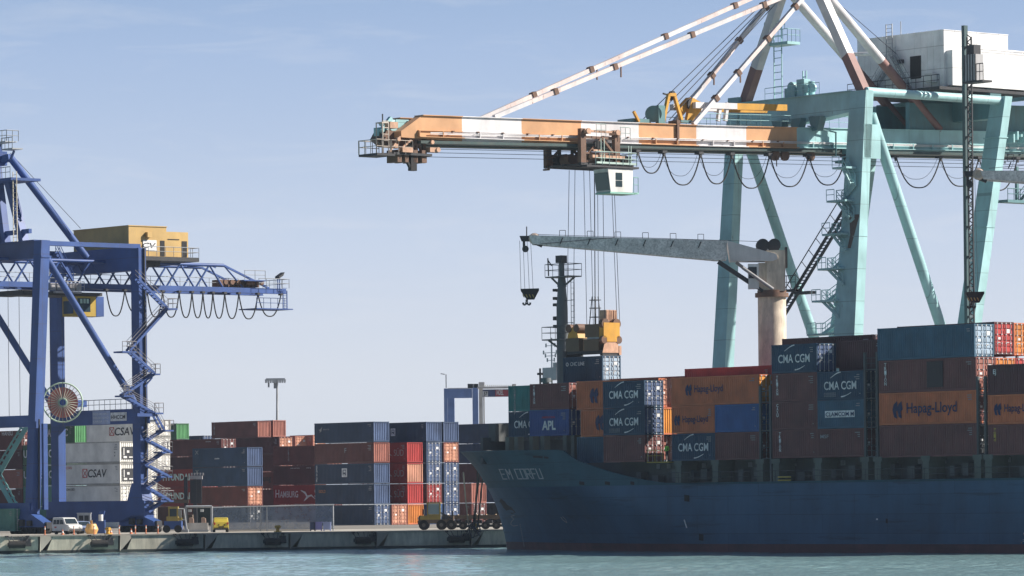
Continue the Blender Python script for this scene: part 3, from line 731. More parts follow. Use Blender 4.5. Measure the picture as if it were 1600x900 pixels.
# anchor recess (brown) below the knuckle near the stem, name, marks
def onhull(u_px, v_px, out=0.04):
    # find y on the hull under a pixel by marching
    lo = G(u_px, v_px, y=0.0)
    best = None; prev = None
    for i in range(600):
        y = -0.5 + i * 0.03; p = G(u_px, v_px, y=y); f = (YC - hb(p.x, p.z)) - p.y
        if prev is not None and f <= 0:
            q = G(u_px, v_px, y=y - .03 - out); return q
        prev = f
    return G(u_px, v_px, y=YC)
def hull_poly(name, pts, mat, sub=1):
    b = MB(); b.add([onhull(*p) for p in pts], [tuple(range(len(pts)))]); b.build(name, mat, ship)
b = MB()
# squared block letters that follow the flare
GLY = {'E': [[(1, 1), (0, 1), (0, 0), (1, 0)], [(0, .5), (.8, .5)]], 'M': [[(0, 0), (0, 1), (.5, .45), (1, 1), (1, 0)]], 'C': [[(1, 1), (0, 1), (0, 0), (1, 0)]], 'O': [[(0, 0), (0, 1), (1, 1), (1, 0), (0, 0)]],
       'R': [[(0, 0), (0, 1), (1, 1), (1, .5), (0, .5)], [(.45, .5), (1, 0)]], 'F': [[(0, 0), (0, 1), (1, 1)], [(0, .5), (.8, .5)]], 'U': [[(0, 1), (0, 0), (1, 0), (1, 1)]]}
def name_px(u, v): return onhull(780 + u + (1 - v) * 6.0, 733.5 + (1 - v) * 15.0 - u * .012)
for ch, x0 in (('E', 0), ('M', 9.6), ('C', 23.5), ('O', 31.7), ('R', 39.7), ('F', 48.2), ('U', 56.8)):
    if ch == 'C': b.build('ship_name_lettering', paint('worn_name_paint', (.56, .57, .57), dirt=.5, scale=1.5), ship); b = MB()
    for ln in GLY[ch]:
        pts = [(x0 + p[0] * 6.0, p[1]) for p in ln]
        for p, q in zip(pts, pts[1:]):
            dx, dy = (q[0] - p[0]), (q[1] - p[1]) * 15; l = math.hypot(dx, dy); nx, ny = -dy / l * .75, dx / l * .75 / 15; ex, ey = dx / l * .7, dy / l * .7 / 15
            b.add([name_px(p[0] - ex + nx, p[1] - ey + ny), name_px(p[0] - ex - nx, p[1] - ey - ny), name_px(q[0] + ex - nx, q[1] + ey - ny), name_px(q[0] + ex + nx, q[1] + ey + ny)], [(0, 1, 2, 3)])
b.build('ship_name_lettering', paint('worn_name_paint', (.56, .57, .57), dirt=.5, scale=1.5), ship)
REC = paint('anchor_recess', (0.045, 0.028, 0.02), rough=.8, dirt=.5, rust=.5)
b = MB(); b.add([onhull(*p) for p in ((772, 778), (783, 779), (797, 790), (806, 801), (800, 803), (790, 797))], [(0, 1, 2, 3, 4, 5)]); b.build('anchor_pocket', REC, ship)
b = MB()
fh = lambda px, py: onhull(px, py)
def hstroke(pts, w):
    stroke(b, fh, pts, w)
hstroke([(799, 808), (803, 811), (799, 815), (798, 819), (802, 822), (809, 821)], 1.3)
hstroke([(798, 807), (804, 805)], 1.2)
for i in range(12): hstroke([(812 + i * .55, 820 + i * 3.0), (813.6 + i * .55, 820 + i * 3.0)], 1.2)
hstroke([(876, 808), (880, 813), (886, 817)], 1.4); hstroke([(879, 807), (884, 812), (886, 817)], 1.1)
b.build('hull_marks', FADEL, ship)
b = MB()
hstroke([(1069, 812), (1073, 825)], 1.8)
b.add([onhull(*p) for p in ((1369, 810), (1371.5, 810), (1371.5, 812.5), (1369, 812.5))], [(0, 1, 2, 3)])
b.build('hull_paint_marks', LETTER, ship)
b = MB()
for (x0, y0, x1, y1) in ((833, 712, 848, 716), (850, 713, 857, 717), (905, 752, 913, 758), (945, 752, 953, 758), (985, 752, 991, 758), (1069, 773, 1077, 784), (1092, 834, 1099, 845), (1384, 810, 1387, 818)):
    b.add([onhull(x0, y0), onhull(x1, y0 + 1), onhull(x1, y1), onhull(x0, y1 - 1)], [(0, 1, 2, 3)])
b.build('hawse_opening', BLACK, ship)

# raised side passage: pillars, inner wall, hatches, rails (between the sheer and the containers)
zc = G(1378, 712.5, y=0.25).z
xE = G(1526, 712, y=0.25).x
print('zc', zc)
PIL = paint('pedestal_green_grey', (0.14, 0.16, 0.14), rough=.7, dirt=.5, rust=.35)
PILL = paint('coaming_grey', (0.09, 0.10, 0.105), rough=.7, dirt=.5, rust=.3)
b = MB(); b.box(xc_ - 14, 60, 2.3, BEAM - 2.3, zdeck - .1, zc - 0.05); b.build('hatch_coaming', PILL, ship)
b = MB()
for px in range(1052, 1640, 1):
    pass
pil = [1060, 1118, 1188, 1213, 1279, 1352, 1372, 1447, 1528, 1545, 1620, 1700]
for px in pil:
    x = G(px, 730, y=.25).x; b.box(x - .35, x + .45, .15, 2.2, zdeck, zc - .12); b.box(x - .5, x + .6, .1, 2.2, zc - .5, zc - .06)
b.build('container_pedestal', PIL, ship)
b = MB(); random.seed(3)
x = xc_ - 6
while x < 30:
    w = random.uniform(.5, 1.1); z0 = zdeck + random.uniform(.1, .4)
    b.box(x, x + w, 1.4, 2.25, z0, z0 + random.uniform(.7, 1.2)); x += w + random.uniform(.8, 2.2)
b.build('vent_box', paint('deck_fitting_grey', (0.13, 0.14, 0.15), dirt=.5, rust=.3), ship)
b = MB(); x = xc_ - 4
while x < 30:
    b.box(x, x + .55, 2.22, 2.28, zc - .75, zc - .3); x += random.choice((1.5, 1.5, 5.0))
b.build('lashing_plate', paint('pale_plate', (0.22, 0.23, 0.25), dirt=.4), ship)
b = MB(); b.rail([(xc_, .12, zdeck), (40, .12, zdeck)], 1.05, 1.5, .03)
b.build('deck_rail', PILL, ship)
b = MB(); x0 = G(1216, 750, y=.1).x; x1 = G(1236, 750, y=.1).x; b.box(x0, x1, .05, .1, zdeck + .1, zdeck + .22); b.box(x0, x1, .05, .1, zdeck + .4, zdeck + .52); b.build('gate_board', YLL, ship)
# forward deck house structure under the bow containers and lashing frames
zc0 = G(860, 681, y=5).z
b = MB()
for px in (797, 811, 834, 852, 887, 899): 
    x = G(px, 695, y=4.0).x; b.box(x - .25, x + .3, 3.6, 4.4, ztop - 1.1, zc0 - .03)
b.build('forward_pedestal', PIL, ship)
b = MB(); b.box(G(797, 690, y=9).x, G(893, 690, y=9).x, 8.5, 22, ztop - 1.1, zc0 - .35); b.build('forward_coaming', PILL, ship)
b = MB(); p0 = G(720, 707, y=YC)
# breakwater/winch gear on the forecastle and the dark lashing bridge beside the bow containers
xx = G(790, 690, y=8).x
b.box(xx - 1.6, xx - 1.2, 6, 24, ztop - 1.1, ztop + 1.6); b.beam((xx - 4.0, 9, ztop - 1.1), (xx - 1.4, 9, ztop + 2.9), .3, .3); b.box(xx - 1.5, xx - .4, 7, 23, ztop + 1.2, ztop + 3.0)
b.build('breakwater', PILL, ship)
b = MB()
for t in (-88, -85.5): b.tube((t, 12, ztop - .9), (t, 15, ztop - .9), .55, n=10); b.box(t - .4, t + .4, 15, 15.8, ztop - 1.1, ztop + .15)
b.build('anchor_winch', paint('winch_grey', (.25, .27, .28), dirt=.4, rust=.3), ship)
# open access stair gap between bays, yellow rail
def gap_ladders(pxa, pxb, y0, ztop_, nm):
    x0, x1 = G(pxa, 700, y=y0).x, G(pxb, 700, y=y0).x; b = MB()
    for x in (x0, x1): 
        for y in (y0, y0 + 6, y0 + 12, y0 + 18): b.beam((x, y, zdeck), (x, y, ztop_), .22, .22)
    z = zc
    while z < ztop_: b.box(x0, x1, y0, y0 + 20, z - .06, z + .02); b.rail([(x0, y0, z), (x1, y0, z)], 1.0, .9, .03); z += 2.62
    b.build(nm, PILL, ship)
# ================================================================== containers on the ship
RP = 2.50
def sx(px, row=0, py=690): return G(px, py, y=.22 + RP * row).x
def sc_(pxR, row, z, L, H, col, label, lg=None, **kw):
    return container((sx(pxR, row), .22 + RP * row, z), L, H, col, label, lg=lg, group='containers stacked on the ship', **kw)
def zof(px, py, row=0): return G(px, py, y=.22 + RP * row).z
# ---- bay nearest the bow
h = 2.591
yb0 = 4.0                                    # the bow bay starts further inboard
def bow(pxR, row, z, L, col, label, lg=None, **kw):
    y = yb0 + RP * row; return container((G(pxR, 690, y=y).x, y, z), L, h, col, label, lg=lg, group='containers stacked on the ship', **kw)
zA = G(860, 681, y=yb0).z
bow(889, 0, zA, L20, 'apl', 'royal blue container lettered APL below the brown one at the bow', [('text', 'APL', 1.95, .62, 2.1, .85, LETTER, .05), ('text', 'AMERICAN', 1.9, 1.75, 2.0, .2, REDL)])
bow(890, 0, zA + h + .03, L20, 'brown', 'brown container on top of the one lettered APL', ('vert', 'TRITON', .55, LETTER), endcol='brick')
bow(855, 1, zA, L20, 'cma', 'dark blue container at the bow, its lettering cut off by the one marked APL', ('cma',))
bow(855, 1, zA + h + .03, L20, 'teal', 'sea green container with pale vertical lettering, topmost at the bow end', ('vert', 'CHINASHIP', .9, FADEL))
bow(917, 1, zA, L20, 'darkmaroon', 'dark container half hidden behind the one lettered APL, lower tier')
bow(917, 1, zA + h + .03, L20, 'brick', 'rusty red container behind the brown bow container, only its door end seen', endcol='brick')
# ---- second bay
zB = zof(1000, 722) ; print('zB', zB)
xr = 1007.5
sc_(xr, 0, zB, L20, h, 'brown', 'plain brown container in the bottom tier under the two lettered blue ones', lg=('vert', '', .5, LETTER) if False else None)
sc_(xr, 0, zB + h + .02, L20, h, 'cma', 'dark blue CMA CGM container with small print, middle tier beside the orange sail logo', ('cma', 1), endcol='steel')
sc_(xr, 0, zB + 2 * h + .04, L20, h, 'cma', 'dark blue container lettered CMA CGM on top of the bay behind the bow', ('cma',), endcol='steel')
xo = sx(1030, 1)
def at(x, row, z, L, H, col, label, lg=None, **kw): return container((x, .22 + RP * row, z), L, H, col, label, lg=lg, group='containers stacked on the ship', **kw)
at(xo, 1, zB, L40, h, 'petrol', 'petrol blue container in the bottom tier left of the brown one', endcol='brick')
at(sx(1036.5, 1), 1, zB + h + .02, L40, h + .03, 'orange', 'orange container with dark blue sail logo, middle tier, second row in from the side', ('hl', 2.2, 1.05, 0, .78), endcol='yorange', door=False)
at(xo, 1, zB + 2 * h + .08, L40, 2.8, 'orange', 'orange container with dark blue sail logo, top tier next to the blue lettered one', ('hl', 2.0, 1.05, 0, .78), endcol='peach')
x2 = sx(1037.5, 2)
at(x2, 2, zB, L40, h, 'greyblue', 'pale grey blue container end behind the deck hand in the bright vest')
at(x2 + .35, 2, zB + h + .02, L40, h, 'yorange', 'bright yellow orange container end showing as a narrow strip above the deck hand', door=False)
at(x2, 2, zB + 2 * h + .04, L40, 2.8, 'peach', 'sunlit peach container end beside the top of the long orange container', endcol='peach')
at(sx(1078, 3) + .4, 3, zB + 2 * h + .04 + .3, L40, 2.85, 'brown', 'brown container whose roof line just shows behind the second bay')
for t in range(3): at(sx(1078, 3) + .4, 3, zB + .1 + t * 2.62, L40, 2.6, 'darkmaroon', ['dark maroon container hidden low in the second bay', 'dark maroon container hidden in the middle of the second bay', ''][t]) if t < 2 else None
# ---- third bay (40')
zC = zof(1115, 719.5); x3 = sx(1186, 0); xm = x3 - 6.12
at(xm, 0, zC, L20, h, 'cma', 'dark blue container lettered CMA CGM at the bottom, right of the deck hand', ('cma',), endcol='greyblue')
at(x3, 0, zC, L20, h, 'brown', 'plain brown container right beside the lowest CMA CGM one, under the plain blue one', ('vert', '', .5, LETTER) if False else None)
at(xm, 0, zC + h + .02, L20, h, 'orange', 'orange half-length container lettered Hapag-Lloyd with a letter missing', ('hl', .35, 1.05, 3.6, .52))
at(x3, 0, zC + h + .02, L20, h, 'blue', 'plain mid blue container beside the short orange one')
at(x3, 0, zC + 2 * h + .04, L40, 2.7, 'orange', 'long orange container lettered Hapag-Lloyd, top of the third bay', ('hl', 2.0, 1.25, 4.0, .55), endcol='yorange')
for r in (1, 2): at(x3, r, zC, L40, h, 'darkmaroon', ['dark maroon container behind the bottom tier of the third bay, second row', 'dark maroon container behind the bottom tier of the third bay, third row'][r - 1]); at(x3, r, zC + h + .02, L40, h, 'navy', ['navy container hidden behind the plain blue one, second row', 'navy container hidden behind the plain blue one, third row'][r - 1])
zr = zof(1205, 570.5, 1) - 2.9
at(sx(1207, 1) , 1, zr, L40, 2.9, 'red', 'crimson red container showing as a long thin strip above the orange one')
# ---- fourth bay (two 20')
zD = zof(1276, 715); xd1 = sx(1277.5, 0); xd2 = sx(1350, 0)
at(xd1, 0, zD, L20, h, 'brown', 'brown container with white vertical code, bottom tier of the fourth bay, left stack', ('vert', 'TRITON', .9, LETTER))
at(xd1, 0, zD + h + .02, L20, h, 'brown', 'brown container with the short white vertical code, next to the white name board', ('vert', 'CAXU', .6, LETTER))
at(xd1, 0, zD + 2 * h + .04, L20, h, 'brown', 'brown container directly beneath the highest CMA CGM one', ('vert', 'TRITON', .6, LETTER))
at(xd1, 0, zD + 3 * h + .06, L20, h + .05, 'cma', 'dark blue container lettered CMA CGM, the highest of these, beside the ship crane post', ('cma',), endcol='steel')
at(xd2, 0, zD, L20, h, 'brown', 'dull brown container with a small pale sign beneath the one with the name board', ('text', 'MSF', .35, 1.75, 1.1, .32, FADEL))
at(xd2, 0, zD + h + .02, L20, h, 'petrol', 'petrol blue container with a small white name board', [('board', 1.0, 1.0, 3.9, .62), ('text', 'CLAMCOM M', 1.08, 1.12, 3.7, .36, HLB, .03)])
at(xd2, 0, zD + 2 * h + .04, L20, h, 'cma', 'dark blue CMA CGM container with small print, above the one with the name board', ('cma', 1))
for t in range(3): at(xd2, 1, zD + t * (h + .02), L20, h, ['darkmaroon', 'navy', 'black'][t], ['dark container hidden behind the dull brown one', 'navy container hidden behind the petrol one', 'black container hidden behind the CMA CGM one of the right stack'][t]); at(xd1, 1, zD + t * (h + .02), L20, h, 'darkmaroon', ['maroon container hidden in the second row, left stack, bottom tier', 'maroon container hidden in the second row, left stack, middle tier', 'maroon container hidden in the second row, left stack, third tier'][t])
at(xd2 + .3, 1, zD + 3 * h + .06, L20, h + .25, 'darkmaroon', 'dark maroon container on top, left of the long blue one')
at(xd1 + 2.2, 2, zof(1350, 523, 2) - 2.9 , L40, 2.9, 'darkmaroon', 'maroon container whose roof line shows above the fourth bay')
for t in range(4): at(xd1 + 2.2, 2, zD + t * 2.66, L40, 2.62, 'darkmaroon', ['maroon container in the third row of the fourth bay, bottom tier', 'maroon container in the third row of the fourth bay, second tier', 'maroon container in the third row of the fourth bay, third tier', 'maroon container in the third row of the fourth bay, fourth tier'][t]) if t < 3 else None
# ---- fifth bay (40', high cubes)
zE = zof(1526, 712.5); xe = sx(1526, 0); hc = 2.895
def patch(o):
    b = MB(); b.box(-6.1, -4.1, -.016, .02, .35, 2.65); b.build('dark_patch', PATCH, o)
at(xe, 0, zE, L40, hc, 'brown', 'long plain brown container, bottom tier beneath the big Hapag-Lloyd one', endcol='black')  # end painted black for the shadow across the lower ends
at(xe, 0, zE + hc + .02, L40, hc, 'orange', 'long orange container with the biggest Hapag-Lloyd lettering', ('hl', 1.7, 1.05, 6.3, .78), endcol='maroon')  # orange end darkened to maroon, inside that same painted shadow
at(xe, 0, zE + 2 * hc + .04, L40, hc, 'brown', 'long brown container with a square dark patch, between the orange and the long blue one', ('vert', 'TRITON', .7, LETTER), endcol='brick', extra=patch)
at(xe - .15, 0, zE + 3 * hc + .06, L40, hc, 'petrol', 'long plain steel blue container on top of the tall stack at the right', endcol='greyblue')
ze5 = zof(1554, 502.5, 1) - 2.9
at(xe - .15, 1, ze5, L40, 2.9, 'darkmaroon', 'maroon container with red doors, top tier second row at the right', endcol='red')
at(xe - .15, 2, ze5 - .05, L40, 2.9, 'orange', 'orange container door end at the top right edge', endcol='hlorange')
for r, (c1, c2, l) in enumerate((('orange', 'hlorange', 'orange container door end below the red doors'), ('hsred', 'red', 'red container end with a white letter at the right edge'))):
    at(xe, r + 1, zE + 2 * hc + .04, L40, hc - .05, c1, l, endcol=c2)
    at(xe, r + 1, zE + hc + .02, L40, hc - .05, 'darkmaroon', ['maroon container in the second row of the fifth bay, second tier', 'maroon container in the third row of the fifth bay, second tier'][r]); at(xe, r + 1, zE, L40, hc, 'navy', ['navy container in the second row of the fifth bay, bottom tier', 'navy container in the third row of the fifth bay, bottom tier'][r])
# ---- sixth bay, running out of the picture
xf = sx(1544, 0) + L20; zF = zof(1600, 711)
at(xf, 0, zF, L20, 2.70, 'brown', 'brown container with yellow vertical lettering at the right edge', ('vert', 'gold', .7, YLL))
at(xf, 0, zF + 2.72, L20, 2.60, 'orange', 'orange container lettered Hapag-Lloyd cut off by the right edge', ('hl', .75, 1.1, 3.8, .55))
at(xf, 0, zF + 5.34, L20, 2.62, 'darkmaroon', 'dark maroon container, top tier at the right edge', ('text', 'EJ', .7, 1.8, .35, .4, LETTER))
for t in range(3): at(xf + 6.2, 0, zF + t * 2.66, L20, h, ['maroon', 'navy', 'brown'][t], 'container past the right edge, %s tier' % ['bottom', 'middle', 'top'][t])
for px0, px1, t in ((1187, 1207, zC + 3 * 2.6), (1351, 1374, zD + 4 * 2.6), (1527, 1543, zF + 8)): gap_ladders(px0 + 2, px1 - 2, .3, t - 1, 'lashing_bridge')
# hatchway rail by the deck hand
b = MB(); x0, x1 = sx(1012), sx(1036); b.rail([(x0, .15, zB), (x1, .15, zB)], 1.1, 1.3, .035); b.box(x0, x1 + .9, .1, 3, zB - .1, zB); b.build('yellow_rail', YLL, ship)

# ================================================================== masts and cranes of the ship
SG = paint('ship_crane_grey', (0.72, 0.70, 0.67), rough=.6, dirt=.85, rust=.3, scale=1.2, dcol=(.12, .12, .12), streak=False)
POST = paint('ship_crane_cream', (0.66, 0.56, 0.44), rough=.6, dirt=.55, rust=.45, scale=.8, dcol=(0.16, .12, .09))
MASTM = paint('mast_green_grey', (0.115, 0.13, 0.14), rough=.6, dirt=.4, rust=.1)
# foremast
pf = G(873, 590, y=YC); zdk = ztop - 1
fm = thing('foremast', 'grey green foremast with platforms and lamps left of the hanging container', 'mast', (pf.x, YC, zdk))
T = lambda px, py: G(px, py, y=YC)
b = MB(); c0 = T(879.5, 600); c1 = T(877, 415); b.tube((c0.x, YC, zdk), (c0.x, YC, T(879, 480).z), .62, .58, n=14); b.tube((c0.x, YC, T(879, 480).z), (c0.x, YC, T(878, 448).z), .58, .42, n=14); b.tube((c0.x, YC, T(878, 448).z), (c0.x, YC, T(877, 432).z), .5, .36, n=12)
b.tube((c0.x, YC, T(877, 432).z), (c0.x, YC, T(876, 410).z), .3, n=10); b.build('mast_tube', MASTM, fm)
b = MB(); z = T(876, 404).z; b.box(c0.x - .5, c0.x + .4, YC - .4, YC + .4, z - .45, z + .3); b.build('top_box', DARK, fm)
for zz, wl, wr, nm in ((T(876, 432).z, 1.6, 2.1, 'crosstree_platform'), (T(870, 530).z, 2.2, .6, 'lower_platform')):
    b = MB(); b.box(c0.x - wl, c0.x + wr, YC - .9, YC + .9, zz - .12, zz)
    b.beam((c0.x - wl, YC, zz - .1), (c0.x, YC, zz - 1.2), .15, .15); b.beam((c0.x + wr, YC, zz - .1), (c0.x, YC, zz - 1.2), .15, .15)
    b.rail([(c0.x - wl, YC - .9, zz), (c0.x + wr, YC - .9, zz), (c0.x + wr, YC + .9, zz), (c0.x - wl, YC + .9, zz), (c0.x - wl, YC - .9, zz)], 1.25, 1.2, .035)
    b.build(nm, MASTM, fm)
b = MB(); xl = c0.x + 1.7
for s in (-.22, .22): b.beam((xl, YC + s, T(876, 436).z), (xl, YC + s, T(876, 570).z), .05, .05)
z = T(876, 570).z
while z < T(876, 436).z: b.beam((xl, YC - .22, z), (xl, YC + .22, z), .04, .04); z += .6
for zz in (T(877, 470).z, T(877, 505).z, T(877, 540).z): b.beam((c0.x, YC, zz), (xl, YC, zz), .06, .06)
b.build('mast_ladder', MASTM, fm)
b = MB()
for zz, r in ((T(877, 468).z, .2), (T(877, 478).z, .2), (T(877, 500).z, .3), (T(877, 512).z, .22), (T(877, 455).z, .18)): b.box(c0.x - 1.25, c0.x - .85, YC - .2, YC + .2, zz, zz + r + .1); b.beam((c0.x - .9, YC, zz), (c0.x - .5, YC, zz), .08, .08)
b.tube((c0.x - 2.1, YC, T(877, 430).z), (c0.x - 2.2, YC, T(877, 402).z), .07, n=5); b.tube((c0.x - 2.2, YC, T(877, 405).z), (c0.x - 1.6, YC, T(877, 414).z), .07, n=5); b.build('navigation_lamp', DARK, fm)
# small signal mast left of it
s2 = thing('signal_mast', 'thin white signal mast with crossed arms left of the foremast', 'mast', (T(859, 590).x, YC + 3, zdk))
b = MB(); q = G(862, 560, y=YC + 3)
b.tube((q.x, q.y, zdk), (q.x, q.y, G(862, 528, y=YC + 3).z), .08, n=6)
for py, w in ((540, .9), (551, 1.3), (556, 1.0), (563, .7)):
    zz = G(862, py, y=YC + 3).z; b.beam((q.x - w, q.y, zz), (q.x + w * .7, q.y, zz), .06, .06)
    for k in (-1, .6): b.tube((q.x + w * k, q.y, zz - .15), (q.x + w * k, q.y, zz + .25), .08, n=6)
b.build('mast_pole', WHITE, s2); b = MB(); zz = G(862, 585, y=YC + 3).z; b.box(q.x - .8, q.x + 1.4, q.y - .6, q.y + .6, zz - .6, zz + .7); b.tube((q.x + 1, q.y - .3, zz + .7), (q.x + 1, q.y - .3, zz + 1.2), .3, n=10); b.build('winch_house', WHITE, s2)
s3 = thing('signal_post', 'short dark post with a lamp behind the brown bow container', 'post', (T(844, 590).x, YC, zdk))
b = MB(); q = T(844, 590); b.tube((q.x, YC, zdk), (q.x, YC, T(877, 574).z), .10, n=6); b.box(q.x - .25, q.x + .25, YC - .2, YC + .2, T(844, 586).z, T(877, 581).z); b.build('post_shaft', DARK, s3)
s4 = thing('vent_cowl', 'small dark ventilator at the top edge of the bow containers', 'ventilator', (T(856, 595).x, YC - 4, zdk))
b = MB(); q = G(853, 596, y=YC - 4); b.tube((q.x, q.y, zdk), (q.x, q.y, q.z), .35, n=10); b.tube((q.x, q.y, q.z - .1), (q.x, q.y, q.z + .35), .55, n=10); b.build('cowl_body', MASTM, s4)

def ship_crane(pix, Yw, label, full=True):
    """deck crane seen square on: post, slewing house, jib, luffing rams, hook block"""
    Pw = lambda px, py, dy=0: W(px, py, Yw + dy)
    base = Pw(pix['post'], 700); base.z = zdeck if full else zdeck
    o = thing('ship_crane', label, 'deck crane', base, 'deck cranes of the ship', rz=0, world=True); OFF[o.name] = base.copy()
    s = F / Yw; X = lambda px: Pw(px, 600).x; dy_ = pix.get('dy', 0)
    cx = X(pix['post']) + .15
    if full:
        zt = Pw(pix['post'], 462 + dy_).z
        b = MB(); n = 12
        b.tube((cx, Yw, zdeck), (cx, Yw, zt), 1.36, n=8); b.build('pedestal', POST, o)
        b = MB(); b.tube((cx, Yw, zt - .15), (cx, Yw, zt + .25), 1.62, n=20); b.tube((cx, Yw, zt + .25), (cx, Yw, zt + .5), 1.4, n=20); b.build('slewing_ring', RUSTY, o)
        b = MB(); zh = Pw(pix['post'], 400 + dy_).z
        b.box(cx - .55, cx + 1.25, Yw - 1.2, Yw + 1.2, zt + .4, zh + .5); b.box(cx - 1.3, cx - .55, Yw - .9, Yw + .9, zt + .4, zh - .7); b.build('slewing_column', POST, o)
        b = MB(); b.box(cx - 2.3, cx - 1.3, Yw - 1.25, Yw - .1, zh - 3.2, zh - .8); b.build('operator_cab', WHITE, o)
        b = MB(); b.box(cx - 2.32, cx - 1.5, Yw - 1.27, Yw - .08, zh - 2.2, zh - 1.1); b.build('cab_window', glass('window_glass'), o)
        b = MB(); zz = Pw(pix['post'], 385 + dy_).z
        for dx in (-.75, .35): b.disc((cx + dx - .1, Yw - .5, zz + .1), (0, 1, 0), .62, .5, n=16); b.disc((cx + dx - .1, Yw + .6, zz + .1), (0, 1, 0), .62, .5, n=16)
        b.box(cx - 1.0, cx + .7, Yw - .8, Yw + .8, zz - .8, zz - .35); b.build('rope_sheave', DARK, o)
        b = MB(); b.box(cx + 1.27, cx + 1.5, Yw - .8, Yw + .2, zh - 1.2, zh + .8); b.build('control_box', DARK, o)
    # jib: deep near the post, slim at its tip
    J = pix['jib']
    b = MB()
    P = [Pw(*p) for p in J]
    pl = [(p.x, p.z) for p in P]
    for y0, y1 in ((Yw - 1.15, Yw - .75), (Yw + .75, Yw + 1.15)):
        b.prism(pl, 'y', y0, y1)
    b.build('jib', SG, o, each=True)
    b = MB()
    if full:
        sh = pix['post'] - 1205; k = [Pw(x + sh, y + dy_) for x, y in ((1135, 377), (1212, 398), (1214, 405), (1207, 409), (1140, 409))]
        b = MB(); b.prism([(p.x, p.z) for p in k], 'y', Yw - 1.3, Yw - 1.16); b.prism([(p.x, p.z) for p in k], 'y', Yw + 1.16, Yw + 1.3); b.build('jib_heel_plate', paint('jib_heel_grey', (.60, .57, .55), dirt=.3, rust=.1), o)
        Pq = lambda px, py, d=0: Pw(px + sh, py + dy_, d)
        b = MB(); t = [(850, 370), (1130, 378)]
        for i in range(9):
            px = 870 + i * 32; b.beam(Pq(px, 372 + i * 2.0, -.8), Pq(px, 372 + i * 2.0, .8), .2, .2)
        b.build('cross_member', SG, o)
        b = MB()
        b.beam(Pq(1122, 409, -.9), Pq(1180, 447, -.9), .42, .42); b.tube(Pq(1180, 447, -.9), Pq(1192, 455, -.9), .16, n=8)
        b.build('luffing_ram', DARK, o)
        b = MB(); b.beam(Pq(1150, 410, .9), Pq(1203, 449, .9), .3, .3); b.tube(Pq(1160, 418, -1.4), Pq(1208, 452, -1.4), .16, n=8); b.build('luffing_ram', paint('ram_grey', (.3, .3, .31)), o)
        b = MB()
        for i in range(6):
            px = 879 + i * 43.2; py = 370 + i * 1.2; p = Pq(px, py, -.9)
            b.path([p + Vector((-.28, 0, 0)), p + Vector((-.28, 0, .62)), p + Vector((.28, 0, .62)), p + Vector((.28, 0, 0))], .03)
            b.beam(p + Vector((-.35, 0, 0)), p + Vector((.35, 0, 0)), .08, .06); b.beam(p + Vector((0, -.28, -.1)), p + Vector((-.25, -.28, -.7)), .1, .1)
        b.build('walk_hoop', DARK, o)
        b = MB(); b.path([Pq(832, 366), Pq(1205, 378)], .025); b.path([Pq(845, 381, -1.2), Pq(960, 371, -1.2)], .025); b.build('jib_rope', ROPE, o)
    # tip
    tx, ty = pix['tip']
    b = MB(); b.prism([(Pw(tx, 0).x, Pw(tx, ty - 4).z), (Pw(tx + 34, 0).x, Pw(tx, ty - 4).z), (Pw(tx + 34, 0).x, Pw(tx, ty + 4.5).z), (Pw(tx + 3, 0).x, Pw(tx, ty + 4).z)], 'y', Yw - .5, Yw + .5)
    b.tube(Pw(tx + 15, ty - 4), Pw(tx + 15, ty - 19), .06, n=5); b.disc(Pw(tx + 13, ty + 16), (0, 1, 0), .32, .3); b.box(X(tx + 11), X(tx + 15), Yw - .12, Yw + .12, Pw(tx, ty + 14).z, Pw(tx, ty).z)
    b.beam(Pw(tx + 28, ty + 5), Pw(tx + 40, ty + 10), .4, .5)
    b.build('jib_head', DARK, o)
    b = MB(); b.disc(Pw(tx + 27, ty, -.7), (0, 1, 0), .55, .18, n=18); b.ring(Pw(tx + 27, ty, -.82), (0, 1, 0), .38, .12); b.build('head_sheave', paint('sheave_cream', (.62, .50, .42), dirt=.4, rust=.5), o)
    # hook block hangs free
    hb_ = thing('hook_block', pix['hooklabel'], 'hook block', Pw(*pix['hook']), 'hook blocks of the deck cranes', rz=0, world=True); OFF[hb_.name] = Pw(*pix['hook'])
    hx, hy = pix['hook']
    b = MB(); q = [(-14.5, -9.5), (14.5, -10), (14.5, -7), (7, 7), (-5, 7), (-14, -6.5)]
    b.prism([(Pw(hx + u, 0).x, Pw(hx, hy + v).z) for u, v in q], 'y', Yw - .45, Yw + .45); b.build('block_housing', BLACK, hb_)
    b = MB()
    for u in (-7, -2, 3, 8): 
        b.add([Pw(hx + u, hy - 1, -.47), Pw(hx + u + 2, hy - 1, -.47), Pw(hx + u + 4, hy + 4, -.47), Pw(hx + u + 2.4, hy + 4, -.47)], [(0, 1, 2, 3)])
    b.build('warning_stripe', paint('stripe_yellow', (.35, .24, .06)), hb_)
    b = MB(); c = Pw(hx, hy + 13); b.tube(Pw(hx, hy + 7), Pw(hx, hy + 11), .12, n=8)
    for sgn in (-1, 1): b.path([c + Vector((sgn * .05, 0, .1)), c + Vector((sgn * .1, 0, -.12)), c + Vector((sgn * .3, 0, -.15)), c + Vector((sgn * .36, 0, .08))], .09, n=6)
    b.build('hook', DARK, hb_)
    b = MB()
    for u in (-9, -3, 4, 10): b.path([Pw(tx + 12 + u * .9, ty + 3), Pw(hx + u, hy - 9)], .022)
    b.build('hoist_rope', ROPE, hb_)
    return o
Yc1 = G(1205, 570, y=12.5); Yc1 = (MG @ Yc1).y; print('crane depth', Yc1)
ship_crane(dict(post=1205, jib=[(826, 368.5), (1135, 377), (1135, 407), (1118, 407.5), (832, 382)], tip=(808, 373), hook=(823, 461), hooklabel='black hook block hanging in clear sky beside the foremast'), Yc1,
           'grey deck crane with a long jib on its cream post')
Yc2 = Yc1 - 22
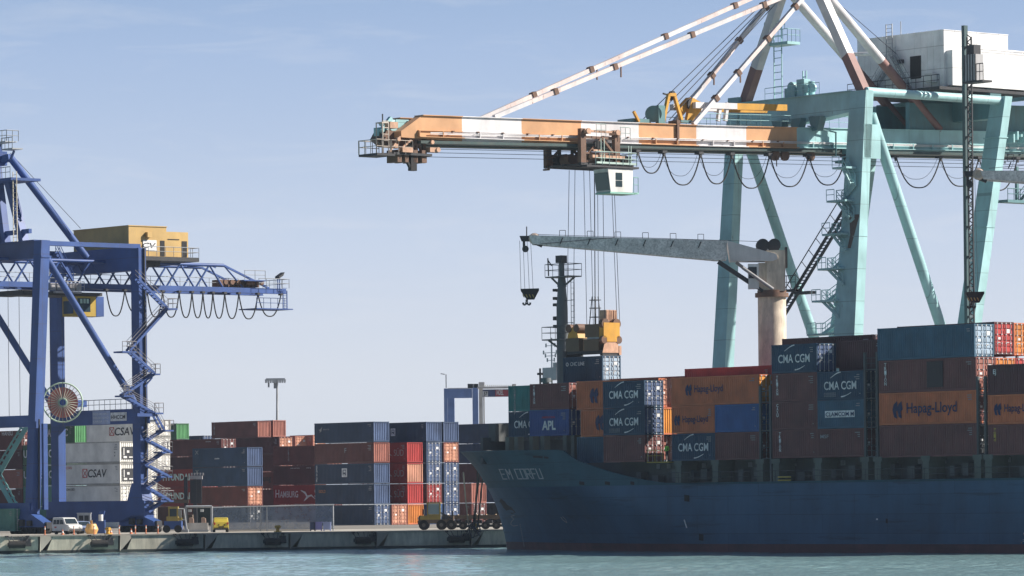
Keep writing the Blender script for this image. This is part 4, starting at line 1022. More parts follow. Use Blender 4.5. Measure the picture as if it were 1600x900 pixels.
ship_crane(dict(post=1905, dy=-118, jib=[(1530, 268), (1750, 268), (1905, 280), (1905, 290), (1800, 302), (1535, 281)], tip=(1502, 272), hook=(1518, 466), hooklabel='black hook block hanging in front of the slanted teal crane leg at the right'), Yc2,
           'grey deck crane of which only the jib tip shows before the slanted teal leg', full=True)
# ================================================================== the teal ship-to-shore crane
yW0 = 37.5
cn_t = G(1353, 140, y=yW0); xN = cn_t.x; cn_b = G(1335, 520, x=xN)
def yleg(z): return yW0 + (cn_b.y - yW0) * (z - cn_t.z) / (cn_b.z - cn_t.z)
zz_ = G(1149, 240, y=yW0).z; xF = G(1149, 240, y=yleg(zz_)).x
XC = (xN + xF) / 2 - .9
ld_t = G(1571, 150, x=xN); ld_b = G(1522, 500, x=xN)
def yld(z): return ld_t.y + (ld_b.y - ld_t.y) * (z - ld_t.z) / (ld_b.z - ld_t.z)
print('crane xN %.1f xF %.1f landside y %.1f -> %.1f  top z %.1f' % (xN, xF, yld(40), yld(2), cn_t.z), 'depth', (MG @ cn_t).y)
gc = thing('gantry_crane', 'tall teal ship-to-shore gantry crane with a tan and white boom over the ship', 'crane', ((xN + xF) / 2, yW0, QZ))
XG = XC + 3.0                                    # outer face of the near boom girder
GT, GB = G(1100, 196, x=XG).z, G(1100, 233, x=XG).z
def by(px, py=210): return G(px, py, x=XG).y
print('boom z', GT, GB, 'check 660', G(660, 180, x=XG).z, G(660, 213, x=XG).z, '1590', G(1590, 243, x=XG).z, 'y tip', by(605), by(1345), by(1600))
def bz(y): return .018 * (y - 24) if y < 24 else .030 * (y - 24)
def camber(b):
    b.v = [(v[0], v[1], v[2] + bz(v[1])) for v in b.v]; return b
# girders, in painted lengths
bands = [(627, TAN), (722, CWHITE), (815, TAN), (908, CWHITE), (998, TAN), (1088, CWHITE), (1166, TAN), (1245, TEAL), (1760, None)]
for side in (0, 1):
    x1 = XG if side == 0 else XG - 3.6; x0 = x1 - 1.1
    nm = 'boom_girder'
    b = MB()
    mats = []
    for i in range(len(bands) - 1):
        ya_, yb_ = by(bands[i][0]), by(bands[i + 1][0]); m = bands[i][1]
        if m not in mats: mats.append(m)
        b.mi = mats.index(m)
        if i == 0:
            ya_ += 1.2 * side
            yk = by(660); b.prism([(ya_, GB + .85), (yk, GT), (yb_, GT), (yb_, GB), (ya_, GB + .25)], 'x', x0, x1)
        else: b.box(x0, x1, ya_, yb_, GB, GT)
        b.box(x0 - .15, x1 + .18, ya_ if i else by(660), yb_, GT, GT + .07)           # top flange
        b.box(x0, x1 + .16, ya_ + (2 if i == 0 else 0), yb_, GB + .92, GB + .99); b.box(x0, x1 + .42, ya_ + (2 if i == 0 else 0), yb_, GB + .30, GB + .37)
        # stiffeners between the two ledges
        y = ya_ + 2
        while y < yb_: b.box(x1, x1 + .32, y, y + .08, GB + .37, GB + .92); y += 2.9
    b.mi = len(mats); mats.append(paint('rail_flange', (.035, .07, .07), dirt=.5, rust=.3)); b.box(x0 - .15, x1 + .25, by(655), by(1760), GB - .30, GB - .02)
    camber(b); b.build(nm, mats, gc)
b = MB(); y = by(660)
while y < by(1700): b.box(XG - 3.59, XG - 1.11, y, y + .25, GB + .2, GT - .3); y += 7.5
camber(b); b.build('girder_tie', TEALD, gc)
# red-brown hinge splice and pipe brackets
b = MB(); yh = by(1058); b.box(XG + .005, XG + .25, yh - .18, yh + .10, GB + .4, GT + .05); b.box(XG - 1.1, XG + .25, yh - .2, yh + .25, GT + .07, GT + .45)
for px in range(705, 1240, 39): yy = by(px); b.cbox((XG + .28, yy, GB + .95), .25, .22, .10)
camber(b); b.build('hinge_plate', RUSTY, gc)
b = MB()
for z in (GB + .62, GB + .75): b.tube((XG + .25, by(670), z), (XG + .25, by(1600), z), .045, n=5)
camber(b); b.build('cable_pipe', CWHITE, gc)
# --- legs
def taper(b, xa1, ya0, wxa, wya, za, xb1, yb0, wxb, wyb, zb):
    """box leg: corner (x+, y-) given at both heights"""
    b.hexa([(xb1 - wxb, yb0, zb), (xb1, yb0, zb), (xb1, yb0 + wyb, zb), (xb1 - wxb, yb0 + wyb, zb), (xa1 - wxa, ya0, za), (xa1, ya0, za), (xa1, ya0 + wya, za), (xa1 - wxa, ya0 + wya, za)])
zl0 = 3.2
for xx, nm in ((xN, 'waterside_leg'), (xF, 'waterside_leg')):
    b = MB(); zt = cn_t.z if xx == xN else G(1149, 152, y=yW0).z
    w0_, w1_ = (2.3, 3.6) if xx == xN else (1.6, 2.2); taper(b, xx, yleg(zt), w0_, 1.1, zt, xx, yleg(zl0), w1_, 1.35, zl0)
    for z in (zt - 7, zt - 15, zt - 24): w_ = w0_ + (w1_ - w0_) * (zt - z) / (zt - zl0); b.box(xx - w_ - .03, xx + .03, yleg(z) - .03, yleg(z) + 1.2, z, z + .06)
    b.build(nm, TEAL, gc)
for xx in (xN, xF):
    b = MB(); zt = ld_t.z; taper(b, xx, yld(zt), 2.1, 1.05, zt, xx, yld(zl0), 2.6, 1.3, zl0); 
    z = G(1540, 355, x=xN).z; b.box(xx - 2.3, xx + .05, yld(z) - .12, yld(z) + 1.2, z, z + .10); z = G(1560, 215, x=xN).z; b.box(xx - 2.3, xx + .08, yld(z) - .12, yld(z) + 1.2, z, z + .12)
    b.build('landside_leg', TEAL, gc)
# rust scar on the near waterside leg
b = MB(); zA_, zB_ = G(1330, 335, y=36).z, G(1330, 385, y=36).z
b.add([(xN - 1.55, yleg(zA_) - .012, zA_), (xN - .1, yleg(zA_) - .012, zA_), (xN - .05, yleg(zB_) - .012, zB_ - 2.5), (xN - .9, yleg(zB_) - .012, zB_ - 4), (xN - 1.9, yleg(zB_) - .012, zB_ - 1.0), (xN - 1.2, yleg(zB_) - .012, zB_ + 1.2)], [(0, 1, 2, 3, 4, 5)])
b.build('rust_scar', paint('rust_scar', (.13, .10, .085), rough=.9, dirt=.6, rust=.6, scale=2), gc)
# portal beam across the waterside legs
zbt = cn_t.z; zbb = G(1335, 174, y=yW0).z; zlb = G(1150, 205, y=yW0).z
b = MB(); xl = G(1138, 154, y=yW0).x; zlt = zbt
b.prism([(xl - .2, zlb), (G(1262, 1, y=yW0).x - .5, G(1262, 190, y=yW0).z), (xN - 2.3, zbb), (xN - 2.3, zbt), (xl - .2, zbt)], 'y', yW0 + .1, yW0 + 1.9)
b.box(xl - .4, xN - 2.2, yW0 - .12, yW0 + 2.1, zbt, zbt + .1)
b.build('portal_beam', TEAL, gc)
b = MB()
for px in (1210, 1238, 1268): 
    x = G(px, 190, y=yW0 - 1).x; b.prism([(x - .9, zlb + .6), (x + .9, zlb + .6), (x + .35, GT + .1), (x - .35, GT + .1)], 'y', yW0 - .6, yW0 + .3)
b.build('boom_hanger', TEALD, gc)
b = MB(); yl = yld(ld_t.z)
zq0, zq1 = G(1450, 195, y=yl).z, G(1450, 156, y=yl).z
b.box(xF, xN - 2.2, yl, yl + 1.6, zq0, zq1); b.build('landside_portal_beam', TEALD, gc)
# longitudinal ties at the top and braces
for xx in (xN, xF):
    b = MB(); za = G(1420, 146, x=xN).z; b.tube((xx - .8, yleg(za) + .8, za), (xx - .8, yld(za) + .3, za), .46, n=14); b.build('top_tie', TEAL, gc)
    b = MB(); p = G(1367, 178, x=xN); q = G(1475, 505, x=xN); d = (q - p); t = 1.35
    b.tube(Vector((xx - .6, p.y, p.z)), Vector((xx - .6, p.y + d.y * t, p.z + d.z * t)), .56, n=14); b.build('diagonal_brace', TEAL, gc)
    b = MB(); b.tube((xx - .8, yleg(9) + .5, 9), (xx - .8, yld(9) + .5, 9), .6, n=12); b.build('lower_tie', TEAL, gc)
b = MB(); b.box(xN - .1, xN, yleg(zbt - 4), yleg(zbt) + 2.0, zbt - 7, zbt - 3.5); b.build('gusset', TEAL, gc)
for y_ in (yleg(3), yld(3)):
    b = MB(); b.box(xF - 3.5, xN + 1.5, y_ - .3, y_ + 1.6, 3.2, 5.0); b.build('sill_beam', TEAL, gc)
    for xx in (xF - 1, xN - 1):
        bg = MB(); bg.box(xx - 4, xx + 4, y_ - .2, y_ + 1.4, 2.5, 3.2); bo = bg.build('bogie', DARK, gc)
        w = MB()
        for k in range(6): w.disc((xx - 3.4 + k * 1.35, y_ + .6, QZ + .35), (0, 1, 0), .35, .3, n=14)
        w.build('wheel', BLACK, bo, each=True)
# --- A-frame and stays
AP_N, AP_F = G(1274, -26, y=yW0 + 1), G(1226, -26, y=yW0 + 1)
def paintedbar(name, p, q, f, w, h, m1, m2, round_=False, side=None):
    """bar whose lower share f is m1 and the rest m2"""
    p, q = Vector(p), Vector(q); k = p.lerp(q, f); b = MB()
    if round_: b.tube(p, k, w / 2, n=14); b.mi = 1; b.tube(k, q, w / 2, n=14)
    else: b.beam(p, k, w, h, side=side); b.mi = 1; b.beam(k, q, w, h, side=side)
    return b.build(name, [m1, m2], gc)
sd = (1, 0, 0.45)
pN, pF = G(1351, 146, y=yW0 + 1), G(1160, 174, y=yW0 + 1)
paintedbar('apex_leg', pF, AP_F, .34, .95, 1.0, CBROWN, CWHITE); paintedbar('apex_leg', pN, AP_N, .34, .95, 1.0, CBROWN, CWHITE)
b = MB(); b.box(AP_F.x - .7, AP_N.x + .7, yW0 + .2, yW0 + 1.9, AP_N.z - .8, AP_N.z + 1.0); b.build('apex_beam', CWHITE, gc)
for xo_, q0 in ((AP_N.x, G(1467, 195, x=XC + 2.6)), (AP_F.x, G(1424, 195, x=XC - 2.6))):
    p = Vector((xo_, yW0 + 1.2, AP_N.z)); qq = Vector((q0.x, q0.y, GT + .1 + bz(q0.y))); paintedbar('back_stay', qq, p, .48, 1.0, 1, CBROWN, CWHITE, True)
b = MB(); p = G(1333, 84, x=XC); q = G(1362, 84, x=XC); b.tube(G(1334, 85, x=XC - 1.5), G(1367, 84, x=XC + 2), .2, n=8); b.build('stay_tie', CWHITE, gc)
def stay(name, lo_px, xlo, ap, parts, r=.24, zl=None):
    lo = G(lo_px[0], lo_px[1], x=xlo); lo.z = GT + .15 + bz(lo.y); hi = Vector((ap.x, ap.y, ap.z)); d = hi - lo
    o = None
    b = MB(); ts = [0] + parts + [1]
    for i in range(len(ts) - 1):
        b.mi = i % 2; u = lo + d * ts[i]; v = lo + d * ts[i + 1]; b.beam(u, v, .42, .42)
    o = b.build(name, [CWHITE, STAYW], gc)
    c = MB()
    for t in ([0.18, 0.36, 0.60, .83, .93]): q = lo + d * t; c.beam(q - d.normalized() * .25, q + d.normalized() * .25, .62, .62); 
    c.beam(lo + d * .38, lo + d * .38 + Vector((0, 0, -1.3)), .12, .12)
    c.build('stay_clamp', RUSTY, o)
stay('fore_stay', (772, 183), XG - .5, AP_N, [.10, .55, .72]); stay('fore_stay', (742, 183), XC - 2.5, AP_F, [.09, .5, .70])
stay('inner_stay', (1083, 193), XG - .5, AP_N, [.45, .75]); stay('inner_stay', (1046, 190), XC - 2.5, AP_F, [.3, .62])
b = MB()
for (p0, dx) in (((1005, 186), 0), ((1022, 185), .8), ((1034, 186), 1.5), ((1046, 187), 2.6)):
    b.path([G(p0[0], p0[1], x=XC - 1.5 + dx), Vector((AP_F.x + 1 + dx * .7, yW0 + .6, AP_F.z + .4))], .045)
b.path([Vector((AP_N.x, yW0 + 1, AP_N.z)), G(1405, 88, x=XC)], .035)
b.build('boom_hoist_rope', ROPE, gc)
b = MB(); 
for py in (224, 232, 239.5, 243): 
    z = G(900, py, x=XC).z - .2; b.path([(XC + (py % 3) - 1, by(690), z), (XC + (py % 3) - 1, by(1700), z)], .028)
camber(b); b.build('trolley_rope', ROPE, gc)
# --- boom top: yellow sheave frames and the latch frame
def bt(px, py, dx=0): return G(px, py, x=XC + dx)
b = MB()
for dx in (-.8, 1.4):
    for (p, q, w) in (((1036, 190), (1045, 147), .36), ((1066, 192), (1053, 148), .36), ((1045, 148), (1055, 148), .4), ((990, 174), (998, 190), .28), ((1028, 170), (1035, 188), .28)):
        b.beam(bt(*p, dx), bt(*q, dx), w, w * .8)
    for (p, q, w) in (((1062, 174), (1078, 157), .75),): b.beam(bt(*p, dx * .4), bt(*q, dx * .4), w, w)
    poly_ = [(1071, 190), (1075, 170), (1080, 153), (1098, 162), (1092, 176), (1086, 191)]
    pp = [bt(*p, dx * .8) for p in poly_]; b.prism([(p.y, p.z) for p in pp], 'x', XC + dx * .8 - .2, XC + dx * .8 + .2)
b.build('sheave_frame', YELLOW, gc)
b = MB()
for dx in (-1.2, 0, 1.2): b.disc(bt(1082, 164, dx), (1, 0, 0), .7, .2, n=16); b.disc(bt(1048, 152, dx), (1, 0, 0), .35, .2, n=14); b.disc(bt(1050, 146, dx), (1, 0, 0), .25, .5, n=12)
b.beam(bt(1036, 146, -1), bt(1048, 150, -1), .15, .15); b.build('sheave', DARK, gc)
b = MB(); b.tube(bt(1021, 178, -1.4), bt(1021, 178, 1.4), .85, n=18); b.box(XC - 1.2, XC + 1.2, by(1008), by(1036), GT + .1, GT + .5); b.box(XC + 1.3, XC + 1.8, by(1042), by(1052), GT + .1, GT + 1.9); b.build('rope_drum', TEALD, gc)
b = MB(); b.box(XC + 1.4, XC + 1.9, by(1076), by(1096), GT + .3, GT + .55); b.build('walk_plate', TEALD, gc)
b = MB(); b.box(XC - 1.8, XC - 1.2, by(1096), by(1165), GT + 1.9, GT + 2.5); b.box(XC + 1.2, XC + 1.8, by(1100), by(1165), GT + 1.9, GT + 2.5)
for dx in (-1.5, 1.5):
    for px in (1124, 1135): b.beam(bt(px - 2, 190, dx), bt(px + 1, 163, dx), .35, .35)
camber(b); b.build('latch_beam', CWHITE, gc)
b = MB(); 
for dx in (-1.5, 1.5): b.box(XC + dx - .3, XC + dx + .3, by(1165), by(1243), GT + 1.85, GT + 2.5)
camber(b); b.build('latch_beam', YELLOW, gc)
for px0, px1, dx in ((1098, 1240, 2.6), (1270, 1345, 2.6), (1098, 1240, -2.6)):
    b = MB(); b.rail([(XC + dx, by(px0), GT + .08), (XC + dx, by(px1), GT + .08)], 1.2, 1.4, .035); camber(b); b.build('walkway_rail', TEAL, gc)
# machines on the portal beam
b = MB(); zt = zbt + .1
def pb(px): return G(px, 140, y=yW0 + 1).x
b.box(pb(1232), pb(1248), yW0 + .4, yW0 + 1.6, zt, zt + 1.0); b.disc((pb(1240), yW0 + 1, zt + 1.1), (0, 1, 0), .55, .8, n=14); b.box(pb(1250), pb(1262), yW0 + .5, yW0 + 1.4, zt, zt + 1.8); b.tube((pb(1268), yW0 + 1, zt), (pb(1268), yW0 + 1, zt + 1.5), .35, n=10)
for dx in (0, .5): b.beam((pb(1255) + dx, yW0 + 1, zt), (pb(1255) + dx, yW0 + 1, zt + 2.7), .12, .12)
for k in range(6): b.box(pb(1255), pb(1255) + .5, yW0 + .95, yW0 + 1.05, zt + .4 * k, zt + .4 * k + .1)
for px in (1275, 1264, 1244): b.disc((pb(px), yW0 + .6, zt + .75), (0, 1, 0), .45, .2, n=12)
b.build('beam_top_machinery', TEAL, gc)
b = MB(); b.rail([(pb(1205), yW0 + .1, zt), (pb(1290), yW0 + .1, zt)], 1.2, 1.3, .035); b.build('beam_rail', TEAL, gc)
# ladder tower with lookout behind the far apex leg
b = MB(); x0, x1 = pb(1199), pb(1211); z0 = zt; z1 = G(1210, 30, y=yW0 + 1).z
for x in (x0, x1): b.beam((x, yW0 + 2, z0), (x, yW0 + 2, z1), .09, .09)
z = z0
while z < z1: b.beam((x0, yW0 + 2, z), (x1, yW0 + 2, z), .07, .07); z += .75
zp = G(1210, 66, y=yW0 + 1).z; b.box(x0 - .6, pb(1229), yW0 + 1.2, yW0 + 3, zp - .3, zp); b.rail([(x0 - .6, yW0 + 1.2, zp), (pb(1229), yW0 + 1.2, zp), (pb(1229), yW0 + 3, zp)], 1.3, .7, .04); b.rail([(x0 - .6, yW0 + 1.2, zp + 1.3), (pb(1225), yW0 + 1.2, zp + 1.3)], .9, .7, .04)
b.build('ladder_tower', TEAL, gc)
# --- machinery house
hx1 = XC + 7.0; yh0 = G(1475, 90, x=hx1).y; hx0 = G(1340, 90, y=yh0).x
zht, zhb = G(1475, 47, x=hx1).z, G(1475, 136, x=hx1).z; yh1 = G(1575, 90, x=hx1).y
HW = paint('house_white_sheet', (0.76, 0.76, 0.76), seam=2.4, rough=.5, dirt=.16, scale=.4, rust=.05, dcol=(.35, .33, .34))
b = MB(); b.box(hx0, hx1, yh0, yh1, zhb, zht)
x = hx0
while x < hx1: b.box(x, x + .10, yh0 - .03, yh0, zhb, zht + .12); x += .95
b.box(hx0 - .05, hx1 + .05, yh0 - .05, yh1 + .05, zht, zht + .08); mh = b.build('machinery_house', HW, gc)
ya2 = G(1530, 100, x=hx1 + .9).y; zl_t, zl_b = G(1530, 81, x=hx1 + .9).z, G(1560, 138, x=hx1 + .9).z
b = MB(); b.box(hx1 - 4, hx1 + .9, yh0 + .35, yh1 + 22, zl_b, zl_t); b.box(hx1 - .02, hx1 + .93, yh0 + 3.0, yh1 + 22, zl_t, zl_t + .18)
y = yh0 + 5
while y < yh1 + 20: b.tube((hx1 + .7, y, zl_t + .1), (hx1 + .7, y, zl_t + .5), .1, n=6); y += 1.5
b.tube((hx1 + .7, yh0 + 4, zl_t + .35), (hx1 + .7, yh1 + 20, zl_t + .35), .12, n=8)
b.build('electrical_room', HW, mh)
b = MB(); b.box(hx1 - 5, hx1 - 3.4, yh0 - .06, yh0 - .01, zhb + 1.2, zhb + 3.6) ; b.box(hx1 - 1.9, hx1 - .2, yh0 + .30, yh0 + .349, zhb + 1.3, zhb + 3.3); b.build('doorway', BLACK, mh)
b = MB(); b.box(hx1 - 2.0, hx1 - .9, yh0 - .9, yh0 - .2, zhb + .6, zhb + 1.5); b.build('air_conditioner', WHITE, mh)
b = MB(); b.box(hx1 - 8.6, hx1 - 5.9, yh0 - .35, yh0 - .06, zht - 3.0, zht - 2.6); b.build('louvre', DARK, mh)
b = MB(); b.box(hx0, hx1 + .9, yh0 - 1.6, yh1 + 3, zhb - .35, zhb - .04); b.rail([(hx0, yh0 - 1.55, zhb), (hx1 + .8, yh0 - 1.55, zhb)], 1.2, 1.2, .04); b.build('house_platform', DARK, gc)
b = MB(); stairs(b, (hx1 - 10, yh0 - 1.0, zhb), (hx1 - 7, yh0 - .6, zhb + 3.8), .7, (0, 1, 0)); stairs(b, (hx1 - 4, yh0 - 1.2, zhb), (hx1 - 7, yh0 - 1.0, zhb + 3.8), .7, (0, 1, 0))
for dx in (0, .9):
    b.beam((hx1 - 8.2 + dx, yh0 - .4, zhb + 2), (hx1 - 8.2 + dx, yh0 - .4, zht + 1.3), .09, .09)
z = zhb + 2
while z < zht + 1.3: b.beam((hx1 - 8.2, yh0 - .4, z), (hx1 - 7.3, yh0 - .4, z), .05, .05); z += .4
b.tube((hx1 - 6.6, yh0 + .2, zht), (hx1 - 6.6, yh0 + .2, zht + 1.5), .05, n=5); b.build('house_stairs', GALV, gc)
b = MB(); 
for y in (yh0 + .5, yh0 + 6, yh0 + 11, yh0 + 17, yh0 + 22): b.box(XC - 5, hx1 + .4, y, y + .6, zhb - 1.1, zhb - .36)
for x in (XC + 2.2, XC - 2.8):
    b.box(x, x + .6, yh0 - 1, yh0 + 26, GT + .1, zhb - 2.2)
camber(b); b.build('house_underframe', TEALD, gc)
# --- nose platform
b = MB(); yn0, yn1 = by(584), by(606); zn = G(600, 240, x=XG).z
b.box(XG - 2.4, XG + .5, yn0, by(612), zn - .22, zn); b.box(XG - 2.4, XG + .3, by(612), by(672), zn - .05, zn + .18); b.build('nose_platform', DARK, gc)
b = MB(); b.rail([(XG + .45, by(605), zn), (XG + .45, yn0, zn), (XG - 2.4, yn0, zn)], 1.3, .9, .045); b.rail([(XG - 2.3, yn0, zn), (XG - 2.3, by(615), zn)], 1.3, .9, .045); b.rail([(XG + .45, by(640), zn), (XG + .45, by(607), zn)], 1.3, .9, .045)
for px in (595, 604): b.beam((XG + .3, by(px), zn), (XG + .3, by(px), G(590, 192, x=XG).z), .08, .08); b.beam((XG - .7, by(px), zn), (XG - .7, by(px), G(590, 192, x=XG).z), .08, .08)
for k in range(5): z = zn + .6 + k * .62; b.beam((XG + .3, by(595), z), (XG + .3, by(604), z), .07, .07)
b.box(XG - .7, XG + .3, by(594), by(605), G(590, 192, x=XG).z, G(590, 192, x=XG).z + .1)
b.build('nose_rail', paint('rail_cream', (.5, .42, .36), dirt=.5, rust=.5), gc)
b = MB(); random.seed(11)
b.prism([(by(610), GB + .2), (by(617), GB + 1.0), (by(650), GB + .8), (by(650), GB - .6), (by(622), GB - .5)], 'x', XG - 3.2, XG - 1.2)
b.box(XG - .6, XG - .3, by(652), by(656), zn, GB + .1); b.box(XG - .6, XG - .3, by(664), by(668), zn, GB + .1); b.beam((XG - .4, by(640), zn + .2), (XG - .4, by(653), GB), .2, .2); b.beam((XG - .4, by(668), zn + .2), (XG - .4, by(655), GB), .2, .2)
for px, w in ((620, .5), (632, .4), (645, .5), (658, .6)): b.box(XG - 1.6, XG + .1, by(px), by(px) + w, zn, zn + 1.2)
camber(b); b.build('nose_frame', RUSTY, gc)
b = MB(); b.box(XG - .2, XG + .5, by(624), by(640), zn + .2, zn + .65); b.box(XG - .4, XG + .2, by(612), by(620), zn + .6, zn + 1.0); b.beam((XG + .2, by(620), zn + .3), (XG + .2, by(640), zn + 1.4), .16, .16); b.box(XG - .5, XG + .4, by(606), by(618), GB + .3, GB + .9); b.box(XG - .4, XG + .4, by(668), by(680), zn + .35, zn + .8); b.disc((XG + .4, by(680), zn + .6), (1, 0, 0), .24, .25, n=14); b.disc((XG + .4, by(671), zn + 1.3), (1, 0, 0), .2, .25, n=14); b.disc((XG + .4, by(618), zn + 1.4), (1, 0, 0), .2, .3, n=14); b.beam((XG + .3, by(606), zn + .2), (XG + .3, by(622), zn + 1.7), .14, .14)
b.build('nose_sheave_block', paint('peach_steel', (.55, .33, .22), dirt=.4, rust=.45, scale=1.5), gc)
b = MB(); b.box(XG - .4, XG + .1, by(641), by(650), zn - 1.5, zn); b.beam((XG - .1, by(637), zn - .7), (XG - .1, by(642), zn - 1.3), .3, .2); b.build('buffer_post', BLACK, gc)
b = MB(); zz = GT - .2; b.box(XC - .2, XC + 1.2, by(634), by(656), zz - 1.6, zz - .9); b.disc((XC + 1.4, by(626), zz - 1.0), (1, 0, 0), .62, .5, n=18); b.disc((XC + 1.4, by(626), zz - 1.0), (1, 0, 0), .25, .7, n=12); b.box(XC - .3, XC + 1.3, by(636), by(656), zz - .9, zz - .1)
b.beam((XC + 1.3, by(612), zz - 1.3), (XC + 1.3, by(628), zz + .0), .4, .4); b.box(XC + .2, XC + 1.0, by(612), by(622), zz - 1.7, zz - .9); b.tube((XC + 1.2, by(612), zz - .6), (XC + 1.2, by(634), zz - .3), .2, n=8)
camber(b); b.build('nose_winch', TEAL, gc)
b = MB(); b.tube((XG, by(598), GB + .8), (XG, by(598), G(597, 178, x=XG).z), .07, n=5); b.tube((XG, by(598), G(1, 185, x=XG).z), (XG, by(602), G(1, 181, x=XG).z), .08, n=5); b.box(XG - .1, XG + .1, by(596), by(599), G(1, 181, x=XG).z, G(1, 176, x=XG).z); b.build('wind_gauge', DARK, gc)
# --- festoon cable loops
pts = [(987, 233), (1028, 233), (1085, 237), (1134, 238), (1193, 239), (1254, 240), (1312, 242), (1390, 243), (1460, 245), (1520, 247), (1580, 248)]
xf_ = XG + .9
fz = GB - .42
for i, (p, q) in enumerate(zip(pts, pts[1:])):
    if i == 6: continue
    sg = (2.2 if i == 0 else 3.5) - (.2 * (i % 3))
    b = MB(); a = Vector((xf_, by(p[0]), fz)); c = Vector((xf_, by(q[0]), fz)); b.path(catenary(a, c, sg, 16), .07, n=6)
    camber(b); k = b.build('festoon_cable', BLACK, gc)
    b = MB(); a.x -= .4; c.x -= .4; b.path(catenary(a, c, sg * .72, 12), .025, n=4); camber(b); b.build('festoon_rope', ROPE, k)
b = MB()
for p in pts: y = by(p[0]); b.box(xf_ - .6, xf_ + .15, y - .3, y + .3, fz - .15, fz + .10); b.box(xf_ - .1, xf_ + .1, y - .12, y + .12, fz - .5, fz - .1)
camber(b); b.build('festoon_trolley', DARK, gc)
# sheaves under the hinge
b = MB()
for px in (1214, 1229, 1269): b.disc((XG - .3, by(px), GB - .45), (1, 0, 0), .55, .3, n=14)
b.beam((XG, by(1213), GB - .5), (XG, by(1213), GB - 1.6), .08, .08); camber(b); b.build('under_sheave', RUSTY, gc)
# --- stair tower behind the near leg
st = MB()
ys = lambda z: yleg(z) + .6
def S(px, py, dy=.6): p = G(px, py, y=yleg(20) + dy); return p
land = [(1308, 1330, 262), (1299, 1328, 314), (1292, 1322, 366), (1285, 1319, 420), (1276, 1313, 470), (1268, 1308, 522)]
for i, (a, c, py) in enumerate(land):
    p, q = S(a, py), S(c, py); st.box(p.x, q.x, p.y - .7, p.y + .7, p.z - .2, p.z)
    m = S((a * 1.6 + c * .4) / 2, py); st.rail([(p.x, p.y - .7, p.z), (m.x + .6, p.y - .7, p.z)], 1.1, .8, .045); st.rail([(p.x, p.y + .7, p.z), (m.x + .6, p.y + .7, p.z)], 1.1, .8, .045)
    if i < len(land) - 1:
        a2, c2, py2 = land[i + 1]; my = (py + py2) / 2
        u = S(a + 12, py); v = S(c + 2, my); w = S(a2 + 12, py2)
        stairs(st, u, v, .7, (0, 1, 0), rr=.045); stairs(st, v + Vector((0, .8, 0)), w + Vector((0, .8, 0)), .7, (0, 1, 0), rr=.045)
st.build('stair_tower', TEAL, gc)
b = MB(); u, v = S(1322, 328, 2.2), S(1222, 492, 2.2)
for dx in (-.45, .45): b.beam(u + Vector((dx, 0, 0)), v + Vector((dx, 0, 0)), .16, .3)
b.path([u + Vector((-1.3, 0, .8)), v + Vector((-1.3, 0, .8))], .06)
for i in range(34): k = u.lerp(v, i / 33); b.beam(k + Vector((-.45, 0, 0)), k + Vector((.45, 0, 0)), .06, .1)
for i in range(10): k = u.lerp(v, i / 9); b.beam(k + Vector((-.45, 0, 0)), k + Vector((-1.3, 0, .8)), .06, .06)
p = S(1262, 455, 2.2); b.box(p.x - 1.5, p.x + .8, p.y - .5, p.y + .5, p.z - .3, p.z); p = S(1238, 452, 2.2); b.box(p.x - 1.0, p.x + 1.0, p.y - .5, p.y + .5, p.z - .25, p.z); b.rail([(p.x - 1, p.y - .5, p.z), (p.x + 1, p.y - .5, p.z)], 1.4, .6, .045)
b.build('sloping_ladder_way', DARK, gc)
b = MB(); p = G(1310, 236, x=XG + 1.2); b.beam(G(1306, 206, x=XG + .5), G(1306, 245, x=XG + .5), .12, .12); b.beam(G(1262, 197, x=XG + .5), G(1306, 207, x=XG + .5), .12, .12); b.box(XG + .1, XG + 2, by(1303), by(1330), p.z - 1.2, p.z - .9); b.rail([(XG + 2, by(1303), p.z - .9), (XG + 2, by(1330), p.z - .9)], 1.2, .7, .05)
for k in range(4): b.box(XG + .3, XG + 1.6, by(1312 + k * 5), by(1312 + k * 5) + .5, p.z - 1.6 + .5 * (k % 2), p.z + .3)
b.build('girder_access', TEALD, gc)
# --- lift mast: column with rack, cage
ym = yld(30) - 4.0
def M(px, py): return G(1515 if px == 1 else px, py, y=ym)
b = MB(); p = M(1507, 40); q = M(1512, 500); b.beam((p.x, ym, p.z), (p.x - .0, ym, 3), .42, .5, side=(1, 0, 0)); b.build('lift_column', paint('lift_dark_teal', (.05, .10, .11), dirt=.4), gc)
b = MB(); xm_ = p.x + .85
for dx in (-.3, .3): b.beam((xm_ + dx, ym - .2, M(1, 58).z), (xm_ + dx, ym - .2, 3), .13, .13)
z = 3.2
while z < M(1, 60).z: b.beam((xm_ - .3, ym - .2, z), (xm_ + .3, ym - .2, z + .4), .09, .09); b.beam((xm_ + .3, ym - .2, z + .4), (xm_ - .3, ym - .2, z + .8), .09, .09); z += .8
z = 8
while z < M(1, 60).z: b.box(xm_ - .6, xm_ - .3, ym - .3, ym, z, z + .2); z += 3.1
b.build('lift_rack', DARK, gc)
b = MB(); z = 9.0
while z < M(1, 200).z: b.box(xm_ - .1, xm_ + .22, ym - .45, ym - .2, z, z + .22); z += 2.9
b.build('rack_lamp', WHITE, gc)
b = MB(); x0, x1 = M(1521, 1).x, M(1538, 1).x; z0, z1 = M(1, 129).z, M(1, 88).z; b.box(x0, x1, ym - 1.4, ym - .3, z0, z1); b.build('lift_cage', paint('lift_cage_grey', (.45, .45, .46), dirt=.3, rust=.2), gc)
b = MB()
for k in range(5): x = x0 + (x1 - x0) * k / 4; b.box(x - .05, x + .05, ym - 1.45, ym - 1.401, z0, z1)
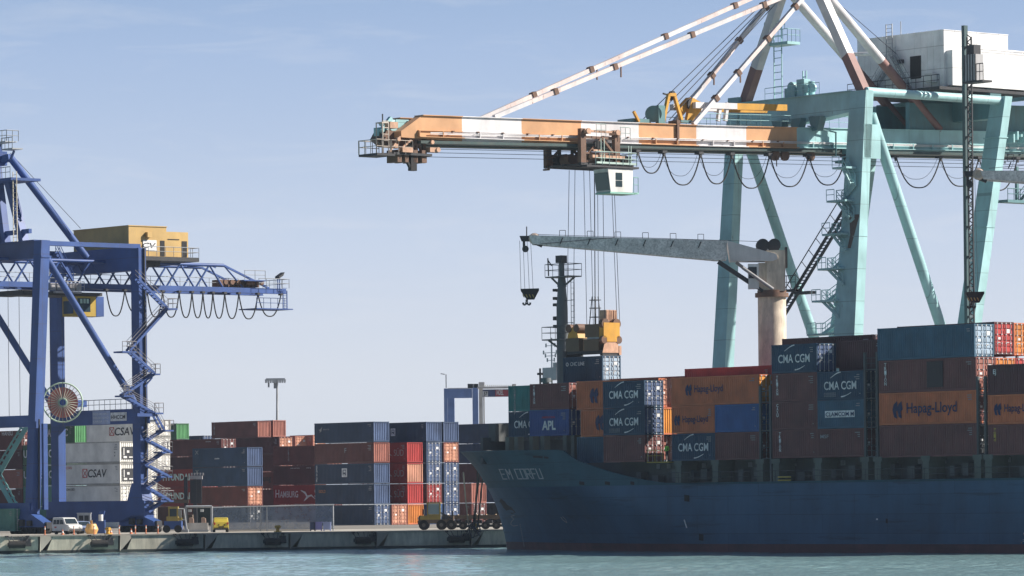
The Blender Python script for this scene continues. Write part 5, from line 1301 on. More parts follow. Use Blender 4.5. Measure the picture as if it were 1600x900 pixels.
b.box(x0 - .1, x1 + 1.2, ym - 1.6, ym - .2, z0 - .25, z0 - .05); b.rail([(x1 + .2, ym - 1.5, z0 - .05), (x1 + 1.2, ym - 1.5, z0 - .05)], 1.7, .5, .05); b.box(x0 + .1, x1 - .4, ym - 1.2, ym - .2, z1 + .03, z1 + 1.0); b.build('cage_frame', DARK, gc)
# rear hanging platform at the right edge
b = MB(); yr = by(1585); zr_ = G(1590, 314, x=XG).z
b.box(XG - .3, XG + 1.2, by(1561), by(1605), zr_ - .3, zr_); b.rail([(XG + 1.2, by(1561), zr_), (XG + 1.2, by(1600), zr_)], 1.2, .9, .05); b.beam((XG, by(1588), zr_), (XG, by(1588), GB), .3, .3); stairs(b, (XG + .6, by(1590), zr_), (XG + .6, by(1625), GB - .5), .7, (1, 0, 0), rr=.05)
b.build('hanging_platform', TEALD, gc)
b = MB()
for k in range(8): b.box(XG + .3, XG + 1.5, by(1568 + k * 6), by(1570 + k * 6), GT - 1.2 + .3 * (k % 3), GT - .3 + .3 * (k % 2))
camber(b); b.build('girder_valve', TEAL, gc)

# --- trolley with cab ----------------------------------------------------
yt0, yt1 = by(855), by(992)
tr = thing('crane_trolley', 'rust brown trolley with ropes running under the tan and white boom', 'trolley', (XC, by(930), GB))
PEACH = paint('peach_steel', (.55, .33, .22))
XT = XG + 1.1; XTf = XT - 5.8
def ty(px, x=None): return G(px, 240, x=XT if x is None else x).y
def tz(py, px=920): return G(px, py, x=XT).z
for xx in (XT, XTf + .5):
    b = MB()
    for px in (908, 961): b.box(xx - .5, xx, ty(px), ty(px + 8), tz(254), tz(201))
    b.box(xx - .35, xx - .1, ty(913), ty(970), tz(216), tz(212)); b.box(xx - .35, xx - .1, ty(913), ty(970), tz(240), tz(237))
    b.beam((xx - .2, ty(942), tz(214)), (xx - .2, ty(922), tz(238)), .22, .22); b.beam((xx - .2, ty(942), tz(214)), (xx - .2, ty(961), tz(238)), .22, .22); b.beam((xx - .2, ty(916), tz(252)), (xx - .2, ty(961), tz(240)), .16, .16)
    b.build('trolley_frame', RUSTY, tr)
b = MB()
for px in (912, 958): b.box(XT - .6, XT + .25, ty(px), ty(px + 9), tz(209), tz(202)); b.disc((XT + .3, ty(px + 4.5), tz(205)), (1, 0, 0), .28, .2, n=12)
b.box(XT - .3, XT + .1, ty(922), ty(957), tz(206), tz(203)); b.box(XT - .4, XT + .2, ty(924), ty(974), tz(246), tz(241)); b.box(XT - .4, XT + .15, ty(926), ty(940), tz(236), tz(233)); b.build('wheel_box', PEACH, tr, each=True)
b = MB()
for x_ in (XTf, XT - 2.9, XT - .35): b.box(x_, x_ + .35, ty(908), ty(990), tz(258), tz(254))
for k in range(9): y_ = ty(910 + k * 9.6); b.box(XTf, XT, y_, y_ + .22, tz(257), tz(255))
b.box(XTf, XTf + .3, ty(908), ty(985), tz(239), tz(236)); 
for px in (910, 930, 950, 970): b.box(XTf + .05, XTf + .3, ty(px), ty(px) + .25, tz(256), GB + .2); 
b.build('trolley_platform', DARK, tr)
b = MB()
for (px, x_, r_) in ((878, XTf + .6, .62), (895, XTf + .6, .62), (886, XTf + 2.0, .5), (925, XT - 1.6, .55), (950, XT - 1.8, .5)): y_ = ty(px, x_); b.tube((x_ - .5, y_, tz(245)), (x_ + .7, y_, tz(245)), r_, n=16)
b.build('rope_drum', RUSTY, tr, each=True)
b = MB()
for (px, x_) in ((869, XTf + .4), (903, XTf + .8), (935, XT - 1.2), (975, XT - 1.3)): y_ = ty(px, x_); b.box(x_ - .5, x_ + .5, y_ - .45, y_ + .5, tz(253), tz(240))
b.build('gear_case', DARK, tr, each=True)
b = MB(); b.box(XTf - .1, XTf + .7, ty(852, XTf), ty(908), tz(261.5), tz(259)); b.rail([(XTf + .7, ty(855, XTf + .7), tz(259)), (XTf + .7, ty(878, XTf + .7), tz(259))], 1.2, .7, .04); b.rail([(XTf, ty(852, XTf), tz(259)), (XTf + .7, ty(852, XTf + .7), tz(259))], 1.2, .7, .04); b.build('end_walkway', RUSTY, tr)
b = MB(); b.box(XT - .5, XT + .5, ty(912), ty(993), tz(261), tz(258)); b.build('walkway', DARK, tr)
b = MB(); b.box(XT + .2, XT + .45, ty(928), ty(990), tz(255), tz(252)); b.rail([(XT + .45, ty(926), tz(257)), (XT + .45, ty(990), tz(257)), (XT - 3, ty(992), tz(257))], 1.3, .9, .045)
b.rail([(XT + .2, ty(930), tz(212)), (XT + .2, ty(945), tz(212))], 1.2, .6, .035); b.rail([(XT + .2, ty(968), tz(215)), (XT + .2, ty(983), tz(215))], 1.2, .6, .035)
for px in (979, 983): b.beam((XT + .3, ty(px), tz(256)), (XT + .3, ty(px), tz(225)), .06, .06)
for px in (936, 941): b.beam((XT + .3, ty(px), tz(256)), (XT + .3, ty(px), tz(215)), .06, .06)
b.build('trolley_rail', paint('rail_pale_teal', (.42, .55, .50), dirt=.3, rust=.2), tr)
for k in range(3):
    b = MB(); b.box(XT - .8, XT, ty(930 + k * 18), ty(930 + k * 18 + 9), tz(247), tz(243)); b.build('drive_motor', PEACH, tr)
b = MB(); b.disc((XT - .1, ty(934), tz(225)), (1, 0, 0), .4, .3); b.disc((XT - .1, ty(954), tz(244)), (1, 0, 0), .4, .3); b.disc((XT - .1, ty(977), tz(247)), (1, 0, 0), .45, .3); b.build('sheave', BLACK, tr)
# cab hanging at the stern-side: y from px 937 to 984
xc1 = XT + .35; xc0 = xc1 - 2.2
yc0, yc1_, yc2_ = ty(953), ty(953), ty(985)
zt_, zb1, zb2 = tz(262), tz(298), tz(294)
b = MB(); ycf = ty(946)
b.hexa([(xc0, ycf + .35, zb1 - .02), (xc1, ycf + .35, zb1 - .02), (xc1, yc2_ - .1, zb1), (xc0, yc2_ - .1, zb1), (xc0, ycf, zt_), (xc1, ycf, zt_), (xc1, yc2_, zt_), (xc0, yc2_, zt_)])
cab = b.build('operator_cab', WHITE, tr)
G1 = glass('cab_glass', (.03, .05, .06))
b = MB(); b.hexa([(xc0 + .1, ycf + .28, zb1 + .15), (xc1 - .1, ycf + .28, zb1 + .15), (xc1 - .1, ycf + .4, zb1 + .15), (xc0 + .1, ycf + .4, zb1 + .15), (xc0 + .1, ycf - .04, zt_ - .4), (xc1 - .1, ycf - .04, zt_ - .4), (xc1 - .1, ycf + .1, zt_ - .4), (xc0 + .1, ycf + .1, zt_ - .4)]); b.build('front_window', G1, cab)
b = MB(); b.box(xc1, xc1 + .03, ty(958), ty(968), tz(290), tz(280.5)); b.box(xc1, xc1 + .03, ty(958), ty(968), tz(279.5), tz(268)); b.build('side_window', G1, cab)
b = MB(); b.box(xc0, xc1 + .1, ycf + .2, ty(990), zb1 - .2, zb1 - .04); b.rail([(xc1, ty(986), zb1), (xc1, ty(993), zb1)], 1.5, .5, .04); b.box(xc0, xc1 + .1, ty(985), ty(993), zb1 - .15, zb1); b.build('cab_step', paint('step_teal', (.25, .5, .42), dirt=.3), cab)
# spreader + the container it carries
csx = G(941, 575, y=0)  # placeholder
cpx = 941
# carried container: near bottom corner found under the trolley
cx1 = XC + 3.03
ysp = G(941, 575, x=cx1).y + 1.22
ztopc = G(905, 557.5, y=ysp - 1.2).z
hang = container((cx1, ysp - 1.22, ztopc - 2.591), L20, 2.591, 'cma', 'dark blue container lettered CNC LINE hanging from the yellow spreader', lg=('text', 'CNC LINE', 1.15, 1.72, 2.2, .36, LETTER), endcol='greyblue', group='containers stacked on the ship')
hang['group'] = ''
del hang['group']
b = MB(); b.ring((cx1 - L20 + .7, ysp - 1.22 - .014, ztopc - .72), (0, 1, 0), .16, .05, n=16, m=4); b_ = b.build('round_emblem', LETTER, None); b_.data.transform(Matrix.Translation(-Vector((cx1, ysp - 1.22, ztopc - 2.591)))); b_.parent = hang
sp = thing('spreader', 'yellow and brown container spreader with lobed sheave guards, gripping the hanging container', 'spreader', (cx1 - L20 / 2, ysp, ztopc))
def Sx(px): return G(px, 540, y=ysp - 1.0).x
def Sz(py): return G(900, py, y=ysp - 1.0).z
y0, y1 = ysp - 1.15, ysp + 1.15
OLIVE = paint('spreader_olive', (.12, .085, .045), dirt=.5, rust=.4)
b = MB(); b.box(cx1 - L20, cx1 - .02, y0 + .1, y0 + .45, ztopc + .28, ztopc + .55); b.box(cx1 - L20, cx1 - .02, y1 - .45, y1 - .1, ztopc + .28, ztopc + .55); b.box(cx1 - L20, cx1 - L20 + .4, y0, y1, ztopc + .02, ztopc + .6); b.box(cx1 - .4, cx1, y0, y1, ztopc + .02, ztopc + .6); b.build('spreader_frame', DARK, sp)
b = MB(); b.box(cx1 - L20 + .2, cx1 - L20 + 2.2, y0 + .2, y1 - .2, ztopc + .55, ztopc + 1.9); b.box(cx1 - 3.0, cx1 - .7, y0 + .1, y1 - .1, ztopc + .5, ztopc + 1.7); b.box(cx1 - 2.9, cx1 - .8, y0 + .2, y1 - .3, ztopc + 1.9, ztopc + 3.2); b.build('head_block', OLIVE, sp)
b = MB(); b.box(cx1 - 2.7, cx1 - .9, y0 + .3, y1 - .3, ztopc + 1.7, ztopc + 1.9); b.build('head_block_gap', GALV, sp)
b = MB(); xa_, xb_ = cx1 - L20 + .3, cx1 - L20 + 2.0
b.hexa([(xa_, y0 + .3, ztopc + 1.9), (xb_, y0 + .3, ztopc + 1.9), (xb_, y1 - .3, ztopc + 1.9), (xa_, y1 - .3, ztopc + 1.9), (xa_ + .3, y0 + .3, ztopc + 3.0), (xb_ - .3, y0 + .3, ztopc + 3.0), (xb_ - .3, y1 - .3, ztopc + 3.0), (xa_ + .3, y1 - .3, ztopc + 3.0)])
b.box(cx1 - .6, cx1 + .1, y0 + .1, y1 - .1, ztopc + 1.8, ztopc + 3.3); b.box(cx1 - .3, cx1 + .12, y0 + .5, y1 - .5, ztopc + 1.4, ztopc + 1.8); b.build('sheave_housing', YELLOW, sp)
b = MB()
for cx__ in (cx1 - L20 + .6, cx1 - L20 + 1.8): b.disc((cx__, ysp, ztopc + 2.9), (0, 1, 0), .42, 1.9, n=16)
for cy__ in (y0 + .4, y1 - .4): b.disc((cx1 - .2, cy__, ztopc + 3.2), (1, 0, 0), .5, .5, n=16); b.disc((cx1 - .1, cy__ + (.2 if cy__ > ysp else -.2), ztopc + 1.6), (1, 0, 0), .4, .4, n=14)
b.build('sheave_guard', RUSTY, sp)
b = MB(); b.hexa([(cx1 - .02, y0 - .05, ztopc + .3), (cx1 + .06, y0 - .05, ztopc + .3), (cx1 + .06, y1 + .1, ztopc + .3), (cx1 - .02, y1 + .1, ztopc + .3), (cx1 - .02, y0 + .3, ztopc + 1.5), (cx1 + .06, y0 + .3, ztopc + 1.5), (cx1 + .06, y1 - .5, ztopc + 1.5), (cx1 - .02, y1 - .5, ztopc + 1.5)]); b.box(cx1 - .1, cx1 + .1, y1 - .2, y1 + .1, ztopc + .1, ztopc + 1.0); b.build('end_gather', PEACH, sp)
b = MB(); b.box(cx1 - 1.7, cx1 - .65, ysp - .1, ysp + 1.3, ztopc + 3.2, ztopc + 4.6)
for k in range(6): b.box(cx1 - .65, cx1 - .60, ysp - .05 + k * .24, ysp + .06 + k * .24, ztopc + 3.25, ztopc + 4.55)
b.build('cable_basket', PEACH, sp)
b = MB()
xq = cx1 - 2.4
for dx in (-.3, .3):
    for dy in (-.3, .3): b.beam((xq + dx * 1.4, ysp + dy * 1.4, ztopc + 3.2), (xq + dx * .7, ysp + dy * .7, ztopc + 6.0), .07, .07)
for zz in (3.9, 4.8, 5.6): b.box(xq - .45, xq + .45, ysp - .4, ysp + .4, ztopc + zz, ztopc + zz + .08)
b.build('cable_guide', DARK, sp)
b = MB()
tops = [876, 884, 894, 902, 932, 944, 949, 961]; bots = [(cx1 - L20 + .6, y0), (cx1 - L20 + 1.0, y1), (cx1 - L20 + 1.6, y0), (cx1 - L20 + 2, y1), (cx1 - .9, y0 + .3), (cx1 - .4, y1), (cx1 - .2, y0 + .5), (cx1, y1)]
for t, (x, y) in zip(tops, bots):
    xt_ = XC + (x - cx1 + 3) * .9; b.path([(xt_, y + (ysp - y) * .3, tz(258)), (x, y, ztopc + 3.0)], .03)
b.path([(xq + .1, ysp, tz(258)), (xq, ysp, ztopc + 5.9)], .05); b.build('hoist_rope', ROPE, sp)
# ================================================================== the blue crane on the left
p0 = MGi @ W(65, 390, 500); bxN = p0.x; byW = p0.y; ztB = G(65, 375, x=bxN).z
pb_ = G(50.6, 770, x=bxN)
def yl1(z): return byW + (pb_.y - byW) * (p0.z - z) / (p0.z - pb_.z)
byL = G(217.5, 500, x=bxN).y
bxF = G(90, 560, y=byL).x                           # far landside leg corner
BXC = (bxN + bxF) / 2 - .6
print('blue xN %.1f xF %.1f yW %.1f yL %.1f top %.1f' % (bxN, bxF, byW, byL, ztB))
bc = thing('gantry_crane', 'blue gantry crane with a lattice boom, yellow machine house and round cable reel', 'crane', ((bxN + bxF) / 2, byW, QZ))
for xx in (bxN, bxF):
    b = MB(); taper(b, xx, byW, 1.5, 1.15, ztB, xx, yl1(4.6), 1.35, 1.15, 4.6); b.box(xx - 1.55, xx + .08, byW - .1, byW + 1.25, G(60, 402, x=bxN).z, G(60, 399, x=bxN).z); b.build('waterside_leg', CBLUE, bc)
    b = MB(); b.box(xx - 1.55, xx, byL, byL + 1.0, 4.6, ztB - .5); b.build('landside_leg', CBLUE, bc)
b = MB(); b.tube((bxN - .5, byL + 1.15, 8), (bxN - .5, byL + 1.15, ztB - .5), .2, n=8); b.tube((bxN + .12, byL + .7, 8), (bxN + .12, byL + .7, ztB - .5), .10, n=8); b.build('leg_conduit', DARK, bc)
zb1_ = G(30, 400, y=byW).z
b = MB(); b.box(bxF - 6, bxN - 1.5, byW + .05, byW + 1.6, G(30, 405, y=byW).z, ztB); b.box(bxF - 6, bxN - 1.4, byW - .1, byW + 1.7, ztB, ztB + .12); b.build('portal_beam', CBLUE, bc)
zbl = G(150, 427, y=byL).z
b = MB(); b.box(bxF - 1.5, bxN - 1.5, byL + .02, byL + 1.4, zbl, ztB - .3); b.build('landside_portal_beam', CBLUE, bc)
b = MB()
for xx in (bxN, bxF): b.box(xx - 1.1, xx - .3, yl1(ztB) + 1, byL + .5, ztB - .55, ztB - .05)
b.build('top_tie', CBLUE, bc)
for xx in (bxN, bxF):
    b = MB(); p = G(76, 400, x=xx if xx == bxN else bxN); q = G(222, 640, x=bxN); b.tube((xx - .6, p.y, p.z), (xx - .6, q.y, q.z), .40, n=14); b.build('diagonal_brace', CBLUE, bc)
    b = MB(); 
# middle (sign) beam between the landside legs, sill beams
zm0, zm1 = G(170, 663, y=byL - .4).z, G(170, 640, y=byL - .4).z
b = MB(); b.box(bxF - 1.5, bxN + .1, byL - .1, byL + 1.3, zm0, zm1); b.box(bxF - 6, bxN - 1.4, yl1(zm0) + .1, yl1(zm0) + 1.2, zm0 - .4, zm1 - .8); b.build('middle_beam', CBLUE, bc)
b = MB(); b.rail([(bxF + 1, byL - .1, zm1), (bxN - 1.5, byL - .1, zm1)], 1.15, 1.1, .045); b.build('beam_rail', GALV, bc)
Lm = paint('sign_pale_blue', (.35, .42, .62), dirt=.2)
b = MB(); s0, s1 = G(145, 650, y=byL - .12).x, G(172, 650, y=byL - .12).x; b.box(s0, s1, byL - .16, byL - .11, zm0 + .05, zm1 - .1); sb = b.build('sign_board', Lm, bc)
b = MB(); fs_ = lambda u, v: (s0 + u, byL - .175, zm0 + v)
for k, s in enumerate(('PESO MAXIMO', 'VELOCIDAD', 'CARGA UTIL')): write(b, s, fs_, (s1 - s0) * .9, .22, x=.15, y=1.1 - k * .42)
b.build('sign_lettering', LETTER, sb)
b = MB(); s2_, s3_ = G(173, 650, y=byL - .12).x, G(198, 650, y=byL - .12).x; b.box(s2_, s3_, byL - .16, byL - .11, zm0 + .35, zm1 - .35); nb = b.build('number_board', LETTER, bc)
b = MB(); write(b, 'HHCCM', lambda u, v: (s2_ + u, byL - .175, zm0 + v), (s3_ - s2_) * .88, .42, bold=.03, x=.15, y=.6); b.build('number_lettering', BLKL, nb)
zs0, zs1 = G(160, 816, y=byL).z, G(160, 783, y=byL).z
b = MB(); b.box(bxF - 2.5, bxN + .8, byL - .15, byL + 1.2, zs0, zs1); b.hexa([(bxN - 2.5, byL - .2, zs1), (bxN + .6, byL - .2, zs1), (bxN + .6, byL + 1.2, zs1), (bxN - 2.5, byL + 1.2, zs1), (bxN - 1.7, byL - .1, zs1 + 2), (bxN + .1, byL - .1, zs1 + 2), (bxN + .1, byL + 1.1, zs1 + 2), (bxN - 1.7, byL + 1.1, zs1 + 2)]); b.build('sill_beam', CBLUE, bc)
b = MB(); yy = yl1(4); b.box(bxF - 2.5, bxN - .2, yy - .1, yy + 1.2, G(20, 812, y=yy).z, G(20, 786, y=yy).z); b.build('sill_beam', CBLUE, bc)
for y_, nm in ((yl1(3), 0), (byL, 1)):
    for xx in (bxN - .8, bxF - .8):
        bg = MB(); zt = 3.0 if nm else 3.3
        bg.prism([(xx - 3.4, QZ + .75), (xx + 3.4, QZ + .75), (xx + 3.4, QZ + 1.25), (xx + 1.0, zt + .8), (xx - 1.0, zt + .8), (xx - 3.4, QZ + 1.25)], 'y', y_ - .15, y_ + 1.05); bo = bg.build('bogie', CBLUE, bc)
        w = MB()
        for k in range(8): w.disc((xx - 3.15 + k * .9, y_ + .45, QZ + .38), (0, 1, 0), .38, .9, n=14)
        w.build('wheel', BLACK, bo, each=True)
        w = MB(); w.box(xx - 1.0, xx - .2, y_ - .5, y_ - .15, QZ + .9, QZ + 1.6); w.box(xx + .6, xx + 1.3, y_ - .5, y_ - .15, QZ + .9, QZ + 1.5); w.box(xx + 3.4, xx + 3.75, y_ + .1, y_ + .8, QZ + .6, QZ + 1.3); w.build('drive_motor', DARK, bo)
b = MB(); b.box(bxN + .45, bxN + .85, yl1(8) + .9, yl1(8) + 1.45, 4.6, G(70, 662, x=bxN).z); b.build('cable_guide_column', CBLUE, bc)
b = MB(); b.tube((bxN + .3, yl1(8) + .6, 4.7), (bxN + .3, yl1(10) + .6, G(60, 655, x=bxN).z), .10, n=8); b.build('cable_conduit', DARK, bc)
# cable reel on the waterside face of the landside legs
rc_ = G(98, 629, y=byL - 3.0)
b = MB(); ax = Vector((.82, -.57, 0)).normalized()
b.ring(rc_, ax, 2.25, .09, n=40); b.ring(rc_ - ax * .5, ax, 2.25, .07, n=40); b.ring(rc_, ax, .45, .12, n=20)
rl = b.build('cable_reel', paint('reel_pale_green', (.45, .60, .45), dirt=.2), bc)
b = MB(); up = Vector((0, 0, 1)); sdv = ax.cross(up)
for k in range(28):
    a = 2 * math.pi * k / 28; d = up * math.cos(a) + sdv * math.sin(a); b.tube(rc_ + d * .3 + ax * .05, rc_ + d * 2.2, .035, n=5)
b.build('reel_spoke', paint('spoke_cream', (.65, .65, .52)), rl)
b = MB(); b.disc(rc_ - ax * .25, ax, 1.75, .34, n=36); b.build('wound_cable', paint('cable_red', (.66, .22, .18), dirt=.25), rl)
b = MB(); b.disc(rc_, ax, .35, .6, n=16); b.box(rc_.x - .9, rc_.x + .2, rc_.y + .5, byL + .2, rc_.z - .5, rc_.z + .3); b.build('reel_hub', CBLUE, rl)
# lattice boom
XB = BXC + 2.3
def yB(px, py=450): return G(px, py, x=XB).y
zc_b, zc_t = G(300, 451, x=XB).z, G(300, 413, x=XB).z
print('blue boom z', zc_b, zc_t, 'at 20:', G(20, 447, x=XB).z)
yA_, yE = yB(-330), yB(352)
ytip = yB(447)
b = MB()
for dx in (0, -4.6):
    x = XB + dx; b.box(x - .5, x, yA_, ytip, zc_b - .30, zc_b + .28); b.box(x - .7, x + .12, yA_, ytip, zc_b - .34, zc_b - .30); b.tube((x - .25, yA_, zc_t), (x - .25, yE, zc_t), .20, n=8)
    b.beam((x - .25, yE, zc_t), (x - .25, yB(422), zc_b + .3), .22, .22)
b.build('boom_chord', CBLUE, bc)
b = MB(); n = 0; y = yA_; step = (yE - yA_) / round((yE - yA_) / 4.05); k = 0
while y < yE - .1:
    for dx in (0, -4.6):
        x = XB + dx - .25
        yo = y if dx == 0 else y + step * .30; b.tube((x, yo, zc_b), (x, yo + step / 2, zc_t), .11, n=6); b.tube((x, yo + step / 2, zc_t), (x, yo + step, zc_b), .11, n=6)
    b.tube((XB - .3, y + step / 2, zc_t), (XB - 4.8, y + step / 2, zc_t), .1, n=5); b.tube((XB - .3, y + step / 2, zc_t), (XB - 4.8, y + step * 1.5, zc_t), .08, n=5)
    y += step
b.tube((XB - .25, yE, zc_t), (XB - .25, yB(385), zc_b), .1, n=6); b.build('boom_lattice', CBLUE, bc)
b = MB(); b.rail([(XB - 1.0, yA_ + 4, zc_b + .28), (XB - 1.0, yB(380), zc_b + .28)], 1.1, 1.4, .035); b.rail([(XB + .6, yB(378), zc_b + 1.2), (XB + .6, yB(410), zc_b + 1.2)], 1.1, 1.3, .04); b.rail([(XB + .6, yB(400), zc_b + .3), (XB + .6, ytip, zc_b + .3), (XB - 4.6, ytip, zc_b + .3)], 1.1, 1.2, .04); b.build('boom_rail', GALV, bc)
b = MB(); random.seed(5)
for px in (352, 362, 372, 388, 394, 402, 408): b.cbox((XB - 1.5, yB(px), zc_b + .75), 1.6, .5, .7 + .3 * random.random()); b.disc((XB - .2, yB(px + 2), zc_b + .9), (1, 0, 0), .3, .3, n=10)
b.build('end_sheave', RUSTY, bc)
b = MB(); b.box(XB - 4.6, XB + .7, yB(376), yB(411), zc_b + 1.05, zc_b + 1.17)
zpl = G(420, 482, x=XB).z; b.box(XB - 3, XB + .6, yB(396), yB(453), zpl - .12, zpl); b.rail([(XB + .6, yB(396), zpl), (XB + .6, yB(440), zpl)], 1.2, 1.0, .04)
for px in (439, 445): b.beam((XB + .4, yB(px), zpl), (XB + .4, yB(px), zc_b), .1, .1)
for k in range(9): z = zpl + k * .3; b.box(XB + .35, XB + .45, yB(439), yB(445), z, z + .05)
zf = G(437, 432, x=XB).z; b.beam((XB, yB(437), zc_b), (XB, yB(437), zf), .1, .1); b.beam((XB, yB(434), zc_b), (XB, yB(434), zf), .1, .1); b.build('end_platform', CBLUE, bc)
b = MB(); b.hexa([(XB - .4, yB(433), zf - .3), (XB + .4, yB(433), zf - .3), (XB + .4, yB(440), zf + .1), (XB - .4, yB(440), zf + .1), (XB - .4, yB(433), zf), (XB + .4, yB(433), zf), (XB + .4, yB(442), zf + .5), (XB - .4, yB(442), zf + .5)]); b.build('boom_floodlight', DARK, bc)
fest = [158, 192, 233, 249, 276, 296, 313, 328, 348, 369, 398, 434]
fest = [162, 191, 226, 250, 276, 296, 313, 328.5, 347, 369, 399, 435]
b = MB(); c = MB()
for p, q in zip(fest, fest[1:]):
    w_ = q - p
    b2 = MB(); b2.path(catenary((XB + .5, yB(p), zc_b - .45), (XB + .5, yB(q), zc_b - .45), 2.95 if w_ < 32 else 2.6, 16), .075, n=6); b2.build('festoon_cable', BLACK, bc)
for p in fest: c.box(XB + .2, XB + .7, yB(p - 2), yB(p + 2), zc_b - .55, zc_b - .3)
c.build('festoon_trolley', DARK, bc)
# machine house above the landside portal
XH = BXC + 4.6
yH0 = G(201, 360, x=XH).y; zH1 = G(201, 353, x=XH).z; zH0 = G(201, 400, x=XH).z; xH0 = G(115, 365, y=yH0).x; yH1 = G(260, 365, x=XH).y; yH2 = G(294, 365, x=XH).y; zH2 = G(262, 362, x=XH).z
b = MB(); b.box(xH0, XH, yH0, yH1, zH0, zH1); b.box(xH0 - .08, XH + .08, yH0 - .08, yH1 + .08, zH1, zH1 + .1); b.box(xH0 + 1.5, XH - .02, yH1, yH2, zH0, zH2)
mh2 = b.build('machinery_house', HOUSEY, bc)
def yHp(px): return G(px, 380, x=XH).y
b = MB(); b.box(XH, XH + .03, yHp(250), yHp(257), zH0 + .1, G(253, 376, x=XH).z); b.box(XH, XH + .02, yHp(284), yHp(292), zH0 + .1, G(290, 377, x=XH).z); b.box(XH, XH + .02, yHp(262), yHp(280), G(270, 373.5, x=XH).z - .1, G(270, 373.5, x=XH).z); b.build('doorway', BLACK, mh2)
b = MB(); b.box(XH, XH + .5, yHp(227), yHp(234), G(230, 371, x=XH).z, G(230, 363, x=XH).z); b.build('air_conditioner', HOUSEY, mh2)
b = MB(); b.box(XH + .02, XH + .08, yHp(223), yHp(244), G(230, 391, x=XH).z, G(230, 375, x=XH).z); s_ = b.build('name_board', LETTER, mh2)
b = MB(); zz0 = G(230, 387, x=XH).z; ya3 = yHp(222); write(b, 'CV', lambda u, v: (XH + .095, ya3 + u, zz0 + v), yHp(243) - ya3, .55, bold=.02, shear=.2); b.build('name_lettering', BLKL, s_)
b = MB(); b.box(xH0, XH + 1.3, yH0, yH2 + .6, zH0 - .5, zH0 - .03); b.box(xH0, XH, yH0 + 1, yHp(250), zH0 - 1.1, zH0 - .5); b.build('house_platform', DARK, bc)
b = MB(); b.rail([(XH + 1.25, yHp(222), zH0), (XH + 1.25, yH2 + .6, zH0), (xH0, yH2 + .6, zH0)], 1.1, 1.2, .04); b.build('house_rail', GALV, bc)
# A-frame and back stay
T1 = G(16, 246, x=BXC + 1.5); T2 = G(135, 402, x=BXC + 1.5)
for dx in (0,):
    b = MB(); b.tube(T1 + Vector((dx, 0, 0)), T2 + Vector((dx, 0, 0)), .42, n=12); b.build('back_stay', CBLUE, bc)
b = MB(); p = G(14, 282, y=byW + .8); q = G(38, 375, y=byW + .8); b.beam((p.x, p.y, p.z), (q.x, q.y, ztB), .8, .9, side=(1, 0, 0)); b.build('apex_leg', CBLUE, bc)
b = MB(); p = G(-6, 250, y=byW + .8); q = G(10, 375, y=byW + .8); b.beam((p.x, p.y, p.z), (q.x, q.y, ztB), .7, .8, side=(1, 0, 0)); pp = G(2, 340, y=byW + .8); b.beam((pp.x, pp.y, pp.z), (q.x - 1.2, q.y, ztB), .6, .6, side=(1, 0, 0)); b.beam((pp.x - 3, q.y, G(1, 365, y=byW).z), (G(38, 365, y=byW).x, q.y, G(1, 364, y=byW).z), .4, .5); b.build('apex_leg', CBLUE, bc)
b = MB(); t = G(5, 240, y=byW + .8); b.box(t.x - 2, t.x + .5, byW - .4, byW + 1.0, G(1, 258, y=byW).z, G(1, 236, y=byW).z); b.box(t.x - .6, t.x + .3, byW - .2, byW + .5, G(1, 236, y=byW).z, G(1, 223, y=byW).z); b.beam((t.x, byW + .3, G(1, 250, y=byW).z), T1, .7, .8); b.beam((G(16, 250, y=byW).x, byW, G(16, 250, y=byW).z), (G(22, 236, y=byW).x, byW, G(22, 236, y=byW).z), .2, .2); z = G(1, 281, y=byW).z; b.box(t.x - 3, G(31, 280, y=byW).x, byW - 1.2, byW + 2.8, z - .3, z); b.beam((G(16, 290, y=byW).x, byW, z), (G(30, 281, y=byW).x, byW, z - .2), .3, .3)
b.build('apex_beam', CBLUE, bc)
b = MB(); z1 = G(1, 223, y=byW).z; z2 = G(1, 235, y=byW).z
b.box(t.x - 2, G(20, 220, y=byW).x, byW - 1, byW + .6, z1 - .1, z1); b.rail([(t.x - 2, byW - 1, z1), (G(22, 220, y=byW).x, byW - 1, z1), (G(22, 220, y=byW).x, byW + .6, z1)], 1.2, .9, .05)
b.box(G(14, 235, y=byW).x, G(31, 235, y=byW).x, byW - 1, byW + .4, z2 - .15, z2); b.rail([(G(14, 235, y=byW).x, byW - 1, z2), (G(31, 235, y=byW).x, byW - 1, z2)], 1.2, .8, .05)
b.rail([(t.x - 2, byW - 1.2, z), (G(30, 270, y=byW).x, byW - 1.2, z)], 1.2, .9, .05); b.beam((t.x, byW, z1 + 1.2), (t.x, byW, z1 + 2.4), .08, .08); b.disc((t.x - .2, byW - .3, z1 + .8), (0, 1, 0), .4, .4)
b.build('apex_rail', GALV, bc)
b = MB(); xq_ = G(30, 320, y=byW).x
for dx in (0, .75): b.beam((xq_ + dx, byW - .8, G(1, 272, y=byW).z), (xq_ + dx, byW - .8, ztB), .08, .08)
zz = ztB
while zz < G(1, 272, y=byW).z: b.beam((xq_, byW - .8, zz), (xq_ + .75, byW - .8, zz), .05, .05); zz += .5
b.build('apex_ladder', paint('ladder_cream', (.55, .5, .4)), bc)
b = MB(); stairs(b, G(20, 300, y=byW + .5), G(30, 345, y=byW + .5), .6, (0, 1, 0)); stairs(b, (XB - 1, yB(98), G(80, 392, x=XB).z), (XB - 1, yB(120), zc_b + .4), .7, (1, 0, 0), rr=.05); b.build('apex_stairs', CBLUE, bc)
b = MB(); b.path([T1 + Vector((0, 0, .5)), G(126, 357, x=XH - 2)], .035); b.build('stay_rope', ROPE, bc)
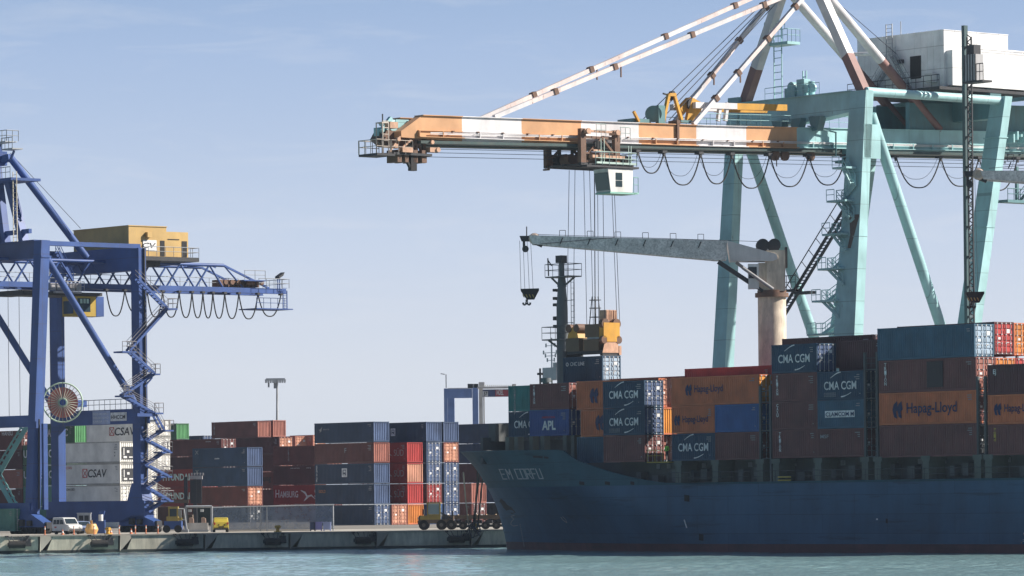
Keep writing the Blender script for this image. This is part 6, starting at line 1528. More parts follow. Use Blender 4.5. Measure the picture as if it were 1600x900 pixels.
# zigzag stairs on the near landside leg
st = MB(); rl_ = MB(); XS = bxN + .9
def SB(px, py): return G(px, py, x=XS)
zig = [(214, 436), (260, 482), (200, 548), (240, 584), (190, 618), (240, 646), (254, 672), (226, 690), (256, 706), (224, 728), (254, 744), (226, 764), (256, 782), (230, 800)]
for i in range(len(zig) - 1):
    p, q = SB(*zig[i]), SB(*zig[i + 1]); dx = Vector((.0 if i % 2 == 0 else .9, 0, 0))
    if i < 6: dx = Vector((0, 0, 0))
    for k in (-.35, .35): st.beam(p + dx + Vector((k, 0, 0)), q + dx + Vector((k, 0, 0)), .10, .26)
    n = max(3, int((p - q).length / .5))
    for t in range(n): c_ = p.lerp(q, (t + .5) / n) + dx; st.box(c_.x - .35, c_.x + .35, c_.y - .14, c_.y + .14, c_.z - .03, c_.z + .03)
    for k in (-.35, .35):
        u = Vector((k, 0, 1.05)) + dx; rl_.tube(p + u, q + u, .03, n=4); rl_.tube(p + u - Vector((0, 0, .5)), q + u - Vector((0, 0, .5)), .03, n=4)
for (a, c, py) in ((253, 268, 482), (182, 204, 549), (233, 241, 584), (184, 200, 618), (233, 246, 645), (248, 262, 672), (244, 260, 706), (242, 260, 744), (242, 262, 782)):
    p, q = SB(a, py), SB(c, py); st.box(p.x - .6, p.x + 1.2, p.y, q.y, p.z - .18, p.z); rl_.rail([(p.x + 1.2, p.y, p.z), (p.x + 1.2, q.y, p.z), (p.x - .6, q.y, p.z)], 1.1, .8, .04)
for (a, c) in (((262, 672), (228, 640)),): pass
st.beam(SB(238, 590), SB(226, 604), .15, .15); st.box(XS - .6, XS + 1.0, SB(200, 1).y, SB(228, 1).y, G(1, 650, x=XS).z, G(1, 645, x=XS).z)
st.build('zigzag_stairs', CBLUE, bc); rl_.build('stair_rail', paint('stair_rail_cream', (.26, .25, .26)), bc)
# trolley with yellow cab
bt_ = thing('crane_trolley', 'blue trolley with a yellow driver cab hanging under the lattice boom', 'trolley', (BXC, yB(130), zc_b))
XCB = XB + 1.0
def tB(px): return G(px, 470, x=XCB).y
def zB_f(py): return G(130, py, x=XCB).z
b = MB(); b.box(XB - 4.6, XCB, tB(38), tB(160), zB_f(462), zB_f(457)); b.box(XB - 4.6, XCB - .2, tB(36), tB(60), zB_f(463), zB_f(455)); b.build('trolley_frame', DARK, bt_)
b = MB(); b.box(XB + .2, XCB + .5, tB(83), tB(124), zB_f(459), zB_f(456)); b.rail([(XCB + .5, tB(83), zB_f(456)), (XCB + .5, tB(128), zB_f(456))], 1.1, .8, .045)
for k in range(5): b.cbox((XCB - .2, tB(82 + k * 10), zB_f(449)), .8, .7, .8)
b.build('trolley_gear', paint('gear_grey', (.35, .34, .36), dirt=.5, rust=.3), bt_)
b = MB(); ya4, yb4 = tB(116), tB(150); b.box(XCB - 2.4, XCB, ya4, yb4, zB_f(494), zB_f(463)); cb = b.build('driver_cab', paint('cab_yellow', (.42, .28, .04), dirt=.3), bt_)
b = MB(); b.box(XCB, XCB + .03, tB(121), tB(141), zB_f(487), zB_f(466)); b.box(XCB - 2.2, XCB - .2, ya4 - .03, ya4, zB_f(490), zB_f(470)); b.build('cab_window', glass('cab_glass'), cb)
b = MB()
for k in range(3): b.box(XCB + .035, XCB + .05, tB(125 + k * 5), tB(128.5 + k * 5), zB_f(474), zB_f(467))
b.build('window_pane', paint('pale_pane', (.35, .5, .42)), cb)
b = MB(); b.box(XCB - 2.4, XCB + .03, yb4, tB(162), zB_f(494), zB_f(463)); b.build('cab_back', CBLUE, cb)
b = MB()
for dx, px in ((-3, 43), (-1, 45), (-3, 108), (-1, 112)): b.path([(XB + dx, tB(px), zc_b - .5), (XB + dx, tB(px), 14)], .03)
b.build('hoist_rope', ROPE, bt_)
# ================================================================== containers in the yard
YS = {}
HS1 = (W(585, 658, 555).z - YZ) / 5
def stack(px, Yd, tops_py, n, specs, L=L40, group='containers stacked in the yard', hfix=None):
    """px: column of the near corner between side and end; tops_py: row of the stack's top at that corner; n tiers down to the ground.
    specs from the top down; None leaves a slot with no own entry (never floats: only trailing ones may be None)"""
    top = W(px, tops_py, Yd); g = MGi @ W(px, 780, Yd)
    H = hfix or (top.z - YZ) / n
    if H < 2.3 or H > 3.1: print('WARN stack', px, 'tier height', round(H, 2))
    for i, sp in enumerate(specs):
        if sp is None: continue
        z = YZ + H * (n - 1 - i); k = dict(sp[3]) if len(sp) > 3 else {}
        px2 = k.pop('px', None); dL = k.pop('L', L)
        gg = g if px2 is None else (MGi @ W(px2, 780, Yd))
        container((gg.x, gg.y, z + .01), dL, H - .055, sp[0], sp[1], lg=sp[2], group=group, **k)
navy_w = ('vert', 'SENATOR', .3, LETTER)
stack(585, 555, 658, 5, [
 ('navy', 'navy container with a small white bird emblem, topmost of the tall yard stack', ('bird', .9, 1.5, .5), dict(door=False, endcol='steel')),
 ('maroon', 'maroon container directly under the navy one with the bird emblem', ('text', 'F', 6.2, 1.3, .4, .6, FADEL), dict(door=False, endcol='brick')),
 ('navy', 'dark blue container with a white square sign in its middle, centre of the tall stack', [('square', 5.6, .85, 1.1), navy_w], dict(door=False, endcol='steel')),
 ('navy', 'navy container with a tiny orange name, second from the ground in the tall stack', ('text', 'GOLD', .8, 1.5, 1.4, .35, ORL), dict(door=False, endcol='steel')),
 ('navy', 'plain near-black container at the foot of the tall yard stack', None, dict(endcol='steel'))])
stack(637, 558.4, 656, 5, [
 None,
 ('hsred', 'dark red container lettered SÜD with a plain red end, upper of the three', ('sud',), dict(door=False, endcol='red')),
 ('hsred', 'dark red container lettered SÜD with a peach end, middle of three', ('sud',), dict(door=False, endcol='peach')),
 ('hsred', 'dark red container lettered SÜD with a plain red end, lower of the three', ('sud',), dict(door=False, endcol='red')),
 None], hfix=HS1)
stack(612, 556.8, 655, 5, [None, None, None, None, ('brick', 'faded peach door end at the ground beside the tall stack', None, dict(endcol='peach', L=L20))], hfix=HS1)
stack(637.5, 558.4, 655, 5, [None, None, None, None, ('orange', 'plain orange container end at the ground behind the yellow tractor', None, dict(door=False, endcol='hlorange', L=L20))], hfix=HS1)
stack(667, 560.2, 656, 5, [
 ('navy', 'navy container with a square sign on top of the SÜD containers', ('square', 5.0, .85, .95), dict(door=False, endcol='steel')),
 ('navy', 'blue door end with white lock rods, second from the top, left column by the bow', None, dict(endcol='steel')),
 ('navy', 'blue door end with white lock rods, middle tier, left column by the bow', None, dict(endcol='steel')),
 ('maroon', 'red door end in the left column by the bow, behind the tractor', None, dict(endcol='hsred')),
 ('blue', 'blue door end at the ground behind the tractor cab', None, dict(endcol='greyblue'))], hfix=HS1)
stack(694, 561.8, 656, 5, [
 ('navy', 'blue container with a plain end, topmost in the column nearest the bow', None, dict(door=False, endcol='steel')),
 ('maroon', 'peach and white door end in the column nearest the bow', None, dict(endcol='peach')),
 ('navy', 'blue door end, middle tier of the column nearest the bow', None, dict(endcol='steel')),
 ('navy', 'blue door end, second from the ground in the column nearest the bow', None, dict(endcol='steel')),
 ('navy', 'blue door end at the ground in the column nearest the bow', None, dict(endcol='steel'))], hfix=HS1)
# navy wall behind the bow
stack(800, 590, 660, 5, [
 ('navy', 'long navy container forming the dark wall just above the bow rail, top tier', None, {}), ('navy', 'long navy container behind the bow, second tier of the dark wall', None, {}),
 ('darkmaroon', 'dark maroon container behind the bow tip in the dark wall', None, {}), ('navy', 'navy container behind the stem, second tier from the ground', None, {}), ('black', 'black container at ground level behind the flatbed trailer', None, {})], L=L40)
stack(737, 575, 770, 2, [('brick', 'small faded red container end with a white label left of the stem', None, dict(door=False, endcol='brick', L=L20)), ('maroon', 'maroon container beneath the small faded red one', None, dict(L=L20))], hfix=2.6)
# stack behind the fence, left
stack(387, 580, 698, 4, [
 ('navy', 'slate blue container with a tiny white mark, topmost behind the middle of the fence', [('text', 'X', .6, 1.7, .8, .5, FADEL), ('text', 'mm', 5.0, 1.0, 1.0, .25, LETTER)], dict(endcol='steel', door=False)),
 ('navy', 'slate blue container without the tiny white mark, on top of the peach-doored one', ('text', 'X', .6, 1.7, .8, .5, FADEL), dict(endcol='steel', door=False)),
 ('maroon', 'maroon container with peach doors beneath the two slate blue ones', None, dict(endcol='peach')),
 ('black', 'dark container at the ground behind the wire fence, left stack', None, {})])
# red stack left with big white letters
stack(347, 615, 685, 5, [
 ('maroon', 'brown container above the red lettered ones beside the blue crane stairs', ('text', 'mm', 8.5, 1.9, 1.2, .15, LETTER), {}),
 ('darkmaroon', 'dark maroon container directly above the red lettered pair', ('text', 'm', 11, 1.0, .5, .3, LETTER), {}),
 ('maroon', 'maroon container hidden in the third tier behind the red lettered pair', None, {}), ('maroon', 'maroon container hidden in the fourth tier behind the red lettered pair', None, {}),
 ('maroon', 'maroon container hidden at the ground behind the red lettered pair', None, {})])
stack(317, 598, 732, 3, [('hsred', 'red container lettered HYUNDAI, upper of the pair', ('text', 'HYUNDAI', 3.0, 1.0, 6.2, .85, LETTER, .04), {}), ('hsred', 'red container lettered HYUNDAI, lower of the pair', ('text', 'HYUNDAI', 3.0, 1.0, 6.2, .85, LETTER, .04), {}),
 ('maroon', 'maroon container at the ground below the red lettered pair', None, {})])
stack(404, 690, 657, 6, [
 ('maroon', 'long brown container standing highest against the sky, left of the lamp mast', ('vert', 'TRITON', .6, FADEL), dict(door=False, endcol='brick')), ('maroon', 'brown container in the second tier beneath the one highest against the sky', None, {}), ('maroon', 'maroon container in the third tier of the far high stack', None, {}),
 ('maroon', 'maroon container in the fourth tier of the far high stack', None, {}), ('maroon', 'maroon container in the fifth tier of the far high stack', None, {}), ('maroon', 'maroon container in the sixth tier of the far high stack', None, {})])
stack(428, 693, 656, 6, [('brick', 'brick red container end highest against the sky, directly below the lamp mast', None, dict(door=False, endcol='brick'))] + [('maroon', 'maroon container %s under the brick red end below the lamp mast' % t, None, {}) for t in ('one tier', 'two tiers', 'three tiers', 'four tiers', 'five tiers')])
stack(437, 625, 682, 5, [
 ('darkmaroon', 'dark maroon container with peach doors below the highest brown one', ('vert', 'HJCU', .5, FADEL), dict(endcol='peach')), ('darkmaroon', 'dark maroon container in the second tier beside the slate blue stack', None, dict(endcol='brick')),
 ('maroon', 'rusty brown container with a faded dark name right of the slate blue stack', ('text', 'Hapag', 7.2, 1.1, 3.0, .8, BLKL), {}), ('darkmaroon', 'dark maroon container in shadow right of the slate blue stack', None, {}), ('black', 'black container at the ground right of the slate blue stack', None, {})])
stack(512, 600, 695, 4, [
 ('maroon', 'brown container with a vertical code left of the tall navy stack', ('vert', 'TRITON', 3.4, FADEL), dict(endcol='peach')), ('darkmaroon', 'dark maroon container above the HAMBURG SÜD one', ('text', 'mm    m', 4.0, 2.2, 4.5, .12, LETTER), {}),
 ('hsred', 'red container lettered HAMBURG SÜD with a white bird sweep', ('hs',), {}), ('maroon', 'maroon container beneath the HAMBURG SÜD one, behind the fence', None, {})], L=L40)
for k, (px, Yd, top, lb) in enumerate(((462, 700, 681, 'peach and white door end in the far row beside the lamp mast'), (490, 700, 679, 'peach door end in the far row right of the lamp mast, right of two'))):
    stack(px, Yd, top, 5, [('brick', lb, None, dict(endcol='peach', L=L20))] + [('maroon', 'maroon container hidden %s below the far %s door end' % (t, 'left' if k == 0 else 'right'), None, dict(L=L20)) for t in ('one tier', 'two tiers', 'three tiers', 'four tiers')])
# far pieces seen between the crane stairs and the maroon rows
stack(277, 720, 661, 6, [('green', 'small green container end far behind, left of the highest brown container', None, dict(door=False, endcol='brightgreen', L=L20))] + [('maroon', 'maroon container far behind, %s below the small green end' % t, None, dict(L=L20)) for t in ('one tier', 'two tiers', 'three tiers', 'four tiers', 'five tiers')])
stack(318, 735, 680, 5, [('navy', 'small blue and white container end peeping over the brown row', None, dict(L=L40, endcol='steel'))] + [('maroon', 'maroon container far behind, %s below the small blue end' % t, None, {}) for t in ('one tier', 'two tiers', 'three tiers', 'four tiers')])
stack(246, 640, 655, 6, [('white', 'white refrigerated container end right of the blue crane stairs, %s' % t, None, dict(reefer=True, L=L20)) for t in ('top', 'second from top', 'third from top', 'third from the ground', 'second from the ground', 'at the ground')])
# white refrigerated stack
def reefer_end(o):
    b = MB(); b.box(-.02, .03, .35, 2.1, .45, 1.95); b.build('cooling_unit', DARK, o); b = MB(); b.box(.03, .07, 1.0, 1.35, 1.2, 1.5); b.box(.03, .07, .5, 1.0, .55, .8); b.box(.03, .07, 1.3, 2.0, .6, .75); b.box(.03, .07, .5, .62, .9, 1.8); b.build('fan_housing', WHITE, o)
stack(188, 545, 689, 4, [
 ('white', 'plain white container above the CSAV one between the blue crane legs', ('text', '::', 11.0, .8, .2, .8, BLKL), dict(reefer=True, door=False, endcol='white', extra=reefer_end)),
 ('white', 'white container lettered CSAV with a red crossed square, seen whole between the crane legs', [('boxx', 4.1, .95, 4.1, .95), ('text', 'CSVU', .45, 2.0, 1.3, .3, REDL)], dict(reefer=True, door=False, endcol='white', extra=reefer_end)),
 ('white', 'white container beneath the CSAV one, just above the blue sill beam', ('text', 'CSVU 2021', .45, 2.0, 1.9, .26, BLKL), dict(reefer=True)),
 ('white', 'white container at the ground behind the blue sill beam', None, dict(reefer=True))])
stack(221, 562, 658.5, 5, [('white', 'off-white container lettered CSAV in the top tier, behind the sign beam', ('boxx', 5.3, 1.0, 4.6, .95), dict(reefer=True, endcol='white')), ('white', 'white container in the second row, second tier from the top', None, dict(reefer=True)), ('white', 'white container in the second row, third tier', None, dict(reefer=True)), ('white', 'white container in the second row, fourth tier', None, dict(reefer=True)), ('white', 'white container in the second row at the ground', None, dict(reefer=True))])
# green stack at the far left
gl = lambda s, x0, st, z=1.0: [('text', c, x0 + i * st, z, .85, .95, LETTER, .03) for i, c in enumerate(s)]
stack(118, 592, 660, 5, [
 ('green', 'green container with letters A and C and a bright green end beside the cable reel', gl('UASC', 3.7, 2.0) + [('vert', 'UACU', 11.0, FADEL)], dict(door=False, endcol='brightgreen')),
 ('green', 'green container in the second row under the one with the bright green end', None, {}), ('green', 'green container in the second row, middle tier, behind the cable reel', None, {}), ('palegreen', 'pale green container in the second row, near the ground', None, {}), ('palegreen', 'pale green container in the second row at the ground', None, {})])
stack(106, 577, 693, 4, [
 ('green', 'dark green container lettered UASC seen between the crane legs, upper of two', gl('UASC', 2.0, 1.95), {}), ('green', 'dark green container lettered UASC seen between the crane legs, lower of two', gl('UASC', 2.0, 1.95), {}),
 ('palegreen', 'pale green container below the two dark green ones', None, {}), ('palegreen', 'pale green container at the ground behind the crane leg', None, {})])
stack(35, 585, 672, 5, [('maroon', 'maroon container with a white name board at the far left', ('text', 'HANSU', 7.5, 1.9, 2.6, .5, LETTER), {}), ('darkmaroon', 'dark maroon container in the second tier at the far left', None, {}), ('brick', 'brick orange container low at the far left', None, {}), ('maroon', 'maroon container in the fourth tier at the far left', None, {}), ('maroon', 'maroon container at the ground at the far left', None, {})])
stack(22, 500, 812, 1, [('palegreen', 'pale green container on the quay at the far left beneath the blue beam', None, dict(L=L20))], hfix=2.6)

# ================================================================== yard cranes, light mast
PALEB = paint('yard_crane_blue', (.18, .28, .55), dirt=.2); CREAM = paint('yard_crane_cream', (.62, .60, .55), dirt=.25)
def fr(px, py, Y): return W(px, py, Y)
def ybox(b, x0, x1, Y, dy, py0, py1): a, c = fr(x0, py1, Y), fr(x1, py0, Y); b.box(a.x, c.x, Y, Y + dy, a.z, c.z)
Yr = 740
y1 = thing('yard_gantry_crane', 'pale blue yard gantry crane behind the containers, left of the cream one', 'yard crane', Vector((fr(720, 800, Yr).x, Yr, YZ)), 'yard cranes behind the bow', rz=0, world=True); OFF[y1.name] = Vector((fr(720, 800, Yr).x, Yr, YZ))
def gbox(b, x0, x1, Y, w, py0, py1): ybox(b, x0, x1, Y, w, py0, py1)
zg = fr(1, 822, Yr).z
def leg_(b, x0, x1, Y, dy, py0): a, c = fr(x0, py0, Y), fr(x1, py0, Y); b.box(a.x, c.x, Y, Y + dy, YZ, a.z)
b = MB(); leg_(b, 693.5, 699, Yr, 1.2, 607); leg_(b, 699.4, 710, Yr + 10, 1.2, 620); leg_(b, 738, 747, Yr, 1.4, 606); b.build('leg', PALEB, y1)
b = MB(); gbox(b, 699.3, 737.6, Yr + .1, 1.2, 607, 622); b.build('portal_beam', PALEB, y1)
b = MB(); gbox(b, 699.3, 738, Yr + .05, 1.3, 606, 606.9); p = fr(697, 606, Yr); b.beam((p.x, Yr + .5, p.z), (p.x, Yr + .5, fr(1, 592, Yr).z), .14, .14); b.beam((p.x - .2, Yr + .5, fr(1, 592, Yr).z), (p.x - .9, Yr + .5, fr(1, 591, Yr).z), .12, .12)
for px in (733, 737, 742, 745): q = fr(px, 603, Yr); b.cbox((q.x, Yr + .5, q.z), .5, .8, .7)
b.build('floodlight', DARK, y1)
y2 = thing('yard_gantry_crane', 'cream and red yard gantry crane numbered 57 behind the bow containers', 'yard crane', Vector((fr(770, 800, Yr - 20).x, Yr - 20, YZ)), 'yard cranes behind the bow', rz=0, world=True); OFF[y2.name] = Vector((fr(770, 800, Yr - 20).x, Yr - 20, YZ))
b = MB(); leg_(b, 748, 754, Yr - 20, 1.2, 600); leg_(b, 755, 757, Yr - 12, 1.0, 618); leg_(b, 800, 806, Yr - 20, 1.2, 600); b.build('leg', CREAM, y2)
b = MB(); gbox(b, 746, 806, Yr - 20.4, 2.0, 603.5, 607); gbox(b, 748, 757, Yr - 20.3, 1.6, 597, 604)
for i in range(14): gbox(b, 758 + i * 3.2, 759.3 + i * 3.2, Yr - 20, 1.0, 601.5, 603.4)
b.build('girder_walkway', CREAM, y2)
b = MB(); gbox(b, 754.2, 800, Yr - 19.9, 1.3, 608, 620); b.build('girder', paint('girder_dark_blue', (.06, .09, .22)), y2)
b = MB(); gbox(b, 774, 798, Yr - 19.97, .06, 609, 619.4); b.build('red_panel', paint('panel_red', (.36, .05, .07)), y2)
b = MB(); a = fr(776, 617, Yr - 20); write(b, 'NOEL', lambda u, v: (a.x + u, Yr - 20.02, a.z + v), 1.1, .85, bold=.03); b.build('lettering', LETTER, y2)
b = MB(); gbox(b, 754.4, 762.5, Yr - 20.1, .15, 611, 619.5); nb_ = b.build('number_plate', LETTER, y2)
b = MB(); a = fr(756, 618, Yr - 20); write(b, '57', lambda u, v: (a.x + u, Yr - 20.15, a.z + v), .55, .6, bold=.03); b.build('number', BLKL, nb_)
lm = thing('light_mast', 'tall floodlight mast rising alone behind the brick red containers', 'light mast', W(433, 810, 800) * 1, rz=0, world=True); lm.location.z = YZ; o3 = W(433, 656, 800); OFF[lm.name] = Vector((W(433, 810, 800).x, 800, YZ))
xm2 = W(433, 810, 800).x
b = MB(); b.tube((xm2, 800, YZ), (W(433, 590, 800).x, 800, W(433, 592, 800).z), .32, .16, n=10); b.build('mast_pole', GALV, lm)
b = MB(); zt = W(433, 592, 800).z; b.box(xm2 - 1.7, xm2 + 1.7, 799.4, 800.6, zt - .1, zt + .1)
for k in range(9): 
    x = xm2 - 1.7 + k * .42; b.hexa([(x - .15, 799.2, zt - .75), (x + .15, 799.2, zt - .75), (x + .15, 799.6, zt - .7), (x - .15, 799.6, zt - .7), (x - .2, 799.3, zt - .1), (x + .2, 799.3, zt - .1), (x + .2, 800, zt - .05), (x - .2, 800, zt - .05)])
b.box(xm2 - 1.4, xm2 - 1.1, 799.6, 800, zt - 1.5, zt - .7); b.box(xm2 - .35, xm2 + .35, 799.6, 800.4, zt - 1.7, zt); b.build('lamp_head', GALV, lm)

# ================================================================== vehicles and small things on the quay
GLS = glass('vehicle_glass')
def local(name, label, cat, px, Y, rz, group=None, z=QZ):
    p = W(px, 820, Y); p.z = z; return thing(name, label, cat, p, group, rz=rz, world=True)
RIM = paint('wheel_rim_dull', (.10, .09, .08), dirt=.5)
def wheel(o, x, y, r, w, nm='wheel'):
    b = MB(); b.disc((x, y, r), (0, 1, 0), r, w, n=18); wo = b.build(nm, BLACK, o); c = MB(); c.disc((x, y, r), (0, 1, 0), r * .38, w + .03, n=12); c.build('rim', RIM, wo); return wo
def van(o, prof, win, width, mat, r=.32, wx=(.8, 3.3), lights=True, front_glass=None, rear_glass=None):
    """prof: side outline (x forward, z). win: side window outlines"""
    w = width / 2; b = MB(); n = len(prof)
    zs = [p[1] for p in prof]; zm = max(zs)
    def yy(z): return w * (1 - .10 * max(0, (z - .95) / (zm - .95)))
    vs = [(p[0], -yy(p[1]), p[1]) for p in prof] + [(p[0], yy(p[1]), p[1]) for p in prof]
    b.add(vs, [tuple(range(n - 1, -1, -1)), tuple(range(n, 2 * n))] + [(k, (k + 1) % n, n + (k + 1) % n, n + k) for k in range(n)]); body = b.build('body', mat, o)
    m = body.modifiers.new('bevel', 'BEVEL'); m.width = .05; m.segments = 2; m.limit_method = 'ANGLE'; m.angle_limit = rad(25)
    for poly_ in win:
        for s in (-1, 1):
            c = MB(); c.add([(x, s * (yy(z) + .012), z) for x, z in poly_] + [(x, s * (yy(z) - .02), z) for x, z in poly_], [tuple(range(len(poly_)))]); c.build('side_window', GLS, body)
    for g in (front_glass, rear_glass):
        if g:
            (xa, za), (xb, zb_) = g; sgn = 1 if xa > 1.5 else -1; c = MB(); d = .02 * sgn
            c.add([(xa + d, -yy(za) + .12, za + .02), (xa + d, yy(za) - .12, za + .02), (xb + d, yy(zb_) - .12, zb_ + .0), (xb + d, -yy(zb_) + .12, zb_)], [(0, 1, 2, 3)]); c.build('windscreen' if sgn > 0 else 'rear_window', GLS, body)
    for x in wx:
        for s in (-1, 1): wheel(o, x, s * (w - .12), r, .2)
    return body
vw = local('van', 'white panel van with side windows parked at the foot of the blue crane', 'van', 92, 489, rad(-58))
vb = van(vw, [(0, .35), (4.0, .35), (4.1, .7), (4.0, .98), (3.2, 1.12), (2.65, 1.72), (2.4, 1.82), (.1, 1.84), (0, 1.6), (-.05, .8)], [[(.25, 1.1), (.95, 1.1), (.95, 1.6), (.3, 1.6)], [(1.05, 1.1), (1.75, 1.1), (1.75, 1.6), (1.05, 1.6)], [(1.88, 1.1), (2.85, 1.1), (2.45, 1.6), (1.88, 1.6)]], 1.66, paint('van_white', (.7, .7, .68), rough=.3, dirt=.1), front_glass=((3.18, 1.14), (2.68, 1.69)), rear_glass=((-.02, 1.1), (0.02, 1.6)))
b = MB(); b.box(4.06, 4.13, -.75, -.45, .68, .85); b.build('headlight', WHITE, vw); b = MB(); b.box(4.06, 4.13, .45, .75, .68, .85); b.build('headlight', WHITE, vw); b = MB(); b.box(4.05, 4.16, -.75, .75, .38, .56); b.build('bumper', DARK, vw)
b = MB(); b.box(.6, 1.1, -.845, -.835, .7, .85); b.build('side_mark', REDL, vb)
v2 = local('car', 'pale blue grey car half hidden behind the white van', 'car', 116, 497, rad(-60))
van(v2, [(0, .3), (3.8, .3), (3.85, .65), (2.9, .85), (2.4, 1.35), (.9, 1.4), (.2, .95), (0, .8)], [[(.7, .92), (2.5, .92), (2.2, 1.28), (1.0, 1.3)]], 1.6, paint('car_blue_grey', (.22, .27, .40), rough=.3, dirt=.1), r=.3, wx=(.7, 3.1), front_glass=((2.86, .88), (2.44, 1.32)))
yc_ = local('hatchback', 'bright yellow hatchback seen from behind at the left end of the wire fence', 'car', 345.5, 494, rad(96))
vb = van(yc_, [(0, .30), (3.7, .3), (3.75, .7), (2.9, .95), (2.4, 1.5), (2.0, 1.6), (.25, 1.62), (.0, 1.1), (-.05, .6)], [[(.4, 1.02), (2.6, 1.02), (2.25, 1.45), (.5, 1.47)]], 1.68, paint('car_yellow', (.62, .48, .06), rough=.3, dirt=.08), r=.3, wx=(.6, 3.1), rear_glass=((.02, 1.02), (.22, 1.52)))
for s in (-1, 1): b = MB(); b.box(-.07, -.02, s * .72 - .08, s * .72 + .08, .85, 1.1); b.build('tail_light', REDL, yc_)
b = MB(); b.box(-.10, -.03, -.3, .3, .52, .66); b.build('number_plate', BLKL, yc_); b = MB(); b.box(-.09, 0, -.8, .8, .3, .46); b.build('bumper', DARK, yc_)
b = MB(); b.box(-.055, -.03, .2, .34, .75, .87); b.box(-.055, -.03, -.42, -.28, .75, .87); b.build('badge', BLKL, vb)
# yellow terminal tractor and trailer at the right end of the quay
TY = paint('tractor_yellow', (.36, .27, .06), dirt=.6, rust=.3); OL = paint('chassis_brown', (.12, .085, .055), dirt=.5, rust=.4)
tt = local('terminal_tractor', 'yellow terminal tractor with an open-framed cab facing left beside the containers', 'tractor', 684, 497, rad(178))
b = MB(); b.box(-1.8, 2.1, -1.1, 1.1, .7, 1.15); b.box(.9, 2.1, -1.2, -.1, 1.15, 1.6); b.box(-1.8, -1.2, -1.0, 1.0, 1.15, 1.5); ch = b.build('chassis', OL, tt)
b = MB(); 
for x in (-.35, 1.0):
    for y in (-.05, 1.2): b.box(x, x + .12, y, y + .12, 1.15, 2.9)
b.box(-.4, 1.2, -.1, 1.35, 2.9, 3.05); b.box(-.35, 1.12, -.05, 1.3, 1.15, 1.75); b.box(1.12, 1.9, .3, 1.2, 1.15, 1.6); b.build('cab_frame', TY, tt)
b = MB(); b.box(1.95, 2.15, -.9, 1.2, .6, 1.05); b.beam((-1.7, 1.15, 1.2), (-.4, 1.15, 1.9), .12, .12); b.beam((-1.7, .2, 1.2), (-.4, .2, 1.9), .12, .12); b.box(-1.1, -.5, .3, 1.2, 1.15, 1.7); b.box(.95, 1.6, -1.3, -1.2, .5, 1.1); b.build('fender_steps', DARK, tt)
b = MB(); b.box(-.3, 1.07, -.0, 1.26, 1.76, 2.88); b.build('cab_glass', glass('tractor_glass', (.25, .33, .34)), tt)
for x, r in ((1.5, .55), (-.45, .55), (-1.55, .55)):
    for s in (-1, 1): wheel(tt, x, s * .95, r, .45)
b = MB(); b.beam((-1.6, -.8, 1.5), (-1.6, -.8, 2.1), .14, .14); b.tube((1.6, -.9, 1.7), (1.6, -.9, 2.3), .1, n=8); b.build('exhaust', DARK, tt)
b = MB(); b.disc((-.4, 1.2, 1.6), (0, 1, 0), .16, .1); b.disc((2.12, 0.5, 1.3), (1, 0, 0), .14, .1); b.disc((2.12, -.6, 1.3), (1, 0, 0), .14, .1); b.build('headlamp', WHITE, tt)
fl = local('flatbed_trailer', 'low brown flatbed trailer on many small wheels stretching towards the bow', 'trailer', 756, 499, rad(178))
b = MB(); b.box(-4.8, 4.6, -1.2, -.9, 1.15, 1.6); b.box(-4.8, 4.6, .9, 1.2, 1.15, 1.6)
for k in range(12): b.box(-4.7 + k * .8, -4.55 + k * .8, -.9, .9, 1.35, 1.6)
b.build('trailer_bed', OL, fl)
for x in (-3.9, -2.6, -1.4, -.2, 1.0, 2.3, 3.6):
    for s in (-1, 1): wheel(fl, x, s * .85, .44, .5)
b = MB(); random.seed(8)
for k in range(9): x = -4.6 + k * 1.05; b.tube((x, -1.25, 1.1), (x + .2, -1.25, 1.65), .12, n=8); b.box(x + .2, x + .5, -1.35, -1.2, 1.0, 1.3)
b.build('twistlock_fitting', paint('fitting_peach', (.55, .38, .22), dirt=.5, rust=.5), fl)
b = MB()
for k in range(8): x = -4.4 + k * 1.15; b.box(x, x + .7, -1.0, 1.0, .65, 1.04)
b.build('axle_box', DARK, fl)
# mooring gear + tangled ropes at the joint near the bow
mr_ = local('mooring_lines_heap', 'tangle of mooring ropes hanging over the quay edge beside the bow', 'ropes', 742, 486, 0)
b = MB(); random.seed(4)
for k in range(14):
    a = Vector((random.uniform(-.9, .9), random.uniform(-1.0, .3), random.uniform(0, .8))); c = Vector((random.uniform(-.9, .9), random.uniform(-1.3, -.2), random.uniform(-.9, .4))); m_ = (a + c) / 2 + Vector((0, -.2, random.uniform(-.4, .4))); b.path([a, m_, c], .06, n=5)
b.build('rope_coil', ROPE, mr_)
# mooring lines from the ship to the quay
hz = [((747, 716), 745), ((752, 716), 742), ((757, 717), 750)]
for i, ((px, py), pq) in enumerate(hz):
    p = MG @ G(px, py, y=YC - 1.5 + i * .3); q = qedge(pq) - qn * 1.0 + Vector((0, 0, .3))
    o = thing('mooring_line', ['dark mooring line falling from the bow, left of three', 'dark mooring line falling from the bow, middle of three', 'dark mooring line falling from the bow, right of three'][i], 'rope', q, 'mooring lines at the bow', rz=0, world=True); OFF[o.name] = q
    b = MB(); b.path(catenary(p, q, .5 - .2 * i, 10), .085, n=6); b.build('rope', BLACK, o)
p = MG @ G(724, 738, y=YC + 2); q = qedge(738) - qn * 1.4 + Vector((0, 0, .4)); o = thing('mooring_line', 'pale tan mooring line hanging steeply before the small red container', 'rope', q, 'mooring lines at the bow', rz=0, world=True); OFF[o.name] = q
b = MB(); b.path(catenary(p, q, .6, 10), .07, n=6); b.build('rope', paint('rope_tan', (.45, .38, .3)), o)
